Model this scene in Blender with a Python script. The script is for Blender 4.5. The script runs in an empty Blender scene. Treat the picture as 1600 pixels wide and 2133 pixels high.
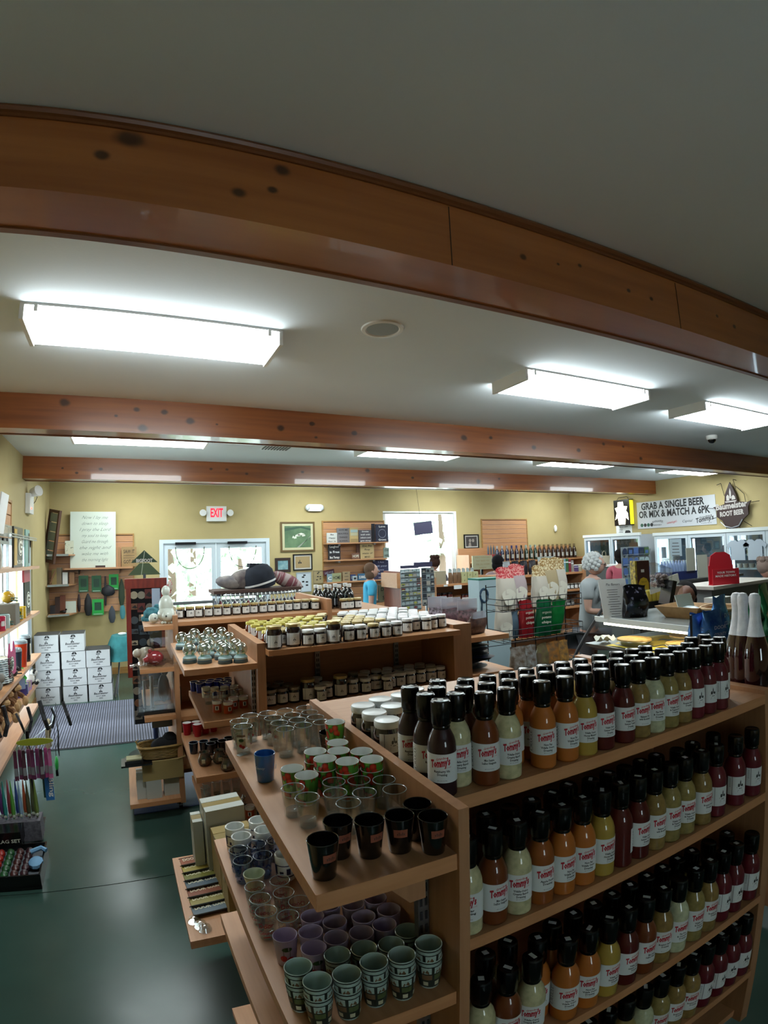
# Country-store interior seen over shelves of dressing bottles. Units: metres, Z up, camera above (0, 0).
import bpy, bmesh, math, random
from mathutils import Vector, Matrix

S = bpy.context.scene
COL = S.collection
PI = math.pi
R = random.Random(7)
EYE = 1.78                                   # camera height

# ---------------------------------------------------------------- camera (wide phone lens with barrel distortion)
CAM = Matrix(((0.9003924, -0.0023403, -0.4350724), (-0.4339676, -0.0762507, -0.8976959), (-0.0310737, 0.9970859, -0.0696711)))
FPX, KA, KB = 1121.476, 0.284724, -0.127108       # r = f (t + ka t^3 + kb t^5), pixels of the 1600 x 2133 frame
cd = bpy.data.cameras.new('camera')
cam = bpy.data.objects.new('camera', cd)
COL.objects.link(cam)
cam.matrix_world = Matrix.Translation((0, 0, EYE)) @ CAM.to_4x4()
S.camera = cam
cd.type = 'PANO'
cd.clip_start, cd.clip_end = 0.05, 200
cd.sensor_fit = 'HORIZONTAL'
cd.sensor_width = 36
cd.sensor_height = 48
lens = cd if hasattr(cd, 'panorama_type') else cd.cycles
lens.panorama_type = 'FISHEYE_LENS_POLYNOMIAL'
lens.fisheye_polynomial_k0 = 0
lens.fisheye_polynomial_k1 = -3.989797875e-02
lens.fisheye_polynomial_k2 = 8.132294219e-05
lens.fisheye_polynomial_k3 = 1.245882416e-05
lens.fisheye_polynomial_k4 = -2.948710054e-07
lens.fisheye_fov = math.radians(175)

# ---------------------------------------------------------------- daylight, exposure
LAMP = 25.0          # radiance of the ceiling fixtures' diffusers
SKY = 11.0
w = bpy.data.worlds.new('sky')
S.world = w
w.use_nodes = True
bg = w.node_tree.nodes['Background']
bg.inputs[0].default_value = (0.80, 0.93, 1.0, 1)
bg.inputs[1].default_value = SKY
vs = S.view_settings
vs.view_transform = 'Standard'
vs.look = 'None'
vs.gamma = 1
vs.use_curve_mapping = False
vs.exposure = 0.0
cy = S.cycles
cy.use_denoising = True
cy.max_bounces = 7
cy.diffuse_bounces = 4
cy.glossy_bounces = 3
cy.transmission_bounces = 7
cy.transparent_max_bounces = 20
cy.sample_clamp_indirect = 4
cy.caustics_reflective = False
cy.caustics_refractive = False


# ---------------------------------------------------------------- helpers
def at(x, y, X=None, Y=None, Z=None):
    """The place in the room that shows at pixel x, y of the photograph, on the plane X, Y or Z (metres)."""
    dx, dy = x - 800, y - 1066.5
    r = math.hypot(dx, dy) + 1e-9
    t = r / FPX
    for _ in range(25):
        t -= (t + KA * t**3 + KB * t**5 - r / FPX) / (1 + 3 * KA * t * t + 5 * KB * t**4)
    v = CAM @ Vector((dx / r * math.sin(t), -dy / r * math.sin(t), -math.cos(t)))
    if X is not None:
        v *= X / v.x
    elif Y is not None:
        v *= Y / v.y
    else:
        v *= (Z - EYE) / v.z
    return Vector((v.x, v.y, v.z + EYE))


def lin(h):
    if isinstance(h, str):
        c = [int(h[i:i + 2], 16) / 255 for i in (0, 2, 4)]
        return tuple(x / 12.92 if x <= .04045 else ((x + .055) / 1.055)**2.4 for x in c)
    return tuple(h)


MATS = {}


def mat(name, col=None, rough=.5, metal=0, emit=0, trans=0, coat=0, alpha=1, spec=None, ior=None):
    if name in MATS:
        return MATS[name]
    m = bpy.data.materials.new(name)
    m.use_nodes = True
    b = m.node_tree.nodes['Principled BSDF']
    c = lin(col)
    b.inputs['Base Color'].default_value = (*c, 1)
    b.inputs['Roughness'].default_value = rough
    b.inputs['Metallic'].default_value = metal
    if emit:
        b.inputs['Emission Color'].default_value = (*c, 1)
        b.inputs['Emission Strength'].default_value = emit
    if trans:
        b.inputs['Transmission Weight'].default_value = trans
    if coat:
        b.inputs['Coat Weight'].default_value = coat
        b.inputs['Coat Roughness'].default_value = .05
    if spec is not None:
        b.inputs['Specular IOR Level'].default_value = spec
    if ior:
        b.inputs['IOR'].default_value = ior
    if alpha < 1:
        b.inputs['Alpha'].default_value = alpha
    m.diffuse_color = (*c, 1)
    MATS[name] = m
    return m


def nodes(m):
    nt = m.node_tree
    return nt, nt.nodes, nt.links, nt.nodes['Principled BSDF']


def mottled(name, c1, c2, scale=3, rough=.5, bump=0, stretch=(1, 1, 1), detail=4, lo=.35, hi=.65, coat=0, metal=0, bscale=None):
    """Two colours mixed by noise that may be stretched along an axis (grain)."""
    if name in MATS:
        return MATS[name]
    m = mat(name, c1, rough, coat=coat, metal=metal)
    nt, N, L, b = nodes(m)
    tc = N.new('ShaderNodeTexCoord')
    mp = N.new('ShaderNodeMapping')
    mp.inputs['Scale'].default_value = stretch
    L.new(tc.outputs['Object'], mp.inputs[0])
    no = N.new('ShaderNodeTexNoise')
    no.inputs['Scale'].default_value = scale
    no.inputs['Detail'].default_value = detail
    L.new(mp.outputs[0], no.inputs['Vector'])
    cr = N.new('ShaderNodeValToRGB')
    cr.color_ramp.elements[0].position = lo
    cr.color_ramp.elements[1].position = hi
    cr.color_ramp.elements[0].color = (*lin(c1), 1)
    cr.color_ramp.elements[1].color = (*lin(c2), 1)
    L.new(no.outputs[0], cr.inputs[0])
    L.new(cr.outputs[0], b.inputs['Base Color'])
    if bump:
        bp = N.new('ShaderNodeBump')
        bp.inputs['Strength'].default_value = bump
        bp.inputs['Distance'].default_value = .01
        if bscale:
            n2 = N.new('ShaderNodeTexNoise')
            n2.inputs['Scale'].default_value = bscale
            L.new(tc.outputs['Object'], n2.inputs['Vector'])
            L.new(n2.outputs[0], bp.inputs['Height'])
        else:
            L.new(no.outputs[0], bp.inputs['Height'])
        L.new(bp.outputs[0], b.inputs['Normal'])
    return m


def thin_glass(name, tint=(.93, .97, .96), refl=.06, rough=.02):
    """A clear pane or thin wall: see-through with a mirror film."""
    if name in MATS:
        return MATS[name]
    m = bpy.data.materials.new(name)
    m.use_nodes = True
    nt = m.node_tree
    N, L = nt.nodes, nt.links
    N.clear()
    o = N.new('ShaderNodeOutputMaterial')
    mx = N.new('ShaderNodeMixShader')
    t = N.new('ShaderNodeBsdfTransparent')
    t.inputs[0].default_value = (*tint, 1)
    g = N.new('ShaderNodeBsdfGlossy')
    g.inputs['Roughness'].default_value = rough
    lw = N.new('ShaderNodeLayerWeight')
    lw.inputs[0].default_value = .25
    mr = N.new('ShaderNodeMapRange')
    mr.inputs[3].default_value = refl
    mr.inputs[4].default_value = .75
    L.new(lw.outputs['Facing'], mr.inputs[0])
    pw = N.new('ShaderNodeMath')
    pw.operation = 'POWER'
    pw.inputs[1].default_value = 2.5
    L.new(lw.outputs['Facing'], pw.inputs[0])
    L.new(pw.outputs[0], mr.inputs[0])
    L.new(mr.outputs[0], mx.inputs[0])
    L.new(t.outputs[0], mx.inputs[1])
    L.new(g.outputs[0], mx.inputs[2])
    L.new(mx.outputs[0], o.inputs[0])
    MATS[name] = m
    return m


class MB:
    """Collects shapes; .m is the material of what is added next."""
    def __init__(s, m=None):
        s.v, s.f, s.mi, s.ms, s.sm = [], [], [], [], []
        s.m = m
        s.T = None

    def add(s, vs, fs, smooth=False):
        o = len(s.v)
        if s.T is not None:
            vs = [s.T @ Vector(q) for q in vs]
        s.v += [tuple(q) for q in vs]
        if s.m not in s.ms:
            s.ms.append(s.m)
        k = s.ms.index(s.m)
        for q in fs:
            s.f.append([i + o for i in q])
            s.mi.append(k)
            s.sm.append(smooth)
        return s

    def box(s, x0, x1, y0, y1, z0, z1):
        vs = [(x, y, z) for x in (x0, x1) for y in (y0, y1) for z in (z0, z1)]
        return s.add(vs, [(0, 1, 3, 2), (4, 6, 7, 5), (0, 4, 5, 1), (2, 3, 7, 6), (0, 2, 6, 4), (1, 5, 7, 3)])

    def cbox(s, c, d, rz=0, rx=0, ry=0):
        """Box by centre and size, turned about its centre."""
        M = Matrix.Translation(c) @ Matrix.Rotation(rz, 4, 'Z') @ Matrix.Rotation(rx, 4, 'X') @ Matrix.Rotation(ry, 4, 'Y')
        vs = [M @ Vector((x * d[0] / 2, y * d[1] / 2, z * d[2] / 2)) for x in (-1, 1) for y in (-1, 1) for z in (-1, 1)]
        return s.add(vs, [(0, 1, 3, 2), (4, 6, 7, 5), (0, 4, 5, 1), (2, 3, 7, 6), (0, 2, 6, 4), (1, 5, 7, 3)])

    def lathe(s, pr, n=20, c=(0, 0, 0), smooth=True, sx=1, sy=1):
        """Profile of (radius, z) turned about the vertical through c."""
        vs, fs = [], []
        for r, z in pr:
            for i in range(n):
                a = 2 * PI * i / n
                vs.append((c[0] + sx * r * math.cos(a), c[1] + sy * r * math.sin(a), c[2] + z))
        for j in range(len(pr) - 1):
            for i in range(n):
                k = (i + 1) % n
                fs.append((j * n + i, j * n + k, (j + 1) * n + k, (j + 1) * n + i))
        if pr[0][0] > 1e-4:
            fs.append(tuple(range(n))[::-1])
        if pr[-1][0] > 1e-4:
            fs.append(tuple((len(pr) - 1) * n + i for i in range(n)))
        return s.add(vs, fs, smooth)

    def arc(s, r, z0, z1, a0, a1, n=12, c=(0, 0, 0), t=.0006):
        """A sheet curved round a vertical cylinder (a label), t thick."""
        vs, fs = [], []
        for i in range(n + 1):
            a = a0 + (a1 - a0) * i / n
            for rr in (r, r + t):
                for z in (z0, z1):
                    vs.append((c[0] + rr * math.cos(a), c[1] + rr * math.sin(a), c[2] + z))
        for i in range(n):
            o = i * 4
            fs += [(o + 2, o + 6, o + 7, o + 3), (o, o + 1, o + 5, o + 4), (o + 1, o + 3, o + 7, o + 5), (o, o + 4, o + 6, o + 2)]
        fs += [(0, 2, 3, 1), (n * 4, n * 4 + 1, n * 4 + 3, n * 4 + 2)]
        return s.add(vs, fs, True)

    def tube(s, pts, r, n=6, closed=False):
        pts = [Vector(q) for q in pts]
        m = len(pts)
        vs, fs = [], []
        up = Vector((0, 0, 1))
        for i, q in enumerate(pts):
            a = pts[(i - 1) % m] if (i or closed) else q
            b = pts[(i + 1) % m] if (i < m - 1 or closed) else q
            d = (b - a).normalized()
            u = d.cross(up)
            if u.length < .05:
                u = d.cross(Vector((1, 0, 0)))
            u.normalize()
            w_ = d.cross(u)
            rr = r[i] if isinstance(r, (list, tuple)) else r
            for k in range(n):
                t = 2 * PI * k / n
                vs.append(q + (u * math.cos(t) + w_ * math.sin(t)) * rr)
        for i in range(m if closed else m - 1):
            j = (i + 1) % m
            for k in range(n):
                l = (k + 1) % n
                fs.append((i * n + k, i * n + l, j * n + l, j * n + k))
        if not closed:
            fs += [tuple(range(n))[::-1], tuple((m - 1) * n + k for k in range(n))]
        return s.add(vs, fs, True)

    def ball(s, c, r, n=12, sx=1, sy=1, sz=1, a0=0, a1=PI):
        pr = []
        k = max(4, n // 2)
        for i in range(k + 1):
            a = a0 + (a1 - a0) * i / k
            pr.append((max(r * math.sin(a), 1e-5), -r * math.cos(a) * sz))
        return s.lathe(pr, n, c, True, sx, sy)

    def prism(s, poly, z0, z1, T=None):
        """Outline in x, y pushed from z0 to z1 (T may stand it up)."""
        n = len(poly)
        vs = [(x, y, z0) for x, y in poly] + [(x, y, z1) for x, y in poly]
        if T is not None:
            vs = [T @ Vector(q) for q in vs]
        return s.add(vs, [tuple(range(n))[::-1], tuple(range(n, 2 * n))] + [(i, (i + 1) % n, n + (i + 1) % n, n + i) for i in range(n)])

    def grid(s, P, thick=None):
        """A sheet through rows of points."""
        r, c = len(P), len(P[0])
        vs = [q for row in P for q in row]
        fs = [(i * c + j, i * c + j + 1, (i + 1) * c + j + 1, (i + 1) * c + j) for i in range(r - 1) for j in range(c - 1)]
        return s.add(vs, fs, True)

    def merge(s, o, T=None):
        for k, m in enumerate(o.ms):
            s.m = m
            sel = [i for i in range(len(o.f)) if o.mi[i] == k]
            vs = [T @ Vector(q) for q in o.v] if T is not None else o.v
            used = sorted({i for q in sel for i in o.f[q]})
            ix = {u: n for n, u in enumerate(used)}
            off = s.T
            s.T = None if off is None else off
            base = len(s.v)
            s.add([vs[u] for u in used], [])
            for q in sel:
                s.f.append([ix[i] + base for i in o.f[q]])
                s.mi.append(s.ms.index(m))
                s.sm.append(o.sm[q])
        return s

    def mesh(s, name, angle=35):
        me = bpy.data.meshes.new(name)
        me.from_pydata(s.v, [], s.f)
        for m in s.ms:
            me.materials.append(m)
        if len(s.ms) > 1:
            me.polygons.foreach_set('material_index', s.mi)
        me.polygons.foreach_set('use_smooth', s.sm)
        if any(s.sm):
            me.set_sharp_from_angle(angle=math.radians(angle))
        me.update()
        return me


def link(name, data, parent=None):
    o = bpy.data.objects.new(name, data)
    COL.objects.link(o)
    if parent is not None:
        o.parent = parent
    return o


def part(name, mb, parent, label=None, kind=None):
    o = link(name, mb.mesh(name) if isinstance(mb, MB) else mb, parent)
    if label:
        o['label'] = label
    if kind:
        o['kind'] = kind
    return o


def tag(o, label, cat, group=None, kind=None):
    if label:
        o['label'] = label
    if cat:
        o['category'] = cat
    if group:
        o['group'] = group
    if kind:
        o['kind'] = kind
    return o


def thing(name, label, cat, loc=(0, 0, 0), rz=0, group=None, rot=None):
    o = link(name, None)
    o.empty_display_size = .05
    o.location = loc
    o.rotation_euler = rot or (0, 0, rz)
    return tag(o, label, cat, group)


def solo(name, label, cat, mb, loc=(0, 0, 0), rz=0, group=None, rot=None):
    o = link(name, mb.mesh(name) if isinstance(mb, MB) else mb)
    o.location = loc
    o.rotation_euler = rot or (0, 0, rz)
    return tag(o, label, cat, group)


def struct(name, mb, parent=None):
    o = link(name, mb.mesh(name), parent)
    if parent is None:
        o['kind'] = 'structure'
    return o


KIDS = {}


def dup(root, loc, rz=0, label=None, scale=1, group=None):
    """A copy of a thing with copies of its parts and sub-parts."""
    if root.name not in KIDS:
        KIDS[root.name] = [(c, list(c.children)) for c in root.children]
    r = root.copy()
    COL.objects.link(r)
    r.location = loc
    r.rotation_euler = (0, 0, rz)
    r.scale = (scale,) * 3 if not isinstance(scale, tuple) else scale
    if label:
        r['label'] = label
    if group:
        r['group'] = group
    for c, gs in KIDS[root.name]:
        d = c.copy()
        COL.objects.link(d)
        d.parent = r
        for g in gs:
            e = g.copy()
            COL.objects.link(e)
            e.parent = d
    return r


class Stock:
    """Hands out the first thing itself, then copies."""
    def __init__(s, make):
        s.make, s.o = make, None

    def put(s, loc, rz=0, label=None, scale=1, group=None):
        if s.o is None:
            s.o = s.make()
            KIDS[s.o.name] = [(c, list(c.children)) for c in s.o.children]
            o = s.o
            o.location = loc
            o.rotation_euler = (0, 0, rz)
            o.scale = (scale,) * 3 if not isinstance(scale, tuple) else scale
            if label:
                o['label'] = label
            if group:
                o['group'] = group
            return o
        return dup(s.o, loc, rz, label, scale, group)


TXT = {}


def glyphs(s, bold=.0, res=2, shear=0, space=1.0):
    """Flat lettering as (vertices, faces), capital height 1, centred on x, lines downward."""
    k = (s, bold, res, shear, space)
    if k not in TXT:
        cu = bpy.data.curves.new('t', 'FONT')
        cu.body = s
        cu.align_x = 'CENTER'
        cu.size = 1.4
        cu.offset = bold
        cu.shear = shear
        cu.space_character = space
        cu.resolution_u = res
        ob = bpy.data.objects.new('t', cu)
        me = ob.to_mesh()
        TXT[k] = ([(v.co.x, v.co.y) for v in me.vertices], [tuple(q.vertices) for q in me.polygons])
        ob.to_mesh_clear()
        bpy.data.objects.remove(ob)
        bpy.data.curves.remove(cu)
    return TXT[k]


def write(mb, s, c, h, u=(1, 0, 0), v=(0, 0, 1), n=(0, -1, 0), width=None, bold=.0, lift=.0015, shear=0, arch=0, slope=0, space=1.0, res=2):
    """Letters of capital height h lying on a plane: centre c, right u, up v, lifted along n."""
    vs, fs = glyphs(s, bold, res, shear, space)
    if not vs:
        return mb
    u, v, n, c = Vector(u), Vector(v), Vector(n), Vector(c)
    xs = [q[0] for q in vs]
    w0 = max(xs) - min(xs)
    kx = width / w0 if width else h
    hw = w0 * kx / 2
    out = []
    for x, y in vs:
        X, Y = x * kx, y * h
        Y += arch * (1 - (X / hw)**2) + slope * X
        out.append(c + u * X + v * Y + n * lift)
    return mb.add(out, fs)


def wrap(mb, s, r, z, h, a=-PI / 2, width=None, bold=.0, lift=.0008, shear=0, arch=0, slope=0, c=(0, 0, 0), res=2, space=1.0):
    """Letters on a vertical cylinder of radius r, centred at angle a."""
    vs, fs = glyphs(s, bold, res, shear, space)
    xs = [q[0] for q in vs]
    w0 = max(xs) - min(xs)
    kx = width / w0 if width else h
    hw = w0 * kx / 2
    out = []
    for x, y in vs:
        X, Y = x * kx, y * h
        t = a + X / r
        Y += arch * (1 - (X / hw)**2) + slope * X
        out.append((c[0] + (r + lift) * math.cos(t), c[1] + (r + lift) * math.sin(t), c[2] + z + Y))
    return mb.add(out, fs)


def ordinal(i):
    w_ = ['first', 'second', 'third', 'fourth', 'fifth', 'sixth', 'seventh', 'eighth', 'ninth', 'tenth', 'eleventh', 'twelfth', 'thirteenth',
          'fourteenth', 'fifteenth', 'sixteenth', 'seventeenth', 'eighteenth', 'nineteenth', 'twentieth']
    return w_[i] if i < 20 else ['twenty-' + q for q in w_[:9]][i - 20] if i < 29 else 'thirtieth' if i == 29 else 'thirty-' + w_[i - 30] if i < 39 else 'last-but-%d' % i


# ---------------------------------------------------------------- materials shared by many things
XL, XR, YN, YF, ZC = -1.15, 9.1, -3.2, 9.07, 2.92
PAINT = mottled('wall_paint', 'a8986a', 'b2a274', 1.2, .85, bump=.05, bscale=90)
CEIL = mottled('ceiling_paint', 'e0eaf0', 'e6f0f5', .8, .9, bump=.04, bscale=70)
WHITE = mat('white_plastic', 'e6e8e6', .4)
FRAME = mat('white_aluminium', 'c8d4dc', .35)
BLACK = mat('black_plastic', '0b0b0d', .25)
DARKM = mat('dark_metal', '1a1a1e', .4, .6)
STEEL = mat('bright_steel', '9aa0a4', .3, .9)
PAPER = mat('white_paper', 'dcdfde', .7)
INK = mat('black_ink', '17171a', .6)
GREYINK = mat('grey_ink', '4a4d50', .6)
REDINK = mat('red_ink', 'b01426', .5)
GLASS = thin_glass('window_glass', (.95, .98, .98), .04)
LAM = mottled('maple_laminate', 'a97a54', 'b68760', 5, .42, stretch=(1, 14, 14), detail=6, lo=.3, hi=.7)      # grain along X
LAMY = mottled('maple_laminate_lengthways', 'a97a54', 'b68760', 5, .42, stretch=(14, 1, 14), detail=6, lo=.3, hi=.7)
LAMZ = mottled('maple_laminate_upright', 'a37450', 'b0815c', 5, .45, stretch=(14, 14, 1), detail=6, lo=.3, hi=.7)
EDGE = mottled('maple_edge_band', 'b88054', 'c48c60', 6, .4, stretch=(1, 10, 10))


def polished_floor():
    m = mottled('polished_concrete', '263d36', '364f47', .9, .16, detail=5, lo=.3, hi=.75)
    nt, N, L, b = nodes(m)
    b.inputs['Specular IOR Level'].default_value = .3
    tc = N.new('ShaderNodeTexCoord')
    n2 = N.new('ShaderNodeTexNoise')
    n2.inputs['Scale'].default_value = 3
    n2.inputs['Detail'].default_value = 5
    L.new(tc.outputs['Object'], n2.inputs['Vector'])
    mr = N.new('ShaderNodeMapRange')
    mr.inputs[3].default_value = .2
    mr.inputs[4].default_value = .3
    L.new(n2.outputs[0], mr.inputs[0])
    L.new(mr.outputs[0], b.inputs['Roughness'])
    return m


def pine(name, knots, dark='6e3a1c', light='8f5128'):
    """Stained pine with grain along X and knots at the given (x, z, size) places of its front face."""
    m = mottled(name, dark, light, 2.2, .32, stretch=(.5, 3, 9), detail=7, lo=.3, hi=.7, coat=.4)
    nt, N, L, b = nodes(m)
    base = b.inputs['Base Color'].links[0].from_socket
    tc = N.new('ShaderNodeTexCoord')
    wn = N.new('ShaderNodeTexNoise')
    wn.inputs['Scale'].default_value = 14
    L.new(tc.outputs['Object'], wn.inputs['Vector'])
    for x, z, s in knots:
        mp = N.new('ShaderNodeMapping')
        mp.inputs['Location'].default_value = (-x / (s * 1.35), 0, -z / s)
        mp.inputs['Scale'].default_value = (1 / (s * 1.35), .0, 1 / s)
        L.new(tc.outputs['Object'], mp.inputs[0])
        ln = N.new('ShaderNodeVectorMath')
        ln.operation = 'LENGTH'
        L.new(mp.outputs[0], ln.inputs[0])
        ad = N.new('ShaderNodeMath')
        ad.operation = 'MULTIPLY_ADD'
        ad.inputs[1].default_value = .8
        L.new(wn.outputs[0], ad.inputs[0])
        L.new(ln.outputs['Value'], ad.inputs[2])
        mr = N.new('ShaderNodeMapRange')
        mr.interpolation_type = 'SMOOTHSTEP'
        mr.inputs[1].default_value = .85
        mr.inputs[2].default_value = 1.6
        mr.inputs[3].default_value = .85
        mr.inputs[4].default_value = 0
        L.new(ad.outputs[0], mr.inputs[0])
        mx = N.new('ShaderNodeMix')
        mx.data_type = 'RGBA'
        mx.inputs['B'].default_value = (*lin('1f0d08'), 1)
        L.new(mr.outputs[0], mx.inputs['Factor'])
        L.new(base, mx.inputs['A'])
        base = mx.outputs['Result']
    L.new(base, b.inputs['Base Color'])
    return m


# ---------------------------------------------------------------- shell
FLOOR = polished_floor()
f = MB(FLOOR)
for a, b_ in ((YN, at(400, 1815, Z=0).y - .004), (at(400, 1815, Z=0).y + .004, YF)):
    f.box(XL - .2, XR + .2, a, b_, -.1, 0)
f.m = mat('floor_joint', '1c2622', .8)
f.box(XL, XR, at(400, 1815, Z=0).y - .004, at(400, 1815, Z=0).y + .004, -.1, -.003)
struct('floor', f)
struct('ceiling', MB(CEIL).box(XL - .2, XR + .2, YN - .2, YF + .2, ZC, ZC + .15))
DX0, DX1, DZ = .452, 2.215, 2.035                 # glazed double door
WX0, WX1, WZ0, WZ1 = 4.37, 6.0, 1.0, 2.5          # shop window
wb = MB(PAINT)
wb.box(XL - .2, DX0, YF, YF + .2, 0, ZC).box(DX0, DX1, YF, YF + .2, DZ, ZC).box(DX1, WX0, YF, YF + .2, 0, ZC)
wb.box(WX0, WX1, YF, YF + .2, 0, WZ0).box(WX0, WX1, YF, YF + .2, WZ1, ZC).box(WX1, XR + .2, YF, YF + .2, 0, ZC)
struct('wall_back', wb)
LY0, LY1, LZ0, LZ1 = 4.3, 7.55, .25, 2.0          # window behind the left-hand shelves
wl = MB(PAINT)
wl.box(XL - .2, XL, YN, LY0, 0, ZC).box(XL - .2, XL, LY1, YF, 0, ZC).box(XL - .2, XL, LY0, LY1, 0, LZ0).box(XL - .2, XL, LY0, LY1, LZ1, ZC)
struct('wall_left', wl)
struct('wall_right', MB(PAINT).box(XR, XR + .2, YN, YF, 0, ZC))
wf = MB(PAINT)                                     # the shop front behind the photographer, with its windows
wf.box(XL - .2, XR + .2, YN - .2, YN, 0, .9).box(XL - .2, XR + .2, YN - .2, YN, 2.3, ZC)
for a, b_ in ((XL - .2, .1), (.95, XR + .2)):
    wf.box(a, b_, YN - .2, YN, .9, 2.3)
struct('wall_front', wf)
for i, (a, b_) in enumerate(((.1, .95),)):
    wn = link('window_%d' % (i + 3), MB(FRAME).box(a, a + .06, YN - .12, YN - .04, .9, 2.3).box(b_ - .06, b_, YN - .12, YN - .04, .9, 2.3).box(a + .06, b_ - .06, YN - .12, YN - .04, .9, .96)
              .box(a + .06, b_ - .06, YN - .12, YN - .04, 2.24, 2.3).box((a + b_) / 2 - .02, (a + b_) / 2 + .02, YN - .12, YN - .04, .96, 2.24).mesh('window_frame'))
    wn['kind'] = 'structure'
    part('glass_pane', MB(GLASS).box(a + .06, b_ - .06, YN - .085, YN - .078, .96, 2.24), wn)
SKIRT = mottled('pine_skirting', '8f6a38', 'a67c46', 4, .5, stretch=(1, 8, 8))
struct('baseboard_back', MB(SKIRT).box(XL, DX0 - .06, YF - .014, YF, 0, .1).box(DX1 + .06, XR, YF - .014, YF, 0, .1))
struct('baseboard_left', MB(SKIRT).box(XL, XL + .014, YN, YF - .02, 0, .1))
# exposed beams
kn1 = [(at(x, y, Y=1.35).x, at(x, y, Y=1.35).z, s * 1.6) for x, y, s in ((212, 323, .011), (270, 290, .02), (588, 355, .013), (497, 400, .011), (568, 395, .008), (760, 375, .006),
       (1090, 535, .008), (1208, 553, .006), (1310, 605, .006), (1357, 622, .006), (1494, 658, .006), (1530, 680, .008), (1163, 550, .004))]
kn2 = [(at(x, y, Y=4.15).x, at(x, y, Y=4.15).z, s) for x, y, s in ((135, 838, .03), (285, 853, .02), (343, 858, .022), (396, 877, .03), (242, 866, .01), (297, 892, .03), (585, 892, .025),
       (650, 883, .02), (658, 911, .012), (738, 902, .022), (967, 912, .03), (1022, 912, .02), (1112, 932, .025), (1205, 938, .025), (1257, 925, .02), (1298, 930, .018), (1335, 955, .022), (452, 884, .008))]
kn3 = [(at(x, y, Y=6.77).x, at(x, y, Y=6.77).z, s) for x, y, s in ((160, 985, .016), (210, 977, .02), (440, 977, .018), (473, 978, .018), (514, 987, .018), (765, 980, .03), (130, 975, .012), (630, 983, .02), (860, 995, .02), (997, 1003, .04), (1040, 997, .02))]
for i, (y0, kn, cr) in enumerate(((1.35, kn1, True), (4.15, kn2, False), (6.77, kn3, False))):
    mt = pine('stained_pine_%s' % 'abc'[i], kn, *(('9c5828', 'b67038') if i == 0 else ('723c1e', '945629')))
    t = link('trim_%d' % (i + 1), MB(mt).box(XL, XR, y0, y0 + .21, ZC - .25, ZC).mesh('beam'))
    t['kind'] = 'structure'
    mo = MB(mat('moulding_stain', '7a4726', .35))
    if cr:
        mo.tube([(XL, y0 - .004, ZC - .012), (XR, y0 - .004, ZC - .012)], .014, 8)
        mo.box(XL, XR, y0 - .006, y0, ZC - .035, ZC - .02)
    mo.box(XL, XR, y0 + .19, y0 + .216, ZC - .256, ZC - .215)
    part('moulding', mo, t)
    if cr:   # the butt joints between boards of the near beam
        jb = MB(mat('joint_shadow', '241008', .8))
        for px, py in ((938, 500), (1410, 620)):
            x = at(px, py, Y=y0).x
            jb.box(x, x + .003, y0 - .0012, y0, ZC - .25, ZC - .04)
        part('board_joint', jb, t)


# ---------------------------------------------------------------- glazed double door and windows
def door_leaf(parent, x0, x1, handed):
    b = MB(FRAME)
    y = YF + .02
    b.box(x0, x0 + .07, y, y + .045, .02, DZ - .06).box(x1 - .07, x1, y, y + .045, .02, DZ - .06)
    b.box(x0 + .07, x1 - .07, y, y + .045, DZ - .15, DZ - .06).box(x0 + .07, x1 - .07, y, y + .045, .02, .27)
    l = part('door_leaf', b, parent)
    part('glass_pane', MB(GLASS).box(x0 + .07, x1 - .07, y + .018, y + .026, .27, DZ - .15), l)
    bar = MB(STEEL).box(x0 + .03, x1 - .03, y - .06, y - .035, 1.0, 1.05)
    bar.box(x0 + .03, x0 + .07, y - .04, y, .98, 1.07).box(x1 - .07, x1 - .03, y - .04, y, .98, 1.07)
    part('push_bar', bar, l)
    cl = MB(DARKM).box(x0 + .18, x0 + .5, y - .05, y, DZ - .085, DZ - .045)
    part('door_closer', cl, l)
    # decorations hung on the door: a loop of cord
    cx = (x0 + x1) / 2 + (.0 if handed else .02)
    pts = [(cx + .32 * math.sin(a) * .7, y - .012, DZ - .12 - .35 * (1 - (a / 1.57)**2)) for a in [(-1.57 + i * 3.14 / 14) for i in range(15)]]
    part('hanging_cord', MB(mat('dark_cord', '3b2b2b', .8)).tube(pts, .006, 5), l)


dr = link('door_1', MB(FRAME).box(DX0, DX0 + .06, YF - .01, YF + .12, 0, DZ).box(DX1 - .06, DX1, YF - .01, YF + .12, 0, DZ)
          .box(DX0 + .06, DX1 - .06, YF - .01, YF + .12, DZ - .06, DZ).box(DX0 + .06, DX1 - .06, YF + .01, YF + .12, 0, .02).mesh('door_frame'))
dr['kind'] = 'structure'
xm = (DX0 + DX1) / 2
door_leaf(dr, DX0 + .06, xm - .003, True)
door_leaf(dr, xm + .003, DX1 - .06, False)
wn = link('window_1', MB(WHITE).box(WX0, WX0 + .07, YF + .03, YF + .12, WZ0, WZ1).box(WX1 - .12, WX1 - .05, YF + .03, YF + .12, WZ0, WZ1).box(WX1 - .05, WX1, YF - .008, YF + .12, WZ0, WZ1)
          .box(WX0 + .07, WX1 - .12, YF + .03, YF + .12, WZ0, WZ0 + .06).box(WX0 + .07, WX1 - .12, YF + .03, YF + .12, WZ1 - .05, WZ1).box(WX0, WX1 - .05, YF - .008, YF + .03, WZ1 - .03, WZ1).mesh('window_frame'))
wn['kind'] = 'structure'
part('glass_pane', MB(GLASS).box(WX0 + .07, WX1 - .12, YF + .07, YF + .078, WZ0 + .06, WZ1 - .05), wn)
part('window_sill', MB(WHITE).box(WX0 - .03, WX1 + .03, YF - .05, YF + .03, WZ0 - .03, WZ0), wn)
wn = MB(FRAME)
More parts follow.
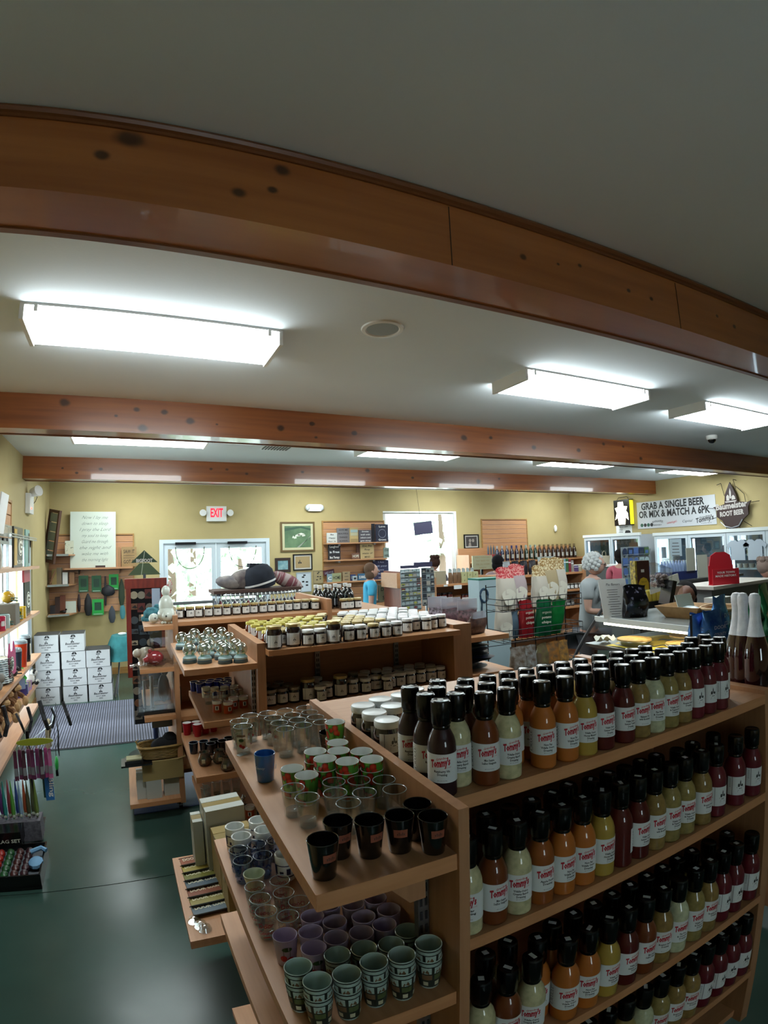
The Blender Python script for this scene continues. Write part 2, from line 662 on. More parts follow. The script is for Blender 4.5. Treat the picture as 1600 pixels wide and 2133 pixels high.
for a, b_ in ((LY0, LY0 + .08), (5.85, 5.93), (LY1 - .3, LY1 - .22), (LY1 - .08, LY1)):
    wn.box(XL - .12, XL - .02, a, b_, LZ0, LZ1)
wn.box(XL - .12, XL - .02, LY0, LY1, LZ0, LZ0 + .08).box(XL - .12, XL - .02, LY0, LY1, LZ1 - .08, LZ1).box(XL - .1, XL - .04, LY1 - .22, LY1 - .08, LZ0, LZ1)
w2 = link('window_2', wn.mesh('window_frame'))
w2['kind'] = 'structure'
part('glass_pane', MB(GLASS).box(XL - .075, XL - .067, LY0 + .08, 5.85, LZ0 + .08, LZ1 - .08), w2)
part('glass_pane', MB(GLASS).box(XL - .075, XL - .067, 5.93, LY1 - .3, LZ0 + .08, LZ1 - .08), w2)

# ---------------------------------------------------------------- outdoors
o = solo('ground', 'sunlit pale gravel yard outside the glass door and windows', 'ground', MB(mottled('pale_gravel', 'b9b8ac', 'cfd0c6', 8, .9)).box(-30, 40, YF + .2, 60, -.3, -.05).box(-40, XL - .2, -10, YF + .2, -.3, -.05))
o['kind'] = 'structure'
LEAF = mottled('tree_leaves', '8fae8a', 'b4c9aa', 3, .7)
BARK = mat('tree_bark', '5b4a3c', .9)


def tree(loc, h, r, label, seed, low=.35):
    rr = random.Random(seed)
    t = thing('tree', label, 'tree', loc, 0, 'trees seen through the back wall glass')
    part('trunk', MB(BARK).tube([(0, 0, -.1), (.05, 0, h * .4), (0, .05, h * .75)], [.16, .12, .05], 8), t)
    c = MB(LEAF)
    for _ in range(230):
        a, b_ = rr.uniform(0, 2 * PI), math.acos(rr.uniform(-1, 1))
        q = r * rr.uniform(.5, 1)**.5 * (1 + .25 * math.sin(3 * a + seed) * math.sin(2 * b_))
        p_ = Vector((q * math.sin(b_) * math.cos(a), q * math.sin(b_) * math.sin(a), h * low + (h - h * low) / 2 + math.cos(b_) * (h - h * low) / 2 * rr.uniform(.75, 1)))
        s = rr.uniform(.12, .3) * r * .7
        n1, n2 = Vector((rr.gauss(0, 1), rr.gauss(0, 1), rr.gauss(0, 1))).normalized(), Vector((rr.gauss(0, 1), rr.gauss(0, 1), rr.gauss(0, 1))).normalized()
        u = n1.cross(n2).normalized()
        c.add([p_ + n1 * s, p_ + u * s * .6, p_ - n1 * s, p_ - u * s * .6, p_ + n2 * s * .3], [(0, 1, 4), (1, 2, 4), (2, 3, 4), (3, 0, 4)])
    part('crown', c, t)
    return t


q = at(918, 1105, Y=17)
tree((q.x, 17, 0), 4.6, 1.25, 'rounded tree outside the shop window at its right edge', 3, .3)
for i, (px, Y_, h, r, lb) in enumerate(((352, 14, 3.0, 1.0, 'leafy shrub tree seen through left pane of the glass door'),
                                        (400, 24, 4.5, 1.6, 'distant wide tree behind the left door leaf'), (500, 15, 2.2, .9, 'low tree seen through right pane of the glass door'))):
    q = at(px, 1150, Y=Y_)
    tree((q.x, Y_, 0), h, r, lb, 20 + i, .1)

# ---------------------------------------------------------------- ceiling fixtures
LENS = mat('lit_diffuser', 'ffffff', .5, emit=LAMP)
LENS.node_tree.nodes['Principled BSDF'].inputs['Emission Color'].default_value = (.90, .99, 1, 1)


def make_light():
    t = thing('ceiling_light', 'x', 'ceiling light', group='fluorescent ceiling fixtures between the beams')
    b = MB(LENS)
    b.prism([(-.17, 0), (-.17, -.05), (-.15, -.078), (.15, -.078), (.17, -.05), (.17, 0)], -.592, .592, Matrix(((0, 0, 1, 0), (1, 0, 0, 0), (0, 1, 0, 0), (0, 0, 0, 1))))
    part('diffuser', b, t)
    for s in (-1, 1):
        x = s * .602
        part('end_cap', MB(WHITE).box(x - .01, x + .01, -.178, .178, -.082, 0), t)
    c = MB(WHITE)
    for x in (-.54, .54):
        c.box(x - .008, x + .008, -.19, -.172, -.045, -.01)
    c.box(-.6, .6, -.18, -.172, -.012, 0).box(-.6, .6, .172, .18, -.012, 0)
    part('latch_strip', c, t)
    return t


LT = Stock(make_light)
rows = [('nearest', 2.79, (.11, 2.92, 4.86)), ('middle', 5.38, (.1, 2.95, 5.55, 8.1)), ('farthest', 8.15, (.08, 2.8, 5.5, 8.05))]
for rn, y, xs in rows:
    for k, x in enumerate(xs):
        LT.put((x, y, ZC - .001), 0, '%s fluorescent fixture from the left in the %s row of lights' % (ordinal(k), rn) if k < len(xs) - 1 else 'fluorescent fixture at the right end of the %s row of lights' % rn)
q = at(797, 685, Z=ZC)
t = thing('ceiling_speaker', 'round white ceiling speaker between the two nearest fixtures', 'speaker', (q.x, q.y, ZC))
part('bezel', MB(WHITE).lathe([(.085, -.004), (.09, -.009), (.108, -.007), (.112, 0)], 36), t)
part('grille', MB(mat('grille_grey', '9aa2a2', .6)).lathe([(.0001, -.007), (.06, -.0065), (.084, -.004), (.084, 0)], 36), t)


def dome(px, py, X=None, label='', s=1):
    q = at(px, py, Z=ZC - .03)
    t = thing('dome_camera', label, 'security camera', (q.x, q.y, ZC), 0, None)
    t.scale = (s, s, s)
    part('mount', MB(WHITE).lathe([(.0001, -.045), (.05, -.045), (.062, -.03), (.062, 0)], 24), t)
    part('dome', MB(mat('smoked_dome', '050507', .08)).ball((0, 0, -.043), .045, 16), t)


dome(1483, 913, label='white dome camera on the ceiling right of the nearest lights')
dome(681, 1022, label='small dome camera on ceiling above the emergency light')
dome(1080, 1030, label='small dome camera on ceiling near the back right corner')
q = at(577, 931, Z=ZC)
t = thing('ceiling_vent', 'slotted ceiling vent beside the middle row of lights', 'vent', (q.x, q.y, ZC))
part('backing', MB(WHITE).box(-.15, .15, -.15, .15, -.006, 0), t)
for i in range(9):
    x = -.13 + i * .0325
    part('slat', MB(mat('vent_shadow', '3a4040', .6)).box(x - .008, x + .008, -.13, .13, -.012, -.0061), t)  # dark strips whose colour paints the shade inside the vent's slots


# ---------------------------------------------------------------- shelving units
def board(parent, x0, x1, y0, y1, zt, th=.028, along='x', name='shelf', label=None):
    o = part(name, MB(LAM if along == 'x' else LAMY).box(x0, x1, y0, y1, zt - th, zt), parent, label)
    e = MB(EDGE)
    for a in ((x0, x1, y0 - .0012, y0 - .0001, zt - th, zt), (x0 - .0012, x0 - .0001, y0, y1, zt - th, zt)):
        e.box(*a)
    part('edge_band', e, o)
    return o


def upright(parent, x, y, z0, z1, w=.03):
    b = MB(STEEL).box(x - w / 2, x + w / 2, y - .008, y + .008, z0, z1)
    b.m = mat('slot_dark', '15181c', .7)
    z = z0 + .03
    while z < z1 - .03:
        b.box(x - .008, x - .003, y - .0095, y - .008, z, z + .018).box(x + .003, x + .008, y - .0095, y - .008, z, z + .018)
        z += .03
    return part('slotted_upright', b, parent)


def bracket(parent, x, y, z, dx, dy):
    """Shelf bracket reaching from the upright at x, y along dx, dy."""
    b = MB(DARKM if dx else STEEL)
    if dx:
        b.prism([(0, 0), (dx, 0), (dx, -.012), (0, -.07)], -.0015, .0015, Matrix.Translation((x, y, z)) @ Matrix(((1, 0, 0, 0), (0, 0, 1, 0), (0, 1, 0, 0), (0, 0, 0, 1))))
    else:
        b.prism([(0, 0), (dy, 0), (dy, -.012), (0, -.07)], -.0015, .0015, Matrix.Translation((x, y, z)) @ Matrix(((0, 0, 1, 0), (1, 0, 0, 0), (0, 1, 0, 0), (0, 0, 0, 1))))
    return part('bracket', b, parent)


def side_panel(parent, x0, x1, y0, y0b, y1, zt, z0=.08, name='end_panel'):
    """Upright end panel; its front edge runs from y0 at the top to y0b at the bottom."""
    b = MB(LAMZ)
    b.prism([(y0, zt), (y1, zt), (y1, z0), (y0b, z0)], x0, x1, Matrix(((0, 0, 1, 0), (1, 0, 0, 0), (0, 1, 0, 0), (0, 0, 0, 1))))
    return part(name, b, parent)


def casters(parent, pts):
    for x, y in pts:
        c = MB(DARKM).box(x - .025, x + .025, y - .02, y + .02, .045, .08)
        c.m = BLACK
        c.tube([(x - .012, y, .03), (x + .012, y, .03)], .03, 12)
        part('caster', c, parent)


ZA = [1.29, .979, .623, .323]
GA = thing('gondola', 'nearest maple gondola stocked with dressing bottles and shot glasses', 'shelving unit', (0, 0, 0), 0, 'maple gondolas on casters')
PX0, PX1 = .503, .525
side_panel(GA, PX0, PX1, .783, .783, 1.6, 1.33)
side_panel(GA, 1.715, 1.757, .9, .845, 1.72, 1.303)
part('divider', MB(LAM).box(PX1, 1.715, 1.325, 1.345, .1, 1.262), GA)
for z, y0 in zip(ZA, (.898, .885, .865, .85)):
    board(GA, PX1 + .0005, 1.7145, y0, 1.324 if z < 1.2 else 1.70, z)
for z in ZA[1:]:
    board(GA, PX1 + .0005, 1.7145, 1.346, 1.70, z)
board(GA, PX1 + .0005, 1.7145, .88, 1.70, .12, name='base_shelf')
for z in ZA:
    for x in (.58, 1.16, 1.66):
        bracket(GA, x, 1.31, z - .029, 0, -.36)
# end shelves on the aisle side, for the shot glasses
E1, E2, E3 = 1.247, .955, .713
board(GA, .246, PX0 - .0005, .79, 1.59, E1, .03, 'y', 'end_shelf')
board(GA, .2, PX0 - .0005, .795, 1.6, E2, .03, 'y', 'end_shelf')
board(GA, .2, PX0 - .0005, .83, 1.6, E3, .03, 'y', 'end_shelf')
board(GA, .2, PX0 - .0005, .85, 1.6, .36, .03, 'y', 'end_shelf')
for y in (.9, 1.5):
    u = upright(GA, .4905, y, .1, E1 - .04, .024)
    for z in (E1, E2, E3):
        bracket(GA, .48, y, z - .031, -.22, 0)
wbk = MB(LAMZ).prism([(.478, 1.216), (.40, 1.216), (.41, 1.165), (.445, 1.13), (.478, 1.13)], .86, .876, Matrix(((1, 0, 0, 0), (0, 0, 1, 0), (0, 1, 0, 0), (0, 0, 0, 1))))
part('wooden_bracket', wbk, GA)
casters(GA, ((.6, .98), (1.66, .98), (.6, 1.62), (1.66, 1.62)))

# gondola B: jars, with snow globes on its end shelves
ZB = [1.288, .965, .64, .33]
GB = thing('gondola', 'second maple gondola holding jars with snow globes at its end', 'shelving unit', (0, 0, 0), 0, 'maple gondolas on casters')
side_panel(GB, .606, .65, 2.79, 2.79, 3.67, 1.318)
side_panel(GB, 1.80, 1.93, 2.80, 2.80, 3.67, 1.31)
part('divider', MB(LAM).box(.65, 1.80, 3.2, 3.22, .1, 1.25), GB)
for z in ZB:
    board(GB, .6505, 1.7995, 2.72 if z > 1.2 else 2.70, 3.199 if z < 1.2 else 3.6, z)
board(GB, .6505, 1.7995, 2.70, 3.6, .12, name='base_shelf')
for x in (.68, 1.06, 1.6):
    upright(GB, x, 3.188, .15, 1.25)
    for z in ZB:
        bracket(GB, x, 3.18, z - .029, 0, -.42)
B1, B2, B3, B4 = 1.22, .95, .68, .40
for z, x0, y1 in ((B1, .245, 3.7), (B2, .33, 3.5), (B3, .28, 3.55), (B4, .33, 3.55)):
    board(GB, x0, .6055, 2.79, y1, z, .03, 'y', 'end_shelf')
upright(GB, .596, 2.86, .1, 1.19, .02)
# right-hand end shelves with dried goods
RB1, RB2 = at(985, 1327, X=2.0).z, at(1000, 1408, X=2.0).z
for z, x1 in ((RB1, 2.27), (RB2, 2.3)):
    board(GB, 1.9305, x1, 2.86, 3.6, z, .03, 'y', 'end_shelf')
casters(GB, ((.66, 2.86), (1.82, 2.86), (.66, 3.6), (1.82, 3.6)))

# gondola C: jars in front of the door, with novelty goods on its end
ZC1 = at(500, 1287, Y=3.97).z
GC = thing('gondola', 'third maple gondola below the glass door with dark jars on top', 'shelving unit', (0, 0, 0), 0, 'maple gondolas on casters')
xc0, xc1 = at(370, 1285, Y=3.97).x, at(683, 1262, Y=3.97).x
side_panel(GC, xc0 - .035, xc0, 3.95, 3.9, 4.85, ZC1 + .05)
side_panel(GC, xc1 - .0, xc1 + .04, 3.99, 3.95, 4.85, ZC1 + .09)
part('divider', MB(LAM).box(xc0, xc1, 4.4, 4.42, .1, ZC1 - .03), GC)
for z in (ZC1, ZC1 - .33, ZC1 - .66, ZC1 - 1.0):
    board(GC, xc0 + .0005, xc1 - .0005, 3.97, 4.399 if z < ZC1 else 4.8, z)
D1, D2, D3, D4 = at(330, 1304, Y=3.9).z, at(330, 1392, Y=3.9).z, at(330, 1493, Y=3.9).z, .14
for z, px0 in ((D1, 303), (D2, 292), (D3, 298)):
    board(GC, at(px0, 1400, Y=3.9).x, xc0 - .0355, 3.9, 4.75, z, .03, 'y', 'end_shelf')
board(GC, at(272, 1680, Y=3.9).x, xc0 - .0355, 3.85, 4.75, D4, .03, 'y', 'end_shelf')
casters(GC, ((xc0 - .03, 4.0), (xc1, 4.0), (xc0, 4.7)))


# ---------------------------------------------------------------- marks printed on labels
EMBLEM = [[(-.07, .2), (.07, .2), (.07, .7), (0, 1), (-.07, .7)], [(-.34, .05), (-.1, .05), (-.1, .38), (-.22, .52), (-.34, .38)], [(.1, .08), (.42, .12), (.36, .34), (.24, .46), (.1, .34)],
          [(-.5, 0), (.5, .03), (.42, -.07), (-.42, -.1)], [(-.2, -.14), (.25, -.12), (.2, -.2), (-.16, -.22)]]


def cyl(r, z, a, h, c=(0, 0, 0), lift=.0009):
    def f(x, y):
        t = a + x * h / r
        return (c[0] + (r + lift) * math.cos(t), c[1] + (r + lift) * math.sin(t), c[2] + z + y * h)
    return f


def flat(c, h, u=(1, 0, 0), v=(0, 0, 1), n=(0, -1, 0), lift=.0015):
    c, u, v, n = Vector(c), Vector(u), Vector(v), Vector(n)
    return lambda x, y: c + u * (x * h) + v * (y * h) + n * lift


def stamp(mb, polys, f):
    for p_ in polys:
        mb.add([f(x, y) for x, y in p_], [tuple(range(len(p_)))])
    return mb


def lines(n, w=1.0, gap=.16, th=.07, seed=1, y0=0):
    rr = random.Random(seed)
    out = []
    for i in range(n):
        y = y0 - i * gap
        k = w * rr.uniform(.6, 1) / 2
        out.append([(-k, y), (k, y), (k, y + th), (-k, y + th)])
    return out


# ---------------------------------------------------------------- dressing and sauce bottles
RB = .0305
PROF = [(.0001, .0), (.027, .0), (.0302, .004), (RB, .012), (RB, .104), (.0295, .114), (.0262, .125), (.0215, .134), (.0175, .142), (.0165, .15)]
CAPP = [(.0182, .141), (.0192, .1445), (.0185, .148), (.0195, .1495), (.0212, .152), (.0215, .19), (.0208, .1975), (.0185, .2), (.017, .1992), (.0001, .1985)]
BLK = mat('black_cap', '08080a', .22)
SAUCE = {'raspberry': ('2a0f14', 'dark raspberry'), 'cream': ('c9c397', 'cream'), 'brown': ('6b3415', 'brown'), 'orange': ('b0662a', 'orange'), 'amber': ('8e4c1e', 'amber'),
         'yellow': ('a98d3c', 'mustard yellow'), 'red': ('4f1410', 'brick red'), 'tan': ('8f7440', 'tan'), 'pale': ('c3c6a2', 'pale green'), 'fleck': ('94834c', 'flecked olive'), 'barbecue': ('5c1520', 'deep red')}
FLAV = {'raspberry': 'Raspberry Vin\nDressing', 'cream': 'Vidalia-Onion\nCreamy Ranch\nDressing', 'brown': 'Miso Sesame\nScallion Vinaigrette', 'orange': 'Non Fat\nVidalia Onion\nDressing',
        'amber': 'Apple Pecan\nDressing', 'yellow': 'Vidalia Onion\nHoney Mustard\nDressing', 'red': 'Vidalia Onion\nSummer Tomato\nDressing', 'tan': 'Balsamic Vin\nwith Rosemary', 'pale': 'Fat Free\n& Cucumber\nDressing',
        'fleck': 'Vidalia Onion\n& Peppercorn\nDressing', 'caesar': 'Caesar\nDressing', 'roasted': 'Roasted Garlic\nDressing'}
CAPMESH = MB(BLK).lathe(CAPP, 24).mesh('cap')
_l = MB(PAPER)
_l.arc(RB, .034, .094, -PI / 2 - 1.75, -PI / 2 + 1.75, 22)
LABM = _l.mesh('label')
_l = MB(PAPER)
_l.arc(RB, .034, .088, -PI / 2 - 1.15, -PI / 2 + .75, 14)
_l.m = INK
_l.arc(RB + .0004, .034, .088, -PI / 2 - .72, -PI / 2 - .69, 1)
LABB = _l.mesh('label')
STK = []
for k in range(4):
    a = k * .7 + .2
    STK.append(MB(PAPER).cbox((0, 0, .2006), (.017 if k % 2 else .012, .009 if k % 2 else .012, .0004), a).mesh('price_sticker'))
PRINT = {}


def label_print(kind):
    if kind in PRINT:
        return PRINT[kind]
    b = MB(REDINK)
    if kind == 'barbecue':
        b.m = INK
        stamp(b, EMBLEM, cyl(RB, .058, -PI / 2 + .05, .022))
        stamp(b, lines(2, .9, .16, .06, 3, -.45), cyl(RB, .058, -PI / 2 + .05, .022))
        b.m = GREYINK
        stamp(b, lines(6, .25, .2, .05, 4, 1), cyl(RB, .058, -PI / 2 - .92, .022))
    else:
        wrap(b, "Tommy's", RB, .069, .0155, width=.042, bold=.075, slope=.16, res=1)
        wrap(b, 'Grandma', RB, .0825, .005, -PI / 2 + .1, width=.024, bold=.02, slope=.16, arch=.0015, res=1)
        wrap(b, 'Door County', RB, .0655, .0025, -PI / 2 + .5, width=.014, slope=.1, res=1)
        b.m = INK
        wrap(b, FLAV[kind], RB, .0562, .0048, -PI / 2 + .1, width=.033, bold=.045, res=1)
        wrap(b, 'NET 12.5 FL OZ (370ml)', RB, .038, .0022, -PI / 2 + .1, width=.02, res=1)
        b.m = GREYINK
        stamp(b, lines(15, .9, .2, .09, 7, 1.4), cyl(RB, .062, -PI / 2 - 1.35, .016))
    PRINT[kind] = b.mesh('label_print')
    return PRINT[kind]


BODY = {}


def body(c):
    if c not in BODY:
        m = mottled('sauce_' + c, SAUCE[c][0], SAUCE[c][0], 60, .5, coat=.8)
        m.node_tree.nodes['Principled BSDF'].inputs['Specular IOR Level'].default_value = .15
        if c in ('fleck', 'cream', 'tan', 'pale'):
            m.node_tree.nodes['Color Ramp'].color_ramp.elements[0].color = (*[v * .72 for v in lin(SAUCE[c][0])], 1)
        BODY[c] = MB(m).lathe(PROF, 24).mesh('bottle_body')
    return BODY[c]


def bottle(c, loc, rz, s, label, sticker, group, flav=None):
    t = thing('dressing_bottle', label, 'bottle', loc, rz, group)
    t.scale = (s, s, s)
    part('bottle_body', body(c), t)
    part('cap', CAPMESH, t)
    l = part('label', LABB if c == 'barbecue' else LABM, t)
    part('label_print', label_print(flav or c), l)
    if sticker is not None:
        part('price_sticker', STK[sticker], t)
    return t


ROWS = {
 0: ('top shelf', [
  ('f', 893, 1462, 'raspberry', 1), ('b', 863, 1449, 'raspberry', 1), ('b', 837, 1435, 'raspberry', 1), ('f', 942, 1452, 'cream', 1), ('f', 990, 1443, 'brown', 1), ('f', 1041, 1435, 'cream', 1),
  ('f', 1099, 1392, 'orange', 0), ('f', 1137, 1420, 'orange', 1), ('f', 1177, 1409, 'orange', 0), ('f', 1220, 1402, 'yellow', 0), ('f', 1256, 1394, 'red', 0), ('f', 1308, 1387, 'red', 0),
  ('f', 1336, 1379, 'tan', 0), ('f', 1366, 1372, 'pale', 0), ('f', 1396, 1364, 'fleck', 0), ('f', 1425, 1359, 'tan', 0), ('f', 1446, 1351, 'barbecue', 0), ('f', 1475, 1343, 'barbecue', 0), ('f', 1507, 1340, 'barbecue', 0),
  ('b', 900, 1437, 'cream', 1), ('b', 912, 1423, 'cream', 1), ('b', 957, 1431, 'brown', 0), ('b', 971, 1414, 'brown', 0), ('b', 1007, 1424, 'cream', 0), ('b', 1016, 1406, 'cream', 0),
  ('b', 1049, 1416, 'orange', 1), ('b', 1062, 1400, 'orange', 0), ('b', 1098, 1408, 'orange', 0), ('b', 1141, 1387, 'orange', 1), ('b', 1139, 1401, 'orange', 0), ('b', 1176, 1380, 'orange', 0), ('b', 1179, 1395, 'orange', 0), ('b', 1221, 1374, 'yellow', 0),
  ('b', 1218, 1385, 'yellow', 0), ('b', 1255, 1366, 'red', 0), ('b', 1265, 1380, 'red', 0), ('b', 1291, 1359, 'red', 0), ('b', 1293, 1373, 'tan', 1), ('b', 1323, 1352, 'tan', 0), ('b', 1326, 1364, 'pale', 0),
  ('b', 1356, 1348, 'pale', 0), ('b', 1356, 1361, 'pale', 0), ('b', 1387, 1352, 'fleck', 0), ('b', 1407, 1346, 'tan', 0), ('b', 1432, 1339, 'barbecue', 0), ('b', 1444, 1328, 'barbecue', 0),
  ('b', 1467, 1322, 'barbecue', 0), ('b', 1481, 1334, 'barbecue', 0), ('b', 1498, 1327, 'barbecue', 0)]),
 1: ('second shelf', [
  ('f', 987, 1741, 'cream', 1), ('f', 1039, 1724, 'brown', 1), ('f', 1087, 1710, 'cream', 1), ('f', 1136, 1696, 'amber', 1), ('f', 1174, 1677, 'orange', 1), ('f', 1217, 1661, 'orange', 1), ('f', 1267, 1648, 'yellow', 1),
  ('f', 1298, 1636, 'red', 1), ('f', 1345, 1624, 'red', 1), ('f', 1371, 1607, 'tan', 1), ('b', 1402, 1592, 'fleck', 0), ('f', 1435, 1579, 'fleck', 1), ('f', 1475, 1570, 'tan', 1), ('f', 1492, 1553, 'barbecue', 1),
  ('f', 1540, 1536, 'barbecue', 0), ('f', 1573, 1518, 'barbecue', 0), ('b', 996, 1708, 'cream', 1), ('b', 1040, 1691, 'brown', 1), ('b', 1073, 1680, 'cream', 0), ('b', 1116, 1669, 'amber', 1), ('b', 1151, 1657, 'orange', 1), ('b', 1180, 1644, 'orange', 1),
  ('b', 1231, 1630, 'yellow', 1), ('b', 1270, 1612, 'red', 1), ('b', 1303, 1603, 'red', 0), ('b', 1330, 1591, 'tan', 1), ('b', 1366, 1579, 'pale', 1), ('b', 1429, 1564, 'fleck', 0), ('b', 1460, 1549, 'tan', 1), ('b', 1505, 1530, 'barbecue', 0)]),
 2: ('third shelf', [
  ('f', 1003, 2038, 'cream', 1), ('f', 1067, 2019, 'brown', 1), ('f', 1105, 1993, 'cream', 1), ('b', 1057, 1960, 'cream', 1), ('b', 1030, 1995, 'brown', 1), ('b', 1130, 1953, 'orange', 1), ('f', 1172, 1938, 'orange', 1),
  ('f', 1207, 1960, 'orange', 1), ('f', 1248, 1941, 'orange', 1), ('b', 1213, 1915, 'orange', 1), ('b', 1253, 1890, 'yellow', 1), ('f', 1291, 1917, 'yellow', 1), ('f', 1326, 1896, 'red', 1), ('b', 1287, 1876, 'red', 1),
  ('f', 1370, 1878, 'brown', 1), ('f', 1396, 1860, 'tan', 1), ('b', 1367, 1837, 'tan', 1), ('f', 1424, 1835, 'pale', 0), ('f', 1458, 1807, 'fleck', 1), ('f', 1497, 1795, 'tan', 1), ('b', 1460, 1782, 'fleck', 1),
  ('f', 1528, 1780, 'barbecue', 1), ('f', 1555, 1764, 'barbecue', 1), ('b', 1524, 1745, 'barbecue', 1), ('f', 1594, 1728, 'barbecue', 0), ('b', 1420, 1790, 'pale', 1), ('b', 1322, 1852, 'red', 1), ('b', 1385, 1812, 'tan', 1), ('b', 1488, 1760, 'tan', 0)]),
 3: ('fourth shelf', [
  ('f', 1321, 2105, 'tan', 1), ('f', 1285, 2127, 'orange', 1), ('b', 1348, 2079, 'red', 1), ('f', 1422, 2053, 'fleck', 1), ('f', 1448, 2033, 'tan', 1), ('f', 1468, 2006, 'barbecue', 1), ('f', 1494, 1989, 'barbecue', 1), ('f', 1550, 1964, 'barbecue', 1),
  ('b', 1571, 1940, 'barbecue', 1), ('b', 1378, 2042, 'fleck', 0), ('b', 1384, 2030, 'pale', 1), ('b', 1410, 2017, 'tan', 1), ('b', 1437, 2000, 'barbecue', 1), ('b', 1463, 1970, 'barbecue', 1), ('b', 1513, 1943, 'barbecue', 1)])}
HS = [.945, 1.05, 1.13, 1.16]
def spread(P, need, lim, n=400):
    """Push round things apart until none touch; lim keeps a spot on its shelf."""
    P = [list(lim(*q)) for q in P]
    for _ in range(n):
        moved = False
        for i in range(len(P)):
            for j in range(i):
                dx, dy = P[i][0] - P[j][0], P[i][1] - P[j][1]
                d = math.hypot(dx, dy)
                nd = need if not callable(need) else need(i, j)
                if d < nd:
                    if d < 1e-5:
                        dx, dy, d = 0, 1e-3, 1e-3
                    k = (nd - d) / d * .52
                    P[i][0] += dx * k
                    P[i][1] += dy * k
                    P[j][0] -= dx * k
                    P[j][1] -= dy * k
                    moved = True
        P = [list(lim(*q)) for q in P]
        if not moved:
            break
    return P


for k, (nm, L_) in ROWS.items():
    n = {'f': 0, 'b': 0}
    L_ = sorted(L_, key=lambda q: q[1])
    s = HS[k]
    P = []
    for d, px, py, c, st in L_:
        q = at(px, py, Z=ZA[k] + .2 * s)
        P.append((q.x, q.y))
    y0, y1 = (.93, .92, .90, .885)[k], (1.66 if k == 0 else 1.285)
    P = spread(P, 2 * RB * s + .001, lambda x, y: (min(max(x, .562), 1.678), min(max(y, y0), y1)))
    for (d, px, py, c, st), (x, y) in zip(L_, P):
        i = n[d]
        n[d] += 1
        fl = {('cream', 0): 'caesar'}.get((c, i)) if d == 'f' else None
        if c == 'tan' and x > 1.2:
            fl = 'roasted'
        rz = R.uniform(-.25, .2) - (.25 if x > .8 else .45 - .3 * (i % 2))
        if k == 1 and px == 1298:
            rz = 1.9
        lb = '%s %s bottle, %s from left in the %s row of the %s' % (SAUCE[c][1], 'sauce' if c == 'barbecue' else 'dressing', ordinal(i), {'f': 'front', 'b': 'back'}[d], nm)
        bottle(c, (x, y, ZA[k] + .0004), rz, s, lb, R.randrange(4) if st else None, 'dressing bottles on the nearest gondola', fl)


# ---------------------------------------------------------------- jars of preserves
def jar_meshes(r, h, lidc, bodyc, big=False):
    hb = h - .016
    b = MB(mat('preserve_' + bodyc, bodyc, .12, coat=1)).lathe([(.0001, 0), (r * .93, 0), (r, .004), (r, hb - .014), (r * .9, hb - .004), (r * .86, hb + .002), (.0001, hb + .002)], 16)
    l = MB(mat('lid_' + lidc, lidc, .3, .55 if lidc != 'dfe3e3' else 0)).lathe([(r * .92, hb), (r * .94, hb + .002), (r * .94, h - .002), (r * .9, h), (r * .82, h - .001), (.0001, h - .001)], 18)
    lb = MB(PAPER)
    z0, z1 = (.012, .012 + (.045 if not big else .06))
    lb.arc(r, z0, z1, -PI / 2 - .95, -PI / 2 + .85, 9)
    lb.m = GREYINK
    lb.arc(r + .0003, z0, z1, -PI / 2 - .6, -PI / 2 - .57, 1)
    pr = MB(GREYINK)
    stamp(pr, EMBLEM, cyl(r, z0 + .02, -PI / 2 + .1, .019))
    stamp(pr, lines(2, 1.3, .22, .07, 5, -.5), cyl(r, z0 + .02, -PI / 2 + .1, .017))
    return b.mesh('jar_body'), l.mesh('lid'), lb.mesh('label'), pr.mesh('label_print')


JARS = {}
JT = {'white': (.034, .083, 'dfe3e3', '1c0d12', 'white-lidded'), 'gold': (.034, .083, 'c4b27e', '190c0e', 'gold-lidded'), 'big': (.042, .118, 'c2b078', '1f0f10', 'large gold-lidded'),
      'honey': (.03, .075, 'd9cf6a', '6d2c10', 'yellow-lidded honey'), 'dark': (.034, .085, '8f8a80', '150a0d', 'dark'), 'red': (.03, .1, '2a2024', '571712', 'tall red')}


def jar(kind, loc, rz, label, group, s=1):
    if kind not in JARS:
        r, h, lc, bc, _ = JT[kind]
        JARS[kind] = jar_meshes(r, h, lc, bc, kind == 'big')
    a, b, c, d = JARS[kind]
    t = thing('preserve_jar', label, 'jar', loc, rz, group)
    t.scale = (s, s, s)
    part('jar_body', a, t)
    part('lid', b, t)
    part('label_print', d, part('label', c, t))
    return t


def jars_at(L_, z, nm, group, lim, need=.0695, turn=.3, s=1):
    P = []
    for px, py, k in L_:
        q = at(px, py, Z=z + JT[k][1] * s)
        P.append((q.x, q.y))
    rad = [JT[k][0] * s for _, _, k in L_]
    P = spread(P, lambda i, j: rad[i] + rad[j] + .001, lim)
    cnt = {}
    for (x, y), (px, py, k) in zip(P, L_):
        i = cnt.get(k, 0)
        cnt[k] = i + 1
        jar(k, (x, y, z + .0004), R.uniform(-turn, turn) - .2, '%s jar, %s of its kind %s' % (JT[k][4], ordinal(i), nm), group, s)


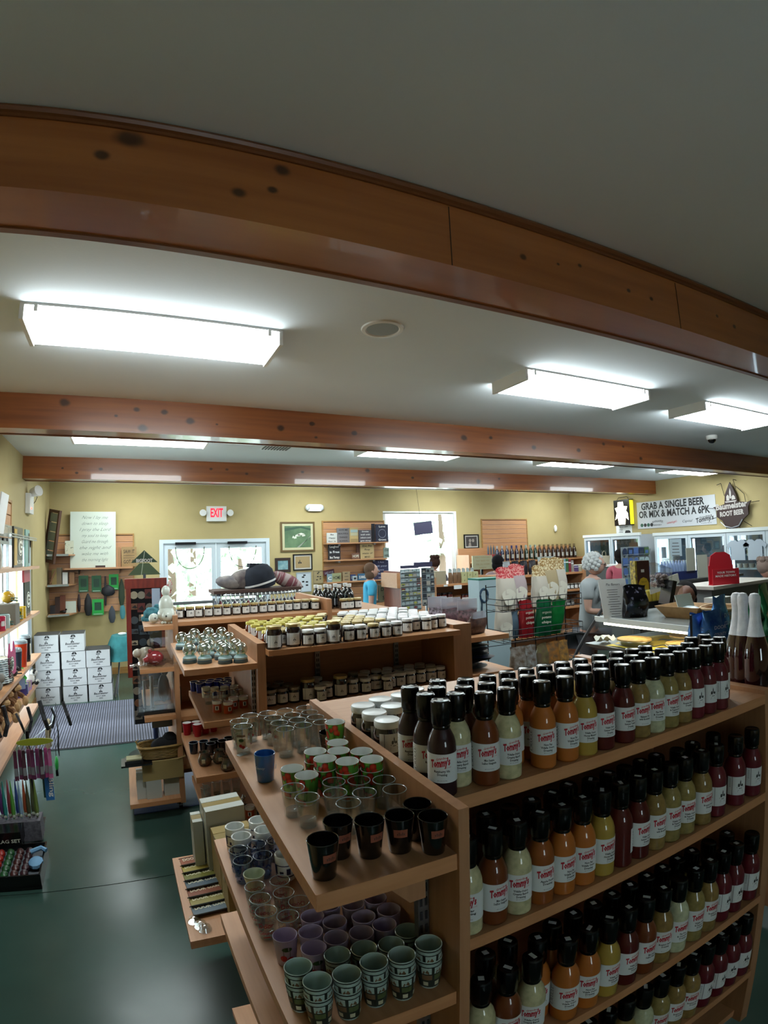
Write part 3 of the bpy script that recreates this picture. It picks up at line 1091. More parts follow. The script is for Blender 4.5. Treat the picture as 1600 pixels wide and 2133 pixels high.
W_, G_, B_, H_ = 'white', 'gold', 'big', 'honey'
fr = [(528, 1305, B_), (564, 1315, G_), (589, 1311, G_), (613, 1298, B_), (647, 1316, W_), (675, 1312, W_), (708, 1297, B_), (735, 1305, W_), (760, 1305, W_), (783, 1300, G_), (810, 1298, W_),
      (831, 1295, W_), (848, 1288, W_), (866, 1285, W_), (887, 1284, W_), (906, 1281, W_), (924, 1279, W_)]
jars_at(fr, ZB[0], 'from left, front row, second gondola top', 'preserve jars on the second gondola', lambda x, y: (min(max(x, .69), 1.757), min(max(y, 2.765), 3.1)))
n = {}
for j in range(8):
    for i in range(15):
        x = .69 + i * .0755 + (.036 if j % 2 else 0)
        y = 2.92 + j * .072
        if x > 1.77 or R.random() < .12 + .03 * j:
            continue
        k = H_ if (x < 1.12 and j > 0) else (G_ if x < 1.36 + R.uniform(-.1, .1) else W_)
        if i == 0 and j < 2:
            k = H_
        n[(k, j)] = n.get((k, j), 0) + 1
        jar(k, (x, y, ZB[0] + .0004), R.uniform(-.5, .3), '%s jar, %s along in %s row back, second gondola top' % (JT[k][4], ordinal(n[(k, j)] - 1), ordinal(j)), 'jars standing behind the front row on the second gondola')
fr = [(547, 1423, 'dark'), (571, 1434, 'dark'), (596, 1431, 'dark'), (621, 1414, B_), (649, 1427, W_), (678, 1423, W_), (707, 1406, B_), (735, 1414, W_), (761, 1412, W_), (783, 1405, G_), (810, 1405, W_),
      (835, 1399, W_), (860, 1390, W_), (877, 1387, W_), (899, 1386, W_), (921, 1384, W_), (937, 1380, W_)]
jars_at(fr, ZB[1], 'from left, front row, second gondola lower shelf', 'preserve jars on the second gondola', lambda x, y: (min(max(x, .69), 1.757), min(max(y, 2.755), 2.9)))
n = {}
for j in range(3):
    for i in range(14):
        x = .7 + i * .0765 + (.036 if j % 2 else 0)
        if x > 1.76 or (x < 1.4 and R.random() < .3):
            continue
        k = 'dark' if x < .95 or R.random() < .2 else W_
        n[(k, j)] = n.get((k, j), 0) + 1
        jar(k, (x, 2.90 + j * .072, ZB[1] + .0004), R.uniform(-.4, .3), '%s jar, %s along in %s row back, second gondola lower shelf' % (JT[k][4], ordinal(n[(k, j)] - 1), ordinal(j)), 'jars behind the front row on the second gondola lower shelf')
fr = [(375, 1259, G_), (397, 1259, G_), (416, 1260, G_), (432, 1255, G_), (449, 1257, G_), (469, 1254, G_), (486, 1255, G_), (504, 1251, G_), (522, 1250, G_), (541, 1251, G_), (559, 1247, G_), (575, 1246, G_),
      (594, 1246, G_), (610, 1247, G_), (625, 1247, G_), (642, 1242, G_), (659, 1242, G_)]
jars_at(fr, ZC1, 'from left on the third gondola top', 'gold-lidded jars on the third gondola', lambda x, y: (min(max(x, xc0 + .04), xc1 - .04), min(max(y, 4.03), 4.2)), s=1.0)
for z, nm in ((ZC1 - .33, 'second'),):
    for i in range(7):
        jar('dark', (xc0 + .06 + i * .09, 4.06, z + .0004), -.2, 'dark jar, %s from left on the %s shelf of the third gondola' % (ordinal(i), nm), 'dark jars low on the third gondola')
fr = [(753, 1468, W_), (790, 1457, W_), (775, 1482, W_), (807, 1472, W_), (795, 1497, W_), (854, 1437, W_), (835, 1445, W_)]
P = []
for px, py, k in fr:
    q = at(px, py, Z=ZA[0] + .083)
    P.append((q.x, q.y))
P = spread(P, .071, lambda x, y: (min(max(x, .563), 1.6), min(max(y, 1.1), 1.66)))
for i, (x, y) in enumerate(P):
    jar(W_, (x, y, ZA[0] + .0004), R.uniform(-.4, .3), 'white-lidded jar beside the raspberry dressing bottles, %s from the left' % ordinal(i), 'white-lidded jars behind the dressing bottles')
# jugs and jars on the right end of the third gondola
ZJ = 1.28
board(GC, xc1 + .0405, xc1 + .62, 4.2, 4.9, ZJ, .028)
side_panel(GC, xc1 + .621, xc1 + .66, 4.2, 4.2, 4.9, ZJ + .0)


def make_jug():
    t = thing('syrup_jug', 'x', 'jug', group='black syrup jugs with white caps')
    b = MB(mat('jug_black', '0d0d10', .2, coat=1)).lathe([(.0001, 0), (.05, 0), (.055, .008), (.055, .11), (.05, .14), (.03, .175), (.017, .19), (.017, .21)], 18, sy=.8)
    b.tube([(.03, 0, .18), (.052, 0, .185), (.062, 0, .16), (.055, 0, .13)], .006, 6)
    part('jug_body', b, t)
    part('cap', MB(WHITE).lathe([(.022, .205), (.024, .21), (.024, .238), (.0001, .24)], 16), t)
    l = MB(PAPER).arc(.0551, .03, .1, -PI / 2 - .5, -PI / 2 + .5, 6)
    part('label', l, t)
    return t


JG = Stock(make_jug)
for i, (px, py) in enumerate(((657, 1219), (666, 1219), (675, 1217), (686, 1221), (696, 1216), (706, 1219), (716, 1217), (729, 1220))):
    q = at(px, py, Z=ZJ + .24)
    JG.put((at((666, 686, 706, 727)[i // 2] - 8 * (i % 2), 1219, Y=4.5 + .12 * (i % 2)).x, 4.5 + .12 * (i % 2), ZJ + .0004), R.uniform(1.2, 1.9), 'black syrup jug with white cap, %s from left behind the blue-shirted shopper' % ordinal(i), .86)
for i, (px, py) in enumerate(((715, 1245), (728, 1242), (744, 1242))):
    jar(G_, (at(px, py, Y=4.34).x, 4.34, ZJ + .0004), .1, 'gold-lidded jar in front of the syrup jugs, %s from left' % ordinal(i), 'jars in front of the syrup jugs', 1.1)


# ---------------------------------------------------------------- cups and glasses
def cup_profile(rt, rb, h, w=.002, base=.006, flare=0):
    return [(.0001, 0), (rb, 0), (rb + .0008, .002), ((rt + rb) / 2 + flare, h * .5), (rt, h - .001), (rt - w / 2, h), (rt - w, h - .001), ((rt + rb) / 2 - w + flare, h * .5), (rb - w, base + .002), (rb - w * 2, base), (.0001, base)]


CLEAR = thin_glass('clear_glass', (.97, .99, .985), .13, .015)
THIN = thin_glass('thin_clear_glass', (.965, .985, .985), .17, .03)
THING = thin_glass('thin_blue_glass', (.72, .8, .92), .1)
FROST = mat('frosted_glass', 'b9a9c6', .45, alpha=.82)
CERW = mat('white_ceramic', 'e3e7e4', .15, coat=.6)
CERB = mat('black_ceramic', '0c0a0a', .16, coat=.8)
CERBL = mat('blue_ceramic', '2c5f9e', .18, coat=.8)


def tomato_print():
    m = mat('tomato_print', '2c6a24', .25, coat=.5)
    nt, N, L, b = nodes(m)
    tc = N.new('ShaderNodeTexCoord')
    v = N.new('ShaderNodeTexVoronoi')
    v.inputs['Scale'].default_value = 62
    L.new(tc.outputs['Object'], v.inputs['Vector'])
    cr = N.new('ShaderNodeValToRGB')
    e = cr.color_ramp.elements
    e[0].position, e[0].color = 0, (*lin('e04a2c'), 1)
    e[1].position, e[1].color = .52, (*lin('a81c12'), 1)
    x = e.new(.55)
    x.color = (*lin('1c4a16'), 1)
    x = e.new(.8)
    x.color = (*lin('6fae3c'), 1)
    L.new(v.outputs['Distance'], cr.inputs[0])
    n2 = N.new('ShaderNodeTexNoise')
    n2.inputs['Scale'].default_value = 36
    mp = N.new('ShaderNodeMapping')
    mp.inputs['Scale'].default_value = (1, 1, .35)
    L.new(tc.outputs['Object'], mp.inputs[0])
    L.new(mp.outputs[0], n2.inputs['Vector'])
    c2 = N.new('ShaderNodeValToRGB')
    c2.color_ramp.elements[0].position, c2.color_ramp.elements[1].position = .5, .54
    L.new(n2.outputs[0], c2.inputs[0])
    mx = N.new('ShaderNodeMix')
    mx.data_type = 'RGBA'
    mx.inputs['B'].default_value = (*lin('4f8f33'), 1)
    L.new(c2.outputs[0], mx.inputs['Factor'])
    L.new(cr.outputs[0], mx.inputs['A'])
    L.new(mx.outputs['Result'], b.inputs['Base Color'])
    return m


TOMP = tomato_print()


def cone_map(rt, rb, h, lift=.0007):
    def f(a, z):                              # angle, height -> point on the tapering wall
        r = rb + (rt - rb) * z / h + lift
        return (r * math.cos(a), r * math.sin(a), z)
    return f


def patch(mb, f, a0, a1, z0, z1, n=4):
    vs = []
    for i in range(n + 1):
        a = a0 + (a1 - a0) * i / n
        vs += [f(a, z0), f(a, z1)]
    return mb.add(vs, [(2 * i, 2 * i + 2, 2 * i + 3, 2 * i + 1) for i in range(n)])


def blob(mb, f, a, z, ra, rz, n=10):
    return mb.add([f(a + ra * math.cos(t), z + rz * math.sin(t)) for t in [2 * PI * i / n for i in range(n)]], [tuple(range(n))])


RIMG = mat('glass_rim_glint', 'b4c2c6', .08, alpha=.6, coat=.5)  # pale colour paints the bright outline along the edge of clear glass
BASEG = mat('glass_base', '9fb0b4', .05, alpha=.35, coat=.5)


def cup(name, label_, rt, rb, h, m, extra=None, seg=24, w=.002, base=.006):
    def make():
        t = thing(name, label_, 'cup' if 'cup' in name or 'mug' in name else 'glass')
        part('cup_wall' if 'cup' in name or 'mug' in name else 'glass_wall', MB(m).lathe(cup_profile(rt, rb, h, w, base), seg), t)
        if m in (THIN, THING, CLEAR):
            part('glass_rim_glint', MB(RIMG).tube([((rt - w / 2) * math.cos(a), (rt - w / 2) * math.sin(a), h) for a in [i * PI / 12 for i in range(24)]], .0009, 5, True), t)
            part('glass_base', MB(BASEG).lathe([(.0001, .0005), (rb - w, .0008), (rb - w, base + .004), (rb * .6, base + .001), (.0001, base)], 20), t)
        if extra:
            extra(t)
        return t
    return Stock(make)


def ex_black(t):
    f = cone_map(.029, .021, .07)
    b = MB(mat('copper_label', '8a4a36', .5))
    patch(b, f, -PI / 2 - .55, -PI / 2 + .45, .036, .052)
    s_ = part('label', b, t)
    g = MB(INK)
    f2 = cone_map(.029, .021, .07, .0011)
    for i in range(5):
        patch(g, f2, -PI / 2 - .3 + i * .12, -PI / 2 - .25 + i * .12, .041, .045 + .002 * (i % 2), 1)
    part('label_print', g, s_)


def ex_tomato(t):
    f = cone_map(.0275, .02, .066)
    b = MB(TOMP)
    patch(b, f, 0, 2 * PI, .003, .065, 24)
    part('printed_band', b, t)


def ex_village(t):
    f = cone_map(.0275, .02, .07)
    f2 = cone_map(.0275, .02, .07, .0012)
    b = MB(mat('print_dark', '1e2622', .5))
    patch(b, f, 0, 2 * PI, .004, .058, 24)
    patch(b, f, 0, 2 * PI, .0655, .0685, 24)
    part('printed_band', b, t)
    b = MB(mat('print_sky', '9fb3ab', .5))
    cols = [mat('print_sky'), mat('print_roof', '6e5238', .5), mat('print_cream', 'b9b79a', .5), mat('print_moss', '4d5a34', .5)]
    rr = random.Random(4)
    for i in range(6):
        a = i * PI / 3
        b.m = cols[0]
        patch(b, f2, a + .08, a + .9, .04, .056, 3)
        b.m = cols[1 if i % 2 else 3]
        patch(b, f2, a + .08, a + .95, .024, .037, 3)
        b.m = cols[2]
        patch(b, f2, a + .15, a + .6, .009, .019, 3)
        b.m = cols[1]
        b.add([cone_map(.0275, .02, .07, .0016)(a + .2 + .5 * u_, .04 + v_ * .013) for u_, v_ in ((0, 0), (1, 0), (1, .4), (.7, .9), (.4, .3), (.2, .7), (0, .3))], [tuple(range(7))])
    part('printed_picture', b, t)


def ex_cherry(t):
    f = cone_map(.027, .02, .068)
    b = MB(mat('cherry_print', 'a3121f', .3))
    for a0 in (-PI / 2, PI / 6, 5 * PI / 6):
        blob(b, f, a0 - .3, .022, .33, .0085)
        blob(b, f, a0 + .35, .017, .33, .0085)
        b.m = mat('leaf_print', '234a22', .5)
        blob(b, f, a0 + .05, .046, .45, .006)
        patch(b, f, a0 - .28, a0 - .24, .028, .046, 1)
        patch(b, f, a0 + .28, a0 + .32, .023, .046, 1)
        b.m = mat('cherry_print')
    part('cherry_print', b, t)


def ex_redtext(t):
    b = MB(REDINK)
    for a in (-PI / 2, PI / 2):
        wrap(b, 'Door', .0255, .038, .011, a, bold=.02, c=(0, 0, 0), lift=.001)
        wrap(b, 'County', .0235, .02, .009, a, bold=.02, lift=.0015)
        stamp(b, [[(-.6, .0), (.5, .15), (.6, -.05), (-.5, -.12)]], cyl(.024, .012, a, .014, lift=.001))
    part('printed_lettering', b, t)


def ex_blueprint(t):
    f = cone_map(.0265, .02, .062)
    b = MB(mat('blue_print', '1c2f6e', .4))
    for i in range(6):
        a = i * PI / 3
        for k in range(7):
            u0, u1 = k * .45, k * .45 + .46
            p_ = [f(a + .28 * math.cos(u0), .036 + .009 * math.sin(u0)), f(a + .28 * math.cos(u1), .036 + .009 * math.sin(u1)), f(a + .17 * math.cos(u1), .036 + .005 * math.sin(u1)), f(a + .17 * math.cos(u0), .036 + .005 * math.sin(u0))]
            b.add(p_, [(0, 1, 2, 3)])
        blob(b, f, a + .5, .02, .14, .004, 8)
        patch(b, f, a + .1, a + .4, .01, .013, 2)
    part('blue_print', b, t)


def ex_mug(t):
    f = cone_map(.029, .026, .07)
    b = MB(mat('navy_print', '20294e', .4))
    patch(b, f, 0, 2 * PI, .012, .016, 24)
    for i in range(9):
        a = i * .7
        patch(b, f, a, a + .4, .02, .03 + .008 * (i % 3), 2)
    patch(b, f, 0, 2 * PI, .045, .048, 24)
    part('navy_print', b, t)
    part('handle', MB(CERW).tube([(.027, 0, .055), (.045, 0, .052), (.047, 0, .03), (.027, 0, .018)], .004, 6), t)


def ex_fruit(t):
    f = cone_map(.0275, .021, .078)
    b = MB(mat('cherry_print', 'a3121f', .3))
    for a0 in (-PI / 2, PI / 6, 5 * PI / 6):
        b.m = mat('cream_print', 'b7ad92', .5)
        patch(b, f, a0 - .55, a0 + .5, .026, .05, 4)
        g = cone_map(.0275, .021, .078, .0012)
        b.m = mat('cherry_print')
        blob(b, g, a0 - .1, .028, .2, .005)
        blob(b, g, a0 + .2, .024, .2, .005)
        b.m = mat('leaf_print', '234a22', .5)
        blob(b, g, a0, .044, .3, .005)
        b.m = mat('print_roof', '6e5238', .5)
        patch(b, g, a0 - .5, a0 + .45, .054, .06, 3)
    part('printed_picture', b, t)


def ex_blue(t):
    b = MB(mat('pale_blue_print', 'a9c3de', .4))
    wrap(b, 'County', .0245, .036, .006, -PI / 2 - .9, shear=.3, lift=.002)
    stamp(b, EMBLEM, cyl(.0265, .032, -PI / 2 + 1.1, .018, lift=.0015))
    part('printed_lettering', b, t)


def ex_tan(t):
    f = cone_map(.027, .02, .066)
    b = MB(mat('cream_print', 'b7ad92', .5))
    pts = [(-1.2, .004), (1.0, .004), (1.0, .03), (.5, .038), (0, .032), (-.5, .038), (-1.2, .03)]
    b.add([f(-PI / 2 + a, z) for a, z in pts], [tuple(range(len(pts)))])
    part('printed_band', b, t)


GL = {
    'black': cup('black_cup', 'x', .029, .021, .07, CERB, ex_black, 32),
    'clear': cup('shot_glass', 'x', .0262, .0195, .062, CLEAR, None, 32, .002, .011),
    'tomato': cup('tomato_cup', 'x', .0275, .02, .066, CERW, ex_tomato, 32),
    'blue': cup('blue_cup', 'x', .0265, .021, .07, CERBL, ex_blue, 32),
    'village': cup('village_cup', 'x', .0275, .02, .07, mat('celadon_ceramic', 'a7bcb4', .2, coat=.6), ex_village, 32),
    'cherry': cup('frosted_glass', 'x', .027, .02, .068, FROST, ex_cherry, 28),
    'redtext': cup('lettered_glass', 'x', .026, .02, .066, THIN, ex_redtext, 24),
    'blueprint': cup('patterned_glass', 'x', .0265, .02, .062, THING, ex_blueprint, 24),
    'mug': cup('miniature_mug', 'x', .029, .026, .07, CERW, ex_mug, 28, .004),
    'bowl': cup('ceramic_cup', 'x', .029, .018, .05, mat('cream_ceramic', 'c3cdb6', .2, coat=.5), None, 28, .003),
    'fruit': cup('fruit_glass', 'x', .0275, .021, .078, THIN, ex_fruit, 24),
    'plain': cup('plain_glass', 'x', .026, .021, .078, THIN, None, 24),
    'heart': cup('black_cup', 'x', .027, .02, .066, CERB, ex_tan, 28),
}
GH = {'black': .07, 'clear': .062, 'tomato': .066, 'blue': .07, 'village': .07, 'cherry': .068, 'redtext': .066, 'blueprint': .062, 'mug': .07, 'bowl': .05, 'fruit': .078, 'plain': .078, 'heart': .066}
GR = {'black': .029, 'mug': .034, 'village': .028, 'tomato': .028, 'bowl': .029}


def cups_at(L_, z, words, lim, s=.93):
    """L_: rim pixel and kind; a third number lifts it on a stack."""
    P = []
    for e in L_:
        q = at(e[0], e[1], Z=z + s * (GH[e[2]] + (e[3] if len(e) > 3 else 0)))
        P.append((q.x, q.y))
    rad = [s * GR.get(e[2], .0275) for e in L_]
    P = spread(P, lambda i, j: rad[i] + rad[j] + .0006, lim, 200)
    cnt = {}
    for e, (x, y) in zip(L_, P):
        k = e[2]
        i = cnt.get(k, 0)
        cnt[k] = i + 1
        wd = words[k]
        hi = s * e[3] if len(e) > 3 else 0
        if hi:      # the cup it is stacked in
            GL[k].put((x, y, z + .0004), R.uniform(-.6, .4), wd[0] % (ordinal(i) + ' lower one'), s, wd[1])
        GL[k].put((x, y, z + .0004 + hi), R.uniform(-.5, .1) if k != 'black' else R.choice((-.9, -.35, -.1, .2)), wd[0] % (ordinal(i) + (' upper one' if hi else '')), s, wd[1])


lim1 = lambda x, y: (min(max(x, .275), .474), min(max(y, .82), 1.56))
cups_at([(672, 1747, 'black'), (710, 1708, 'black'), (773, 1705, 'black'), (833, 1693, 'black'), (881, 1674, 'black'), (919, 1698, 'black'),
         (610, 1641, 'clear'), (640, 1661, 'clear'), (697, 1629, 'clear'), (703, 1655, 'clear'), (722, 1668, 'clear'), (758, 1652, 'clear'), (766, 1625, 'clear'), (822, 1619, 'clear'), (846, 1634, 'clear'),
         (609, 1600, 'tomato'), (640, 1613, 'tomato'), (665, 1565, 'tomato', .022), (696, 1580, 'tomato', .022), (705, 1548, 'tomato', .022), (731, 1560, 'tomato', .022), (747, 1579, 'tomato', .022),
         (775, 1554, 'tomato', .022), (791, 1572, 'tomato', .022), (752, 1490, 'tomato', .044),
         (551, 1568, 'blue'), (690, 1512, 'heart'),
         (498, 1507, 'fruit'), (535, 1490, 'fruit'), (537, 1476, 'fruit'), (573, 1474, 'fruit'), (583, 1490, 'fruit'), (611, 1493, 'plain'), (623, 1469, 'plain'), (657, 1462, 'plain'), (645, 1483, 'plain'), (672, 1478, 'plain'),
         (695, 1489, 'plain'), (635, 1500, 'plain'), (660, 1497, 'plain'), (590, 1470, 'plain'), (610, 1478, 'plain')], E1,
        {'black': ('black shot cup with copper label, %s from left at the shelf corner', 'black shot cups on the near end shelf'),
         'clear': ('clear shot glass, %s from left behind the black cups', 'clear shot glasses on the near end shelf'),
         'tomato': ('tomato-patterned cup, %s from left behind the clear glasses', 'tomato-patterned cups on the near end shelf'),
         'blue': ('blue ceramic cup standing alone at the aisle edge of the end shelf%.0s', None),
         'heart': ('black cup with a tan wavy band beside the tomato cups%.0s', None),
         'fruit': ('glass with cherry picture, %s from left at far shelf end', 'cherry picture glasses'),
         'plain': ('plain glass, %s from left in the far glass cluster', 'plain glasses clustered on the end shelf')}, lim1)
solo('price_card', 'small white price card lying beside the blue cup', 'card', MB(PAPER).box(-.013, .013, -.008, .008, 0, .0006), (at(504, 1572, Z=E1).x, at(504, 1572, Z=E1).y, E1 + .0003), .5)
lim2 = lambda x, y: (min(max(x, .235), .472), min(max(y, .825), 1.56))
cups_at([(489, 1721, 'mug'), (537, 1707, 'mug'), (506, 1740, 'mug'), (547, 1728, 'mug'), (495, 1770, 'blueprint'), (534, 1758, 'blueprint'), (506, 1795, 'blueprint'), (545, 1785, 'blueprint'), (565, 1752, 'blueprint'),
         (525, 1816, 'bowl'), (582, 1778, 'mug'), (527, 1848, 'redtext'), (545, 1880, 'redtext'), (561, 1897, 'redtext'), (583, 1835, 'redtext'), (595, 1862, 'redtext'), (615, 1880, 'redtext'), (600, 1900, 'redtext'),
         (597, 1946, 'cherry'), (645, 1936, 'cherry'), (697, 1922, 'cherry'), (757, 1910, 'cherry'), (657, 1972, 'cherry'), (707, 1951, 'cherry'), (761, 1942, 'cherry'), (816, 1893, 'cherry'), (806, 1929, 'cherry'),
         (640, 1905, 'cherry'), (690, 1890, 'cherry'), (735, 1885, 'cherry'), (775, 1878, 'cherry'),
         (612, 2015, 'village', .028), (663, 2041, 'village', .028), (720, 2028, 'village', .028), (779, 2002, 'village', .028), (837, 1988, 'village', .028), (900, 1961, 'village', .028),
         (712, 1980, 'village'), (765, 1964, 'village'), (819, 1946, 'village'), (869, 1929, 'village')], E2,
        {'mug': ('white miniature mug with navy print, %s from left', 'miniature mugs'),
         'blueprint': ('clear glass with blue scroll print, %s from left near the white mugs', 'blue scroll glasses'),
         'bowl': ('cream ceramic cup below the blue scroll glasses%.0s', None),
         'redtext': ('clear glass with red lettering, %s from left', 'red lettered glasses'),
         'cherry': ('frosted lilac cherry glass, %s from left on second end shelf', 'frosted cherry glasses'),
         'village': ('celadon cup with village pictures, %s from left', 'village picture cups')}, lim2)


# ---------------------------------------------------------------- snow globes and souvenirs on the end of the second gondola
def make_globe():
    t = thing('snow_globe', 'x', 'snow globe', group='snow globes on the second gondola end shelf')
    part('base', MB(mat('globe_base', '3c5560', .35)).lathe([(.0001, 0), (.036, 0), (.038, .004), (.036, .018), (.034, .019), (.0001, .019)], 20), t)
    part('snow_bank', MB(mat('globe_snow', '9fb9bd', .5)).lathe([(.035, .019), (.036, .028), (.029, .036), (.026, .038), (.0001, .038)], 20), t)
    part('glass_ball', MB(thin_glass('globe_glass', (.78, .87, .84), .42)).ball((0, 0, .068), .036, 20), t)
    g = MB(mat('figure_white', 'd9dedb', .5)).lathe([(.009, .038), (.008, .06), (.005, .08), (.0001, .088)], 8)
    g.m = mat('figure_green', '5c8a4e', .6)
    g.lathe([(.012, .036), (.007, .055), (.0001, .068)], 7, (.013, .008, 0)).lathe([(.011, .036), (.006, .05), (.0001, .06)], 7, (-.014, .004, 0))
    part('scene_figure', g, t)
    return t


GLB = Stock(make_globe)
gp = [(392, 1353), (426, 1353), (470, 1353), (500, 1351), (461, 1346), (376, 1328), (394, 1332), (423, 1331), (450, 1331), (477, 1328), (491, 1343), (405, 1320), (437, 1318), (459, 1317), (433, 1344)]
P = [tuple(at(x, y, Z=B1 + .07).xy) for x, y in gp]
P = spread(P, .078, lambda x, y: (min(max(x, .29), .56), min(max(y, 2.84), 3.64)))
for i, (x, y) in enumerate(P):
    GLB.put((x, y, B1 + .0004), R.uniform(-1, 1), 'snow globe, %s listed from the near left on the second gondola end shelf' % ordinal(i))
OR_ = mat('orange_glaze', 'b5481a', .3)


def ex_orange(t):
    f = cone_map(.023, .023, .06)
    b = MB(PAPER)
    patch(b, f, -PI / 2 - .6, -PI / 2 + .2, .014, .036, 3)
    b.m = INK
    patch(b, cone_map(.023, .023, .06, .0012), -PI / 2 - .35, -PI / 2 - .05, .017, .033, 2)
    part('label', b, t)
    part('lid', MB(WHITE).lathe([(.0245, .044), (.0255, .046), (.0255, .06), (.024, .0605), (.021, .056), (.0001, .056)], 20), t)


GL['orange'] = cup('orange_cup', 'x', .0232, .0228, .058, OR_, ex_orange, 20)
GL['navy'] = cup('navy_cup', 'x', .0255, .02, .062, mat('navy_ceramic', '1b2338', .2, coat=.6), lambda t: part('rim', MB(mat('pale_rim', '8d9fae', .3)).tube([(.0253 * math.cos(a), .0253 * math.sin(a), .062) for a in [i * PI / 8 for i in range(16)]], .0014, 5, True), t), 20)
GL['redcup'] = cup('red_cup', 'x', .0275, .02, .075, mat('red_plastic', 'a81226', .3), lambda t: part('white_lining', MB(WHITE).lathe([(.0262, .0745), (.0253, .072), (.0185, .007), (.0001, .007)], 20), t), 20)
GL['cobalt'] = cup('cobalt_cup', 'x', .0245, .02, .058, mat('cobalt_glass', '1c2b86', .12, coat=.8), lambda t: part('rim', MB(WHITE).tube([(.0243 * math.cos(a), .0243 * math.sin(a), .058) for a in [i * PI / 8 for i in range(16)]], .0016, 5, True), t), 20)
GL['amberrim'] = cup('gold_rimmed_glass', 'x', .026, .021, .066, THIN, lambda t: part('rim', MB(mat('gold_rim', 'b68a3c', .25, .8)).tube([(.0258 * math.cos(a), .0258 * math.sin(a), .066) for a in [i * PI / 8 for i in range(16)]], .0016, 5, True), t), 20)
GL['whitecup'] = cup('white_cup', 'x', .0255, .022, .06, CERW, lambda t: part('printed_band', patch(MB(mat('blue_print', '1c2f6e', .4)), cone_map(.0255, .022, .06), -2.6, -.6, .015, .04, 6), t), 20)
GH.update(orange=.06, navy=.062, redcup=.075, cobalt=.058, amberrim=.066, whitecup=.06)


def make_creamer():
    t = thing('pottery_creamer', 'x', 'pottery', group='small glazed pottery creamers')
    part('pot_body', MB(mottled('green_brown_glaze', '24382e', '6b4632', 30, .25, coat=.6)).lathe([(.0001, 0), (.024, 0), (.034, .012), (.036, .03), (.028, .05), (.024, .062), (.028, .07), (.025, .07), (.021, .06), (.0001, .05)], 20), t)
    part('handle', MB(mat('brown_glaze', '5a3022', .25)).tube([(.03, 0, .055), (.048, 0, .05), (.048, 0, .028), (.033, 0, .02)], .004, 6), t)
    part('medallion', MB(mat('cream_glaze', 'b9b196', .4)).cbox((-.012, -.0335, .03), (.018, .003, .02), -.35), t)
    return t


GL['creamer'] = Stock(make_creamer)
GH['creamer'] = .07
GR.update(creamer=.037, orange=.026, cobalt=.0255)


def row(L_, z, kind, words, group, lim):
    P = spread([tuple(at(x, y, Z=z + GH[kind]).xy) for x, y in L_], 2 * GR.get(kind, .0275) + .001, lim, 200)
    for i, (x, y) in enumerate(P):
        GL[kind].put((x, y, z + .0004), R.uniform(-.3, .5), '%s, %s from left %s' % (words[0], ordinal(i), words[1]), 1, group)


lb = lambda x0, y0: (lambda x, y: (min(max(x, x0 + .03), .565), min(max(y, y0), 3.48)))
row([(452, 1459), (475, 1461), (487, 1452), (508, 1450)], B2, 'orange', ('orange pill-bottle cup', 'at the near edge of the second end shelf'), 'orange cups', lb(.33, 2.83))
row([(435, 1442), (461, 1438), (485, 1434), (504, 1435)], B2, 'amberrim', ('gold-rimmed glass', 'behind the orange cups'), 'gold-rimmed glasses', lb(.33, 2.90))
row([(430, 1431), (451, 1431), (472, 1429), (491, 1427)], B2, 'whitecup', ('white printed cup', 'behind the gold-rimmed glasses'), 'white printed cups', lb(.33, 2.98))
row([(422, 1419), (439, 1416), (456, 1415), (469, 1421), (416, 1403), (433, 1401), (428, 1410), (462, 1401), (469, 1405), (449, 1408), (475, 1408)], B2, 'cobalt', ('cobalt blue cup', 'in the back of the second end shelf'), 'cobalt cups', lb(.33, 3.07))
row([(384, 1495), (401, 1491), (408, 1504), (418, 1480), (425, 1498)], B3, 'redcup', ('red party-style cup', 'at the back of the third end shelf'), 'red cups', lambda x, y: (min(max(x, .31), .56), min(max(y, 3.2), 3.5)))
row([(421, 1519), (444, 1518), (466, 1516), (421, 1542), (438, 1545), (458, 1538), (476, 1533)], B3, 'navy', ('dark navy cup', 'on the third end shelf'), 'navy cups', lambda x, y: (min(max(x, .31), .56), min(max(y, 2.98), 3.15)))
row([(444, 1562), (447, 1555), (469, 1554), (475, 1578)], B3, 'creamer', ('green and brown pottery creamer', 'on the third end shelf'), 'pottery creamers', lambda x, y: (min(max(x, .33), .56), min(max(y, 2.83), 2.95)))
row([(455, 1691), (477, 1687), (498, 1686), (520, 1679)], B4, 'orange', ('orange pill-bottle cup', 'on the lowest end shelf'), 'orange cups on the lowest end shelf', lb(.33, 2.83))
row([(420, 1640), (435, 1632), (450, 1628), (470, 1625), (488, 1622)], B4, 'plain', ('upturned plain glass', 'at the back of the lowest end shelf'), 'plain glasses on the lowest end shelf', lambda x, y: (min(max(x, .36), .56), min(max(y, 3.1), 3.4)))


def make_figurine():
    t = thing('chrome_figurine', 'x', 'figurine', group='shiny figurines on the lowest end shelf')
    ch = mat('chrome', 'b8bcc2', .12, 1)
    part('stand', MB(mat('brown_stand', '3a2018', .4)).lathe([(.0001, 0), (.026, 0), (.024, .014), (.0001, .016)], 12), t)
    part('figure', MB(ch).lathe([(.01, .015), (.014, .03), (.008, .042), (.012, .055), (.005, .07), (.0001, .078)], 10).ball((.012, 0, .05), .009, 8).ball((-.01, .006, .06), .008, 8), t)
    return t


FG = Stock(make_figurine)
for i, (px, py) in enumerate(((452, 1675), (470, 1668), (482, 1660), (497, 1655), (508, 1668))):
    FG.put((.37 + i * .042, 2.97 + .05 * (i % 2), B4 + .0004), i, 'chrome figurine on brown stand, %s from left behind the orange cups' % ordinal(i))

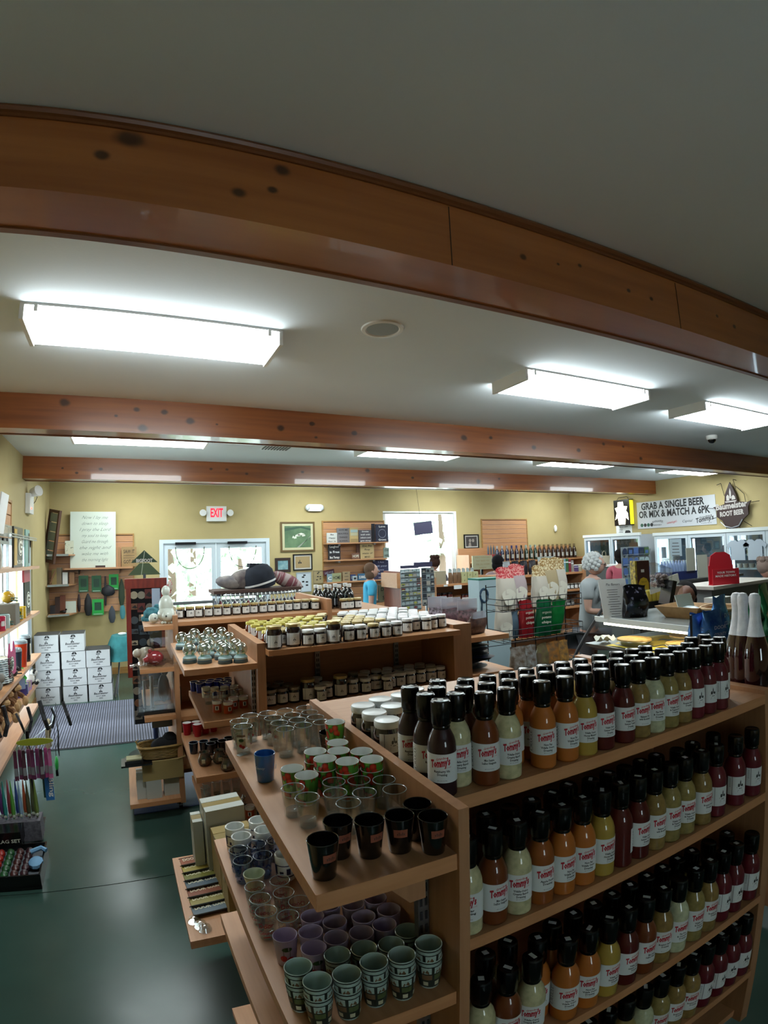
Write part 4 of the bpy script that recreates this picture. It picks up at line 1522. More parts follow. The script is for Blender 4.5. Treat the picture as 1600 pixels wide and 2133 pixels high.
# ---------------------------------------------------------------- low deck between the gondolas: licence-plate signs, boxes, clear clips
ZD = .48
q0, q1, q2 = at(348, 1790, Z=ZD), at(397, 1962, Z=ZD), at(482, 1945, Z=ZD)
DK = thing('display_deck', 'low maple display deck behind the nearest gondola with licence-plate signs', 'display stand')
part('deck_top', MB(LAMY).box(q1.x, .44, q1.y, q0.y, ZD - .03, ZD), DK)
part('pedestal', MB(mat('under_deck_shade', '141414', .7)).box(.36, .44, 2.0, 2.35, 0, ZD - .03), DK)  # added support, coloured black to stand for the shadow under the deck
cols = ['8a4a2c', '9a8a3c', '6b6a2a', '4a5a66', '7c4630', '8c8248', '5a6a74']
for i in range(7):
    b = MB(mat('sign_' + cols[i], cols[i], .5)).box(-.075, .075, -.04, .04, 0, .004)
    t = thing('plate_sign', 'licence-plate style county sign, %s from the far end of the low deck' % ordinal(i), 'sign', (q1.x + .105, q0.y - .055 - i * .062, ZD + .003 + .006 * (6 - i) * .0 + i * .0002), .08, 'licence-plate signs on the low deck', rot=(-.16, 0, .05))
    part('plate', b, t)
    g = MB(mat('sign_frame', '18160f', .5)).box(-.078, .078, -.043, -.039, 0, .0055).box(-.078, .078, .039, .043, 0, .0055)
    part('rim', g, t)
    g = MB(mat('sign_letters', 'd9d4b8', .4))
    write(g, 'DOOR', (-.035, 0, .0045), .03, v=(0, 1, 0), n=(0, 0, 1), width=.06, bold=.04, lift=.0012)
    write(g, 'COUNTY', (.035, 0, .0045), .026, v=(0, 1, 0), n=(0, 0, 1), width=.065, bold=.04, lift=.0012)
    part('lettering', g, t)
CB = mottled('brown_card', '8d7a4c', '9b8858', 4, .8)
CBW = mottled('white_card', 'a9ada6', 'b5b9b2', 4, .7)


def carton(label, c, d, rz=0, m=None, flaps=False, group=None, name='cardboard_box', window=None):
    """Closed carton with seam and tape, standing at c."""
    m = m or CB
    t = thing(name, label, 'box', c, rz, group)
    x, y, z = d[0] / 2, d[1] / 2, d[2]
    part('carton_body', MB(m).box(-x, x, -y, y, 0, z), t)
    part('tape', MB(mat('clear_tape', '8f7f55', .3)).box(-x - .0006, x + .0006, -.02, .02, z, z + .0008).box(-x - .0008, -x, -.02, .02, z - .05, z).box(x, x + .0008, -.02, .02, z - .05, z), t)
    part('lid_flap', MB(m).box(-x, x, -y, -.022, z, z + .0015).box(-x, x, .022, y, z, z + .0015), t)
    return t


carton('tall grey-white box on the low deck nearest the second gondola', (.33, 2.33, ZD), (.16, .14, .26), .05, CBW)
carton('brown carton on the low deck behind the licence-plate signs', (.345, 2.16, ZD), (.15, .16, .2), .04)
carton('brown carton at the near end of the low deck stack', (.345, 1.97, ZD), (.15, .17, .17), -.03)
carton('small white box leaning on the tall box of the low deck', (.225, 2.36, ZD), (.04, .1, .2), 0, CBW)
for i, (px, py) in enumerate(((405, 1920), (418, 1930), (428, 1938))):
    q = at(px, py, Z=ZD)
    b = MB(thin_glass('clear_plastic', (.93, .96, .96), .2, .08))
    b.lathe([(.022, 0), (.024, .003), (.018, .018), (.008, .024), (.0001, .025)], 12)
    solo('clear_dome_lid', 'clear plastic dome lid, %s from left on the low deck' % ordinal(i), 'lid', b, (q.x, q.y, ZD + .0005), 0, 'clear plastic lids')

# ---------------------------------------------------------------- end of the third gondola
XE = at(303, 1300, Y=3.9).x


def plush_cat(t):
    w_ = mat('white_glazed', 'ccd4cb', .3, coat=.3)
    b = MB(w_)
    b.ball((0, 0, .06), .06, 14, 1, 1, 1).ball((0, .01, .12), .05, 14, 1, 1, 1.5)
    part('body', b, t)
    part('head', MB(w_).ball((.01, -.045, .05), .045, 14), t)
    part('tail', MB(w_).ball((0, .02, .22), .03, 12, 1, 1, 1.35), t)
    f = MB(w_)
    for x in (-.03, -.01, .012, .034):
        f.ball((x, -.06, .008), .011, 8)
    part('paw', f, t)
    e = MB(mat('nose_dark', '33413a', .4)).ball((-.006, -.088, .055), .007, 8)
    part('snout', e, t)


q = at(347, 1297, Y=4.05)
t = thing('white_animal_figure', 'white ceramic animal figure upright on the top end shelf of the third gondola', 'figurine', (q.x, 4.06, D1 + .0005))
plush_cat(t)
t = thing('white_bird_figure', 'small white round-headed figure left of the tall white one', 'figurine', (q.x - .085, 4.06, D1 + .0005))
part('head', MB(mat('white_glazed')).ball((0, 0, .036), .035, 12), t)
part('eye', MB(INK).ball((.008, -.033, .04), .005, 6), t)
q = at(318, 1275, Y=4.2)
b = MB(mottled('teal_plush', '2c5f6c', '4b8794', 30, .9)).ball((0, 0, .05), .055, 10, 1.2, .8, .9)
for a in range(6):
    b.ball((.06 * math.cos(a), .02 * math.sin(a), .05 + .05 * math.sin(a * 1.3)), .022, 8)
solo('teal_plush_toy', 'teal plush toy behind the white figures', 'toy', b, (q.x, 4.25, D1 + .0005))
q = at(330, 1370, Y=4.1)
t = thing('gift_bowl', 'white spotted cow-shaped gift bowl on second end shelf of third gondola', 'figurine', (at(305, 1370, Y=4.1).x, 4.12, D2 + .0005))
part('body', MB(mottled('spotted_glaze', 'c9c4b4', '2a2422', 14, .3, lo=.56, hi=.6)).ball((0, 0, .06), .062, 14, 1.1, .9, .9), t)
part('head', MB(mat('spotted_glaze')).ball((-.06, -.03, .08), .032, 12), t)
t = thing('pink_pig_bank', 'shiny pink pig bank beside the spotted cow bowl', 'figurine', (at(322, 1375, Y=4.0).x, 4.0, D2 + .0005))
part('body', MB(mat('pink_glaze', '8e3238', .2, coat=.6)).ball((0, 0, .055), .055, 14, 1.15, .9, .9), t)
part('snout', MB(mat('pink_glaze')).tube([(-.05, -.02, .05), (-.075, -.03, .045)], [.02, .017], 10), t)
part('ear', MB(mat('pink_glaze')).ball((-.03, -.02, .105), .014, 8, 1, .4, 1.2), t)
b = MB(thin_glass('cellophane', (.8, .85, .85), .35, .12))
rr = random.Random(3)
P = [[(-.17 + i * .034, -.05 + j * .03, .004 + rr.uniform(0, .035)) for i in range(11)] for j in range(5)]
b.grid(P)
solo('cellophane_package', 'crumpled clear cellophane package in front of the pink pig', 'package', b, (at(325, 1393, Y=3.98).x, 3.965, D2 + .001))
b = MB(thin_glass('acrylic_stand', (.9, .93, .95), .15))
b.box(-.09, .09, -.003, .003, 0, .25).box(-.09, -.084, -.003, .09, 0, .25).box(.084, .09, -.003, .09, 0, .25)
solo('acrylic_stand', 'clear acrylic stand behind the pink pig bank', 'stand', b, (at(350, 1380, Y=4.2).x - .03, 4.22, D2 + .0005))
t = thing('boxed_ornament', 'dark boxed ornament with clear window on the third end shelf', 'package', (at(327, 1470, Y=4.02).x, 4.04, D3 + .0005))
part('base', MB(BLACK).box(-.13, .12, -.08, .08, 0, .025), t)
part('cover', MB(thin_glass('clear_plastic')).box(-.12, .11, -.07, .07, .0255, .3), t)
part('ornament', MB(mat('brown_ornament', '3a1f1c', .4)).ball((.05, 0, .16), .05, 12, .8, .6, 2).ball((.06, 0, .27), .025, 10), t)
part('tube', MB(STEEL).tube([(-.03, 0, .03), (-.03, 0, .25)], .012, 8).tube([(-.08, .01, .03), (-.08, .01, .22)], .009, 8), t)
b = MB(mat('blue_film', '2c3a7a', .3)).box(-.05, .06, .075, .078, .2, .3)
solo('blue_gift_card', 'blue card standing behind the boxed ornament', 'card', b, (at(327, 1420, Y=4.1).x, 4.1, D3 + .0005))
zb = D4
q = at(285, 1655, Z=zb)
carton('grey-white box at the left corner of the lowest end shelf', (q.x + .045, 3.97, zb + .0005), (.085, .1, .13), 0, CBW)
carton('small white box stacked on the left corner box', (q.x + .045, 3.97, zb + .133), (.08, .09, .05), 0, mat('box_white', 'c9cdc6', .6))
for i, px in enumerate((322, 360)):
    q = at(px, 1660, Z=zb)
    carton('grey-white box under the brown open carton, %s from left' % ordinal(i), (q.x, 3.96 + .02 * i, zb + .0005), (.1, .12, .125), 0, CBW)
q = at(340, 1640, Z=zb)
t = thing('open_carton', 'brown carton with a handle slot below the wicker basket', 'box', (at(340, 1630, Y=3.98).x + .005, 3.99, zb + .127))
part('carton_body', MB(CB).box(-.14, .13, -.09, .1, 0, .13), t)
part('slot', MB(INK).box(-.09, .02, -.06, .04, .13, .131), t)
part('lid_flap', MB(CB).cbox((.12, 0, .135), (.06, .19, .003), 0, 0, -.2), t)


def basket(t, w_, d, h, m, rows=8, n=44):
    """Woven oblong basket: stakes with weavers going in and out."""
    def loop(k, off, z):
        return [((w_ * k) * math.copysign(abs(math.cos(a))**.6, math.cos(a)) * (1 + off * (1 if i % 2 else -1)), (d * k) * math.copysign(abs(math.sin(a))**.6, math.sin(a)) * (1 + off * (1 if i % 2 else -1)), z) for i, a in enumerate([2 * PI * j / n for j in range(n)])]
    b = MB(m)
    for j in range(rows):
        z = .008 + (h - .016) * j / (rows - 1)
        b.tube(loop(.82 + .18 * j / rows, .012 * (1 if j % 2 else -1), z), h / rows * .52, 5, True)
    part('weaving', b, t)
    part('rim', MB(m).tube(loop(1.01, 0, h), .009, 6, True), t)
    part('basket_floor', MB(m).prism([(x, y) for x, y, _ in loop(.8, 0, 0)], 0, .008), t)


WICK = mottled('wicker', '7d6330', '9a7c42', 20, .6)
t = thing('wicker_basket', 'dark wicker basket with black cloth bag on the third gondola end', 'basket', (at(340, 1600, Y=3.98).x - .005, 3.99, zb + .262))
basket(t, .155, .085, .085, WICK)
part('handle', MB(WICK).tube([(-.15, 0, .08), (-.165, 0, .12), (-.15, 0, .13)], .007, 6).tube([(.15, 0, .08), (.16, 0, .13), (.15, 0, .15)], .007, 6), t)
b = MB(mottled('black_cloth', '07070a', '121218', 20, .9))
b.ball((0, 0, .05), .09, 12, 1.1, .62, .6).ball((.03, 0, .09), .05, 10, 1, .8, .9)
solo('black_cloth_bag', 'black cloth bag heaped in the wicker basket', 'bag', b, (at(340, 1590, Y=3.98).x + .02, 3.99, zb + .29))
carton('large grey bin box standing behind the wicker basket', (at(345, 1560, Y=4.35).x + .02, 4.42, .5), (.22, .18, .28), 0, mat('bin_grey', '4d5560', .6))
b = MB(mat('cream_towel', '9b9a78', .8)).box(-.06, .04, -.04, .04, .021, .03)
b.m = BLACK
b.box(-.07, .03, -.05, .05, 0, .02)
solo('wrapped_towel', 'black package with cream cloth left of the wicker basket', 'package', b, (at(283, 1590, Y=3.95).x, 3.94, zb + .262))
b = MB(BLACK).box(-.1, .1, -.08, .08, 0, .012)
solo('black_tray', 'black tray under the cream cloth package', 'tray', b, (at(283, 1590, Y=3.95).x + .005, 3.95, zb + .249 - .0))
# blue anti-slip strip below the third gondola
solo('floor_strip', 'dark blue strip along the floor under the third gondola', 'mat', MB(mat('blue_vinyl', '1c2c58', .6)).box(at(280, 1700, Z=0).x, 1.6, 4.0, 4.75, 0, .006))


# ---------------------------------------------------------------- left-hand wall: shelves under the window
LS = thing('wall_shelving', 'maple wall shelves along the left wall in front of its window', 'shelving unit')
LZ = [1.71, 1.275, .86, .63, .44]
for z in LZ:
    board(LS, -1.13, -.85, 2.6, 6.0 if z > .7 else 5.7, z - .0, .026, 'y')
for y in (3.0, 4.6, 5.96):
    part('slotted_upright', MB(STEEL).box(-1.1495, -1.13, y - .015, y + .015, .2, 2.1), LS)
part('back_rail', MB(STEEL).box(-1.1495, -1.131, 2.6, 6.0, 1.92, 1.95), LS)


def lp(px, py, X=-.92):
    return at(px, py, X=X)


def logo_g(b, c, s, n, u, dark, light):
    """Oval letter G emblem."""
    b.m = light
    N = 20
    v = Vector((0, 0, 1))
    c, u, n = Vector(c), Vector(u), Vector(n)
    ell = lambda a, k, l: c + u * (math.cos(a) * s * k) + v * (math.sin(a) * s * .72 * k) + n * l
    b.add([ell(2 * PI * i / N, 1, .002) for i in range(N)], [tuple(range(N))])
    b.m = dark
    b.add([ell(2 * PI * i / N, .86, .0028) for i in range(N)], [tuple(range(N))])
    b.m = light
    for i in range(15):
        a0, a1 = .5 + i * .34, .5 + (i + 1) * .34
        b.add([ell(a0, .72, .0036), ell(a1, .72, .0036), ell(a1, .42, .0036), ell(a0, .42, .0036)], [(0, 1, 2, 3)])
    b.add([c + u * x * s + v * y * s + n * .0037 for x, y in ((.0, -.1), (.66, -.1), (.66, .08), (.0, .08))], [(0, 1, 2, 3)])
    return b


GOLD = mat('gold_yellow', 'a98418', .4)
GRN = mat('team_green', '16382a', .5)
EX, EY = (1, 0, 0), (0, 1, 0)
q = lp(35, 1183, -.9)
t = thing('team_sign', 'black and gold football sign with oval G on top left-wall shelf', 'sign', (-.89, 5.1, 1.7105), 0)
part('board', MB(BLACK).box(-.01, .005, -.22, .19, 0, .33), t)
part('gold_panel', MB(GOLD).box(.0052, .008, -.2, -.09, .02, .31), t)
part('emblem', logo_g(MB(), (.0055, .07, .17), .105, EX, EY, BLACK, mat('cream_white', 'cfcfc0', .5)), t)
g = MB(mat('cream_white'))
write(g, 'DIE HARD', (.0055, -.14, .29), .02, u=EY, n=EX, width=.09)
write(g, 'FAN ZONE', (.0055, .0, .03), .03, u=EY, n=EX, width=.34, bold=.03)
part('lettering', g, t)
t = thing('photo_sign', 'narrow green and white photo sign beside the football sign', 'sign', (-.89, 5.55, 1.7105), 0)
part('board', MB(mat('print_photo', '6b8f86', .5)).box(-.006, .006, -.13, .08, 0, .33), t)
g = MB(BLACK).box(.0062, .008, .02, .045, .03, .3).box(.0062, .008, .055, .07, .03, .3)
part('black_stripe', g, t)
b = MB(mottled('clear_bottle_pack', '8a8478', 'a9a497', 40, .3)).lathe([(.0001, 0), (.05, .002), (.055, .1), (.04, .2), (.02, .26), (.0001, .27)], 14)
solo('gift_bottle', 'pale cellophane-wrapped gift bottle at the frame edge on the top shelf', 'bottle', b, (-.95, 4.5, 1.7105))
t = thing('acrylic_riser', 'clear and white acrylic display riser on the rail above the left shelves', 'display stand', (-.9, 4.9, 1.95))
part('white_card', MB(PAPER).cbox((-.02, -.3, .17), (.01, .26, .3), 0, 0, .12), t)
part('clear_shelf', MB(thin_glass('clear_plastic')).box(-.14, .02, -.15, .85, .02, .03).box(-.14, -.134, -.15, .85, .03, .13), t)
part('rail', MB(STEEL).box(.02, .026, -.15, 1.1, .0, .012).box(.02, .026, -.15, 1.1, .02, .03), t)
# middle shelf
t = thing('team_banner', 'black banner with oval G and a red top card on second left-wall shelf', 'banner', (-.885, 5.5, 1.2755), 0)
part('board', MB(BLACK).box(-.008, .004, -.16, .13, 0, .3), t)
part('red_card', MB(mat('dull_red', '8e2c33', .6)).box(-.012, .006, -.18, .13, .3, .42), t)
part('emblem', logo_g(MB(), (.0045, .02, .14), .1, EX, EY, BLACK, mat('cream_white')), t)
GLM = []


def make_helmet():
    t = thing('toy_helmet', 'x', 'toy', group='small gold football helmets')
    part('shell', MB(mat('helmet_gold', 'b08a22', .25, coat=.5)).ball((0, 0, .05), .05, 14, 1.1, .9, .95), t)
    part('face_guard', MB(mat('guard_green', '1f4534', .4)).tube([(.02, -.045, .03), (.065, -.03, .02), (.07, 0, .02), (.065, .03, .02), (.02, .045, .03)], .005, 5).tube([(.02, -.045, .045), (.07, 0, .04), (.02, .045, .045)], .004, 5), t)
    part('stripe', MB(GRN).box(-.04, .03, -.004, .004, .098, .1015), t)
    return t


HM = Stock(make_helmet)
for i, y in enumerate((4.62, 4.82, 5.02)):
    HM.put((-.92, y, 1.2755 + .16 * (i % 2)), .2, 'small gold football helmet on left-wall shelf, %s from the frame edge' % ordinal(i))
solo('display_block', 'grey display block under the raised gold helmet', 'block', MB(mat('grey_block', '5f584c', .7)).box(-.07, .07, -.09, .09, 0, .158), (-.92, 4.82, 1.2755))


def make_tmug(c, c2):
    def f():
        t = thing('souvenir_mug', 'x', 'mug', group='souvenir mugs on the left wall shelves')
        part('mug_body', MB(mat('glaze_' + c, c, .25, coat=.5)).lathe(cup_profile(.042, .04, .1, .004), 20), t)
        part('handle', MB(mat('glaze_' + c)).tube([(.04, 0, .08), (.07, 0, .075), (.07, 0, .03), (.04, 0, .02)], .007, 6), t)
        part('printed_band', MB(mat('glaze_' + c2, c2, .4)).arc(.0425, .035, .07, -.8, .8, 8), t)
        return t
    return Stock(f)


for i, (c, c2, y, z, lb) in enumerate((('1f5a34', 'b08a22', 4.95, 1.2755, 'green souvenir mug in the middle of the second left-wall shelf'), ('b5941c', '1f5a34', 5.12, 1.2755, 'yellow souvenir mug behind the green one'),
                                       ('b5941c', '222222', 5.27, 1.2755, 'yellow souvenir mug nearest the black banner'), ('9fb3b0', '8e1f3a', 4.55, 1.2755, 'pale souvenir mug at the frame edge of the second left-wall shelf'),
                                       ('b02a4a', 'd9dedb', 4.4, 1.2755, 'pink souvenir mug at the frame edge of the second left-wall shelf'))):
    make_tmug(c, c2).put((-.9, y, z), 1 + i, lb)
# third shelf: bib, plates, tumblers
t = thing('team_bib', 'pink bib with oval G hanging above the plate stack', 'bib', (-.885, 4.72, 1.02))
pts = [(-.13, -.12), (.13, -.12), (.14, .05), (.08, .13), (.05, .06), (-.05, .06), (-.08, .13), (-.14, .05)]
part('cloth', MB(mat('pink_cloth', 'a33a66', .8)).prism(pts, -.004, .004, Matrix(((0, 0, 1, 0), (1, 0, 0, 0), (0, 1, 0, 0), (0, 0, 0, 1)))), t)
part('emblem', logo_g(MB(), (.0045, -.03, -.03), .075, EX, EY, BLACK, mat('cream_white')), t)


def make_plate():
    t = thing('serving_plate', 'x', 'plate', group='stack of pale plates on the left-wall shelf')
    part('plate_body', MB(mat('plate_glaze', 'b9bba4', .3, coat=.3)).lathe([(.0001, 0), (.06, 0), (.12, .012), (.122, .0145), (.06, .006), (.0001, .005)], 24), t)
    r_ = MB(mat('plate_dark_rim', '26302c', .4))
    for k in range(18):
        a = 2 * PI * k / 18
        r_.cbox((.118 * math.cos(a), .118 * math.sin(a), .0135), (.012, .02, .004), a)
    part('rim_pattern', r_, t)
    return t


PL = Stock(make_plate)
for i in range(12):
    PL.put((-.985 + .008 * math.sin(i), 4.6 + .01 * math.cos(i * 2), .8605 + i * .016), i, 'pale plate with dark rim, %s from bottom of the stack' % ordinal(i))
for i, (c, y, z, lb, r1, h) in enumerate((('b5361a', 5.28, .8605, 'orange-red tumbler on the third left-wall shelf', .062, .2), ('17171c', 5.55, .8605, 'black patterned tumbler at the window end of the third shelf', .05, .21),
                                          ('26303e', 5.1, .8605, 'dark blue cup behind the orange tumbler', .045, .16))):
    t = thing('tumbler', lb, 'tumbler', (-.92, y, z))
    part('tumbler_body', MB(mat('tumbler_' + c, c, .25)).lathe(cup_profile(r1, r1 * .78, h, .003), 20), t)
    part('lid', MB(mat('smoky_plastic', '7f8c92', .2)).lathe([(r1 * 1.01, h), (r1, h + .02), (r1 * .8, h + .03), (.0001, h + .03)], 18), t)
    if i == 1:
        part('printed_band', MB(mat('cream_white')).arc(r1 * .95, .06, .16, -.5, .1, 4), t)
b = MB(mat('black_toy', '131316', .5)).ball((0, 0, .03), .03, 10, 1, 1.2).ball((.02, .02, .06), .018, 8).tube([(0, 0, .02), (.05, .05, .012)], .006, 6)
solo('black_toy', 'small black figure beside the plate stack', 'toy', b, (-.9, 4.86, .8605))
# plush toys
PLB = mottled('brown_plush', '5a3a22', '74502f', 40, .95)
PLT = mottled('tan_plush', 'a9865c', 'b8966a', 40, .95)


def make_monkey():
    t = thing('plush_animal', 'x', 'plush toy', group='brown plush animals on the left wall shelf')
    part('body', MB(PLB).ball((0, 0, .07), .07, 12, .9, .9, 1.1), t)
    part('head', MB(PLB).ball((.03, 0, .16), .055, 12), t)
    part('muzzle', MB(PLT).ball((.07, 0, .145), .034, 10, .9, 1.1, .8), t)
    p_ = MB(PLT)
    for s in (-1, 1):
        part('foot', MB(PLT).ball((.1, s * .06, .03), .034, 10, .7, 1, 1.2), t)
        part('ear', MB(PLT).ball((.02, s * .06, .17), .02, 8, .5, 1, 1), t)
        part('arm', MB(PLB).tube([(.0, s * .05, .11), (.06, s * .08, .07), (.09, s * .07, .05)], [.022, .02, .018], 8), t)
    return t


MK = Stock(make_monkey)
for i, (y, x, rz) in enumerate(((4.12, -.96, .1), (4.36, -.93, -.2), (4.6, -.96, .2), (4.84, -.94, 0))):
    MK.put((x, y, .6305), rz - .3, 'brown plush animal with tan feet, %s from the frame edge' % ordinal(i), 1.0)
b = MB(mat('grey_plush', '8b8a84', .95)).ball((0, 0, .05), .055, 12, 1, 1.1).ball((.04, 0, .1), .035, 10)
solo('grey_plush_toy', 'pale grey plush toy above the brown plush animals', 'plush toy', b, (-.93, 4.3, .8605))
b = MB(mottled('cow_plush', 'c9c9c4', '1a1a1a', 18, .95, lo=.54, hi=.57)).ball((0, 0, .05), .05, 12, 1, 1.2).ball((.03, .03, .11), .035, 10).ball((.06, .02, .03), .022, 8).ball((.06, -.04, .03), .022, 8)
solo('cow_plush_toy', 'black and white plush cow at the far end of the low shelf', 'plush toy', b, (-.9, 5.6, .6305))
b = MB(mat('bright_green', '2fae2c', .6))
P = [[(-.0 + .02 * math.sin(j * 2 + i), -.08 + i * .02, .25 - j * .05 - .03 * math.sin(i * .5)) for i in range(9)] for j in range(6)]
b.grid(P)
solo('green_net', 'bright green mesh cloth hung below the third shelf near the window', 'cloth', b, (-.9, 5.25, .6305))
for i, (c, y, z, rz) in enumerate((('3a2f6b', 5.15, .6305, .3), ('5a5f9a', 5.28, .6305, .1), ('7d8fb0', 5.08, .715, .5), ('8a5f8c', 5.4, .6305, -.2))):
    carton('%s box among the plush toys on the low left shelf' % ('dark violet', 'violet', 'pale blue', 'mauve')[i], (-.93, y, z), (.12, .1, .08), rz, mat('toybox_' + c, c, .5), name='toy_box')
b = MB(mat('deep_red_cloth', '8c1f24', .8)).ball((0, 0, .045), .06, 12, 1, 2.0, .75)
solo('red_cushion', 'folded deep red cloth on the lowest left shelf at the frame edge', 'cloth', b, (-.93, 3.85, .4405))
# hanging goods on a wire stand at the aisle
HS_ = thing('hanging_display', 'yellow-green oval header over a rack of hanging trinkets by the left shelves', 'display rack', (-.6, 3.8, 0), 0)
part('header', MB(mat('lime_plastic', '8d9422', .5)).prism([(.11 * math.cos(a), .022 * math.sin(a)) for a in [i * PI / 12 for i in range(24)]], .0, .008, Matrix(((1, 0, 0, 0), (0, 0, -1, -.05), (0, 1, 0, .66), (0, 0, 0, 1)))), HS_)
part('pole', MB(DARKM).tube([(-.06, .06, .0), (-.06, .06, .7)], .012, 8), HS_)
part('base', MB(BLACK).box(-.24, -.03, .08, .3, .0, .02), HS_)
for i in range(5):
    x = -.1 + i * .05
    part('peg', MB(STEEL).tube([(-.06, .06, .63), (x, .03, .63), (x, -.04, .63)], .003, 5), HS_)
part('peg', MB(STEEL).tube([(-.06, .06, .62), (.04, .5, .62), (.0, .95, .62)], .004, 5), HS_)
cols = ['5a1f3a', '7a3a5c', '4a2430', '8c4a6e', '6b2f55', '9a4f84', '47202e', 'a8447c', 'b8628e']
XZ = Matrix(((1, 0, 0, 0), (0, 0, 1, 0), (0, 1, 0, 0), (0, 0, 0, 1)))
for i, c in enumerate(cols):
    t = thing('hanging_pouch', 'pink-purple hanging pouch, %s from left under the lime header' % ordinal(i), 'pouch', (-.73 + i * .026, 3.78 + .02 * (i % 2), .6), R.uniform(-.5, .5), 'pink and purple hanging pouches')
    part('pouch', MB(mat('hang_' + c, c, .6)).prism([(-.009, 0), (.009, 0), (.013, -.19), (-.013, -.19)], -.006, .006, XZ), t)
    part('loop', MB(mat('tan_cord', 'b39a84', .7)).tube([(-.006, 0, 0), (0, .0, .03), (.006, 0, 0)], .0025, 5), t)
    part('price_tag', MB(mat('tag_grey', '7d7f80', .6)).box(-.011, .011, -.008, -.0068, -.16, -.11), t)
cols = ['3f7a34', '7d3f8c', '2f8c84', 'a83a4a', '5a9a3a', '3a4f9a', '8aa8c0', 'b8542c', '4a4a2c', '54583a', '6c7f3a']
for i, c in enumerate(cols):
    t = thing('feather_wand', 'brightly coloured stick toy, %s from left below the pouches' % ordinal(i), 'toy', (-.87 + i * .024, 3.77 + .025 * (i % 2), .166), R.uniform(-.2, .2), 'coloured stick toys below the pouches')
    part('stick', MB(mat('stick_' + c, c, .6)).lathe([(.006, 0), (.014, .05), (.012, .12), (.006, .2), (.002, .25)], 7), t)
    part('tip', MB(mat('pale_tip', '9aa090', .6)).ball((0, -.012, .02), .012, 6), t)
solo('stick_holder', 'grey flecked tray holding the coloured stick toys', 'tray', MB(mottled('flecked_grey', '4a474e', '6b6870', 40, .8)).box(-.14, .15, -.04, .1, 0, .13), (-.76, 3.76, .03))
b = MB(mat('blue_header', '2f6fae', .4)).box(-.022, .03, -.004, .004, -.19, 0).tube([(-.01, 0, 0), (0, .0, .18), (.01, 0, 0)], .002, 4)
t = solo('blue_header_card', 'blue card with white bubble lettering hanging on the trinket rack', 'sign', b, (-.55, 3.82, .44), 0)
g = MB(WHITE)
write(g, 'Bling', (.006, -.0045, -.1), .028, u=(0, 0, -1), v=(1, 0, 0), n=(0, -1, 0), width=.13, bold=.03)
part('lettering', g, t)
part('green_edge', MB(mat('team_green')).box(-.034, -.0221, -.004, .004, -.17, .01), t)
t = thing('flag_box', 'black box with white FLAG SET lettering in front of the stick toys', 'box', (-.79, 3.6, .0))
part('carton_body', MB(BLACK).box(-.1, .08, -.03, .11, .075, .165), t)
g = MB(mat('cream_white'))
write(g, 'FLAG SET', (.0, -.0305, .1), .022, width=.15, bold=.03)
part('lettering', g, t)
part('support', MB(BLACK).box(-.09, .07, .09, .11, 0, .075), t)
b = MB(mat('chrome', 'b8bcc2', .12, 1))
for k in range(9):
    b.ball((R.uniform(-.04, .04), R.uniform(-.06, .06), R.uniform(.02, .09)), R.uniform(.012, .024), 7)
solo('ornament_heap', 'heap of shiny glass ornaments at the frame edge by the flag box', 'ornaments', b, (-.92, 3.42, .2))
solo('ornament_stand', 'grey box carrying the shiny ornaments at the frame edge', 'box', MB(mat('grey_card', '5c6268', .6)).box(-.08, .08, -.09, .09, 0, .2), (-.92, 3.42, 0))
# tray of rolls on the floor
q = at(0, 1826, Z=.0)
TR = thing('display_tray', 'black cardboard tray with rows of coloured rolls on the floor', 'tray', (-.71, 3.37, .0))
part('tray_body', MB(BLACK).box(-.15, .15, -.2, .2, 0, .02).box(-.15, .15, -.2, -.19, .02, .09).box(-.15, .15, .19, .2, .02, .09).box(-.15, -.14, -.19, .19, .02, .09).box(.14, .15, -.19, .19, .02, .09), TR)
part('tray_card', MB(mat('grey_card')).box(-.139, .139, -.189, .189, .0205, .05), TR)
part('price_sticker', MB(PAPER).box(-.12, -.08, -.2008, -.2, .03, .06), TR)
for k, (c, nm) in enumerate((('b0281c', 'red'), ('1f5a2c', 'dark green'), ('4a1f1c', 'maroon'), ('3a1a22', 'plum'))):
    for j in range(5):
        t = solo('wrapped_roll', '%s wrapped roll in the floor tray, %s from its near edge' % (nm, ordinal(j)), 'roll', MB(mottled('roll_' + c, c, '151515', 70, .4, lo=.5, hi=.6)).ball((0, 0, .024), .024, 10, 1, 1.3), (-.71 - .11 + k * .055, 3.37 - .145 + j * .066, .0505), 0, 'coloured rolls in the floor tray')
t = solo('blue_ribbon_toy', 'pale blue ribbon toy at the right side of the floor tray', 'toy', MB(mat('sky_cloth', '6f9fc4', .7)).ball((0, 0, .03), .04, 10, 1.1, 1.6, .7).tube([(-.04, .1, .05), (.02, .12, .06), (.05, .1, .05)], .014, 6), (-.6, 3.33, .0505))
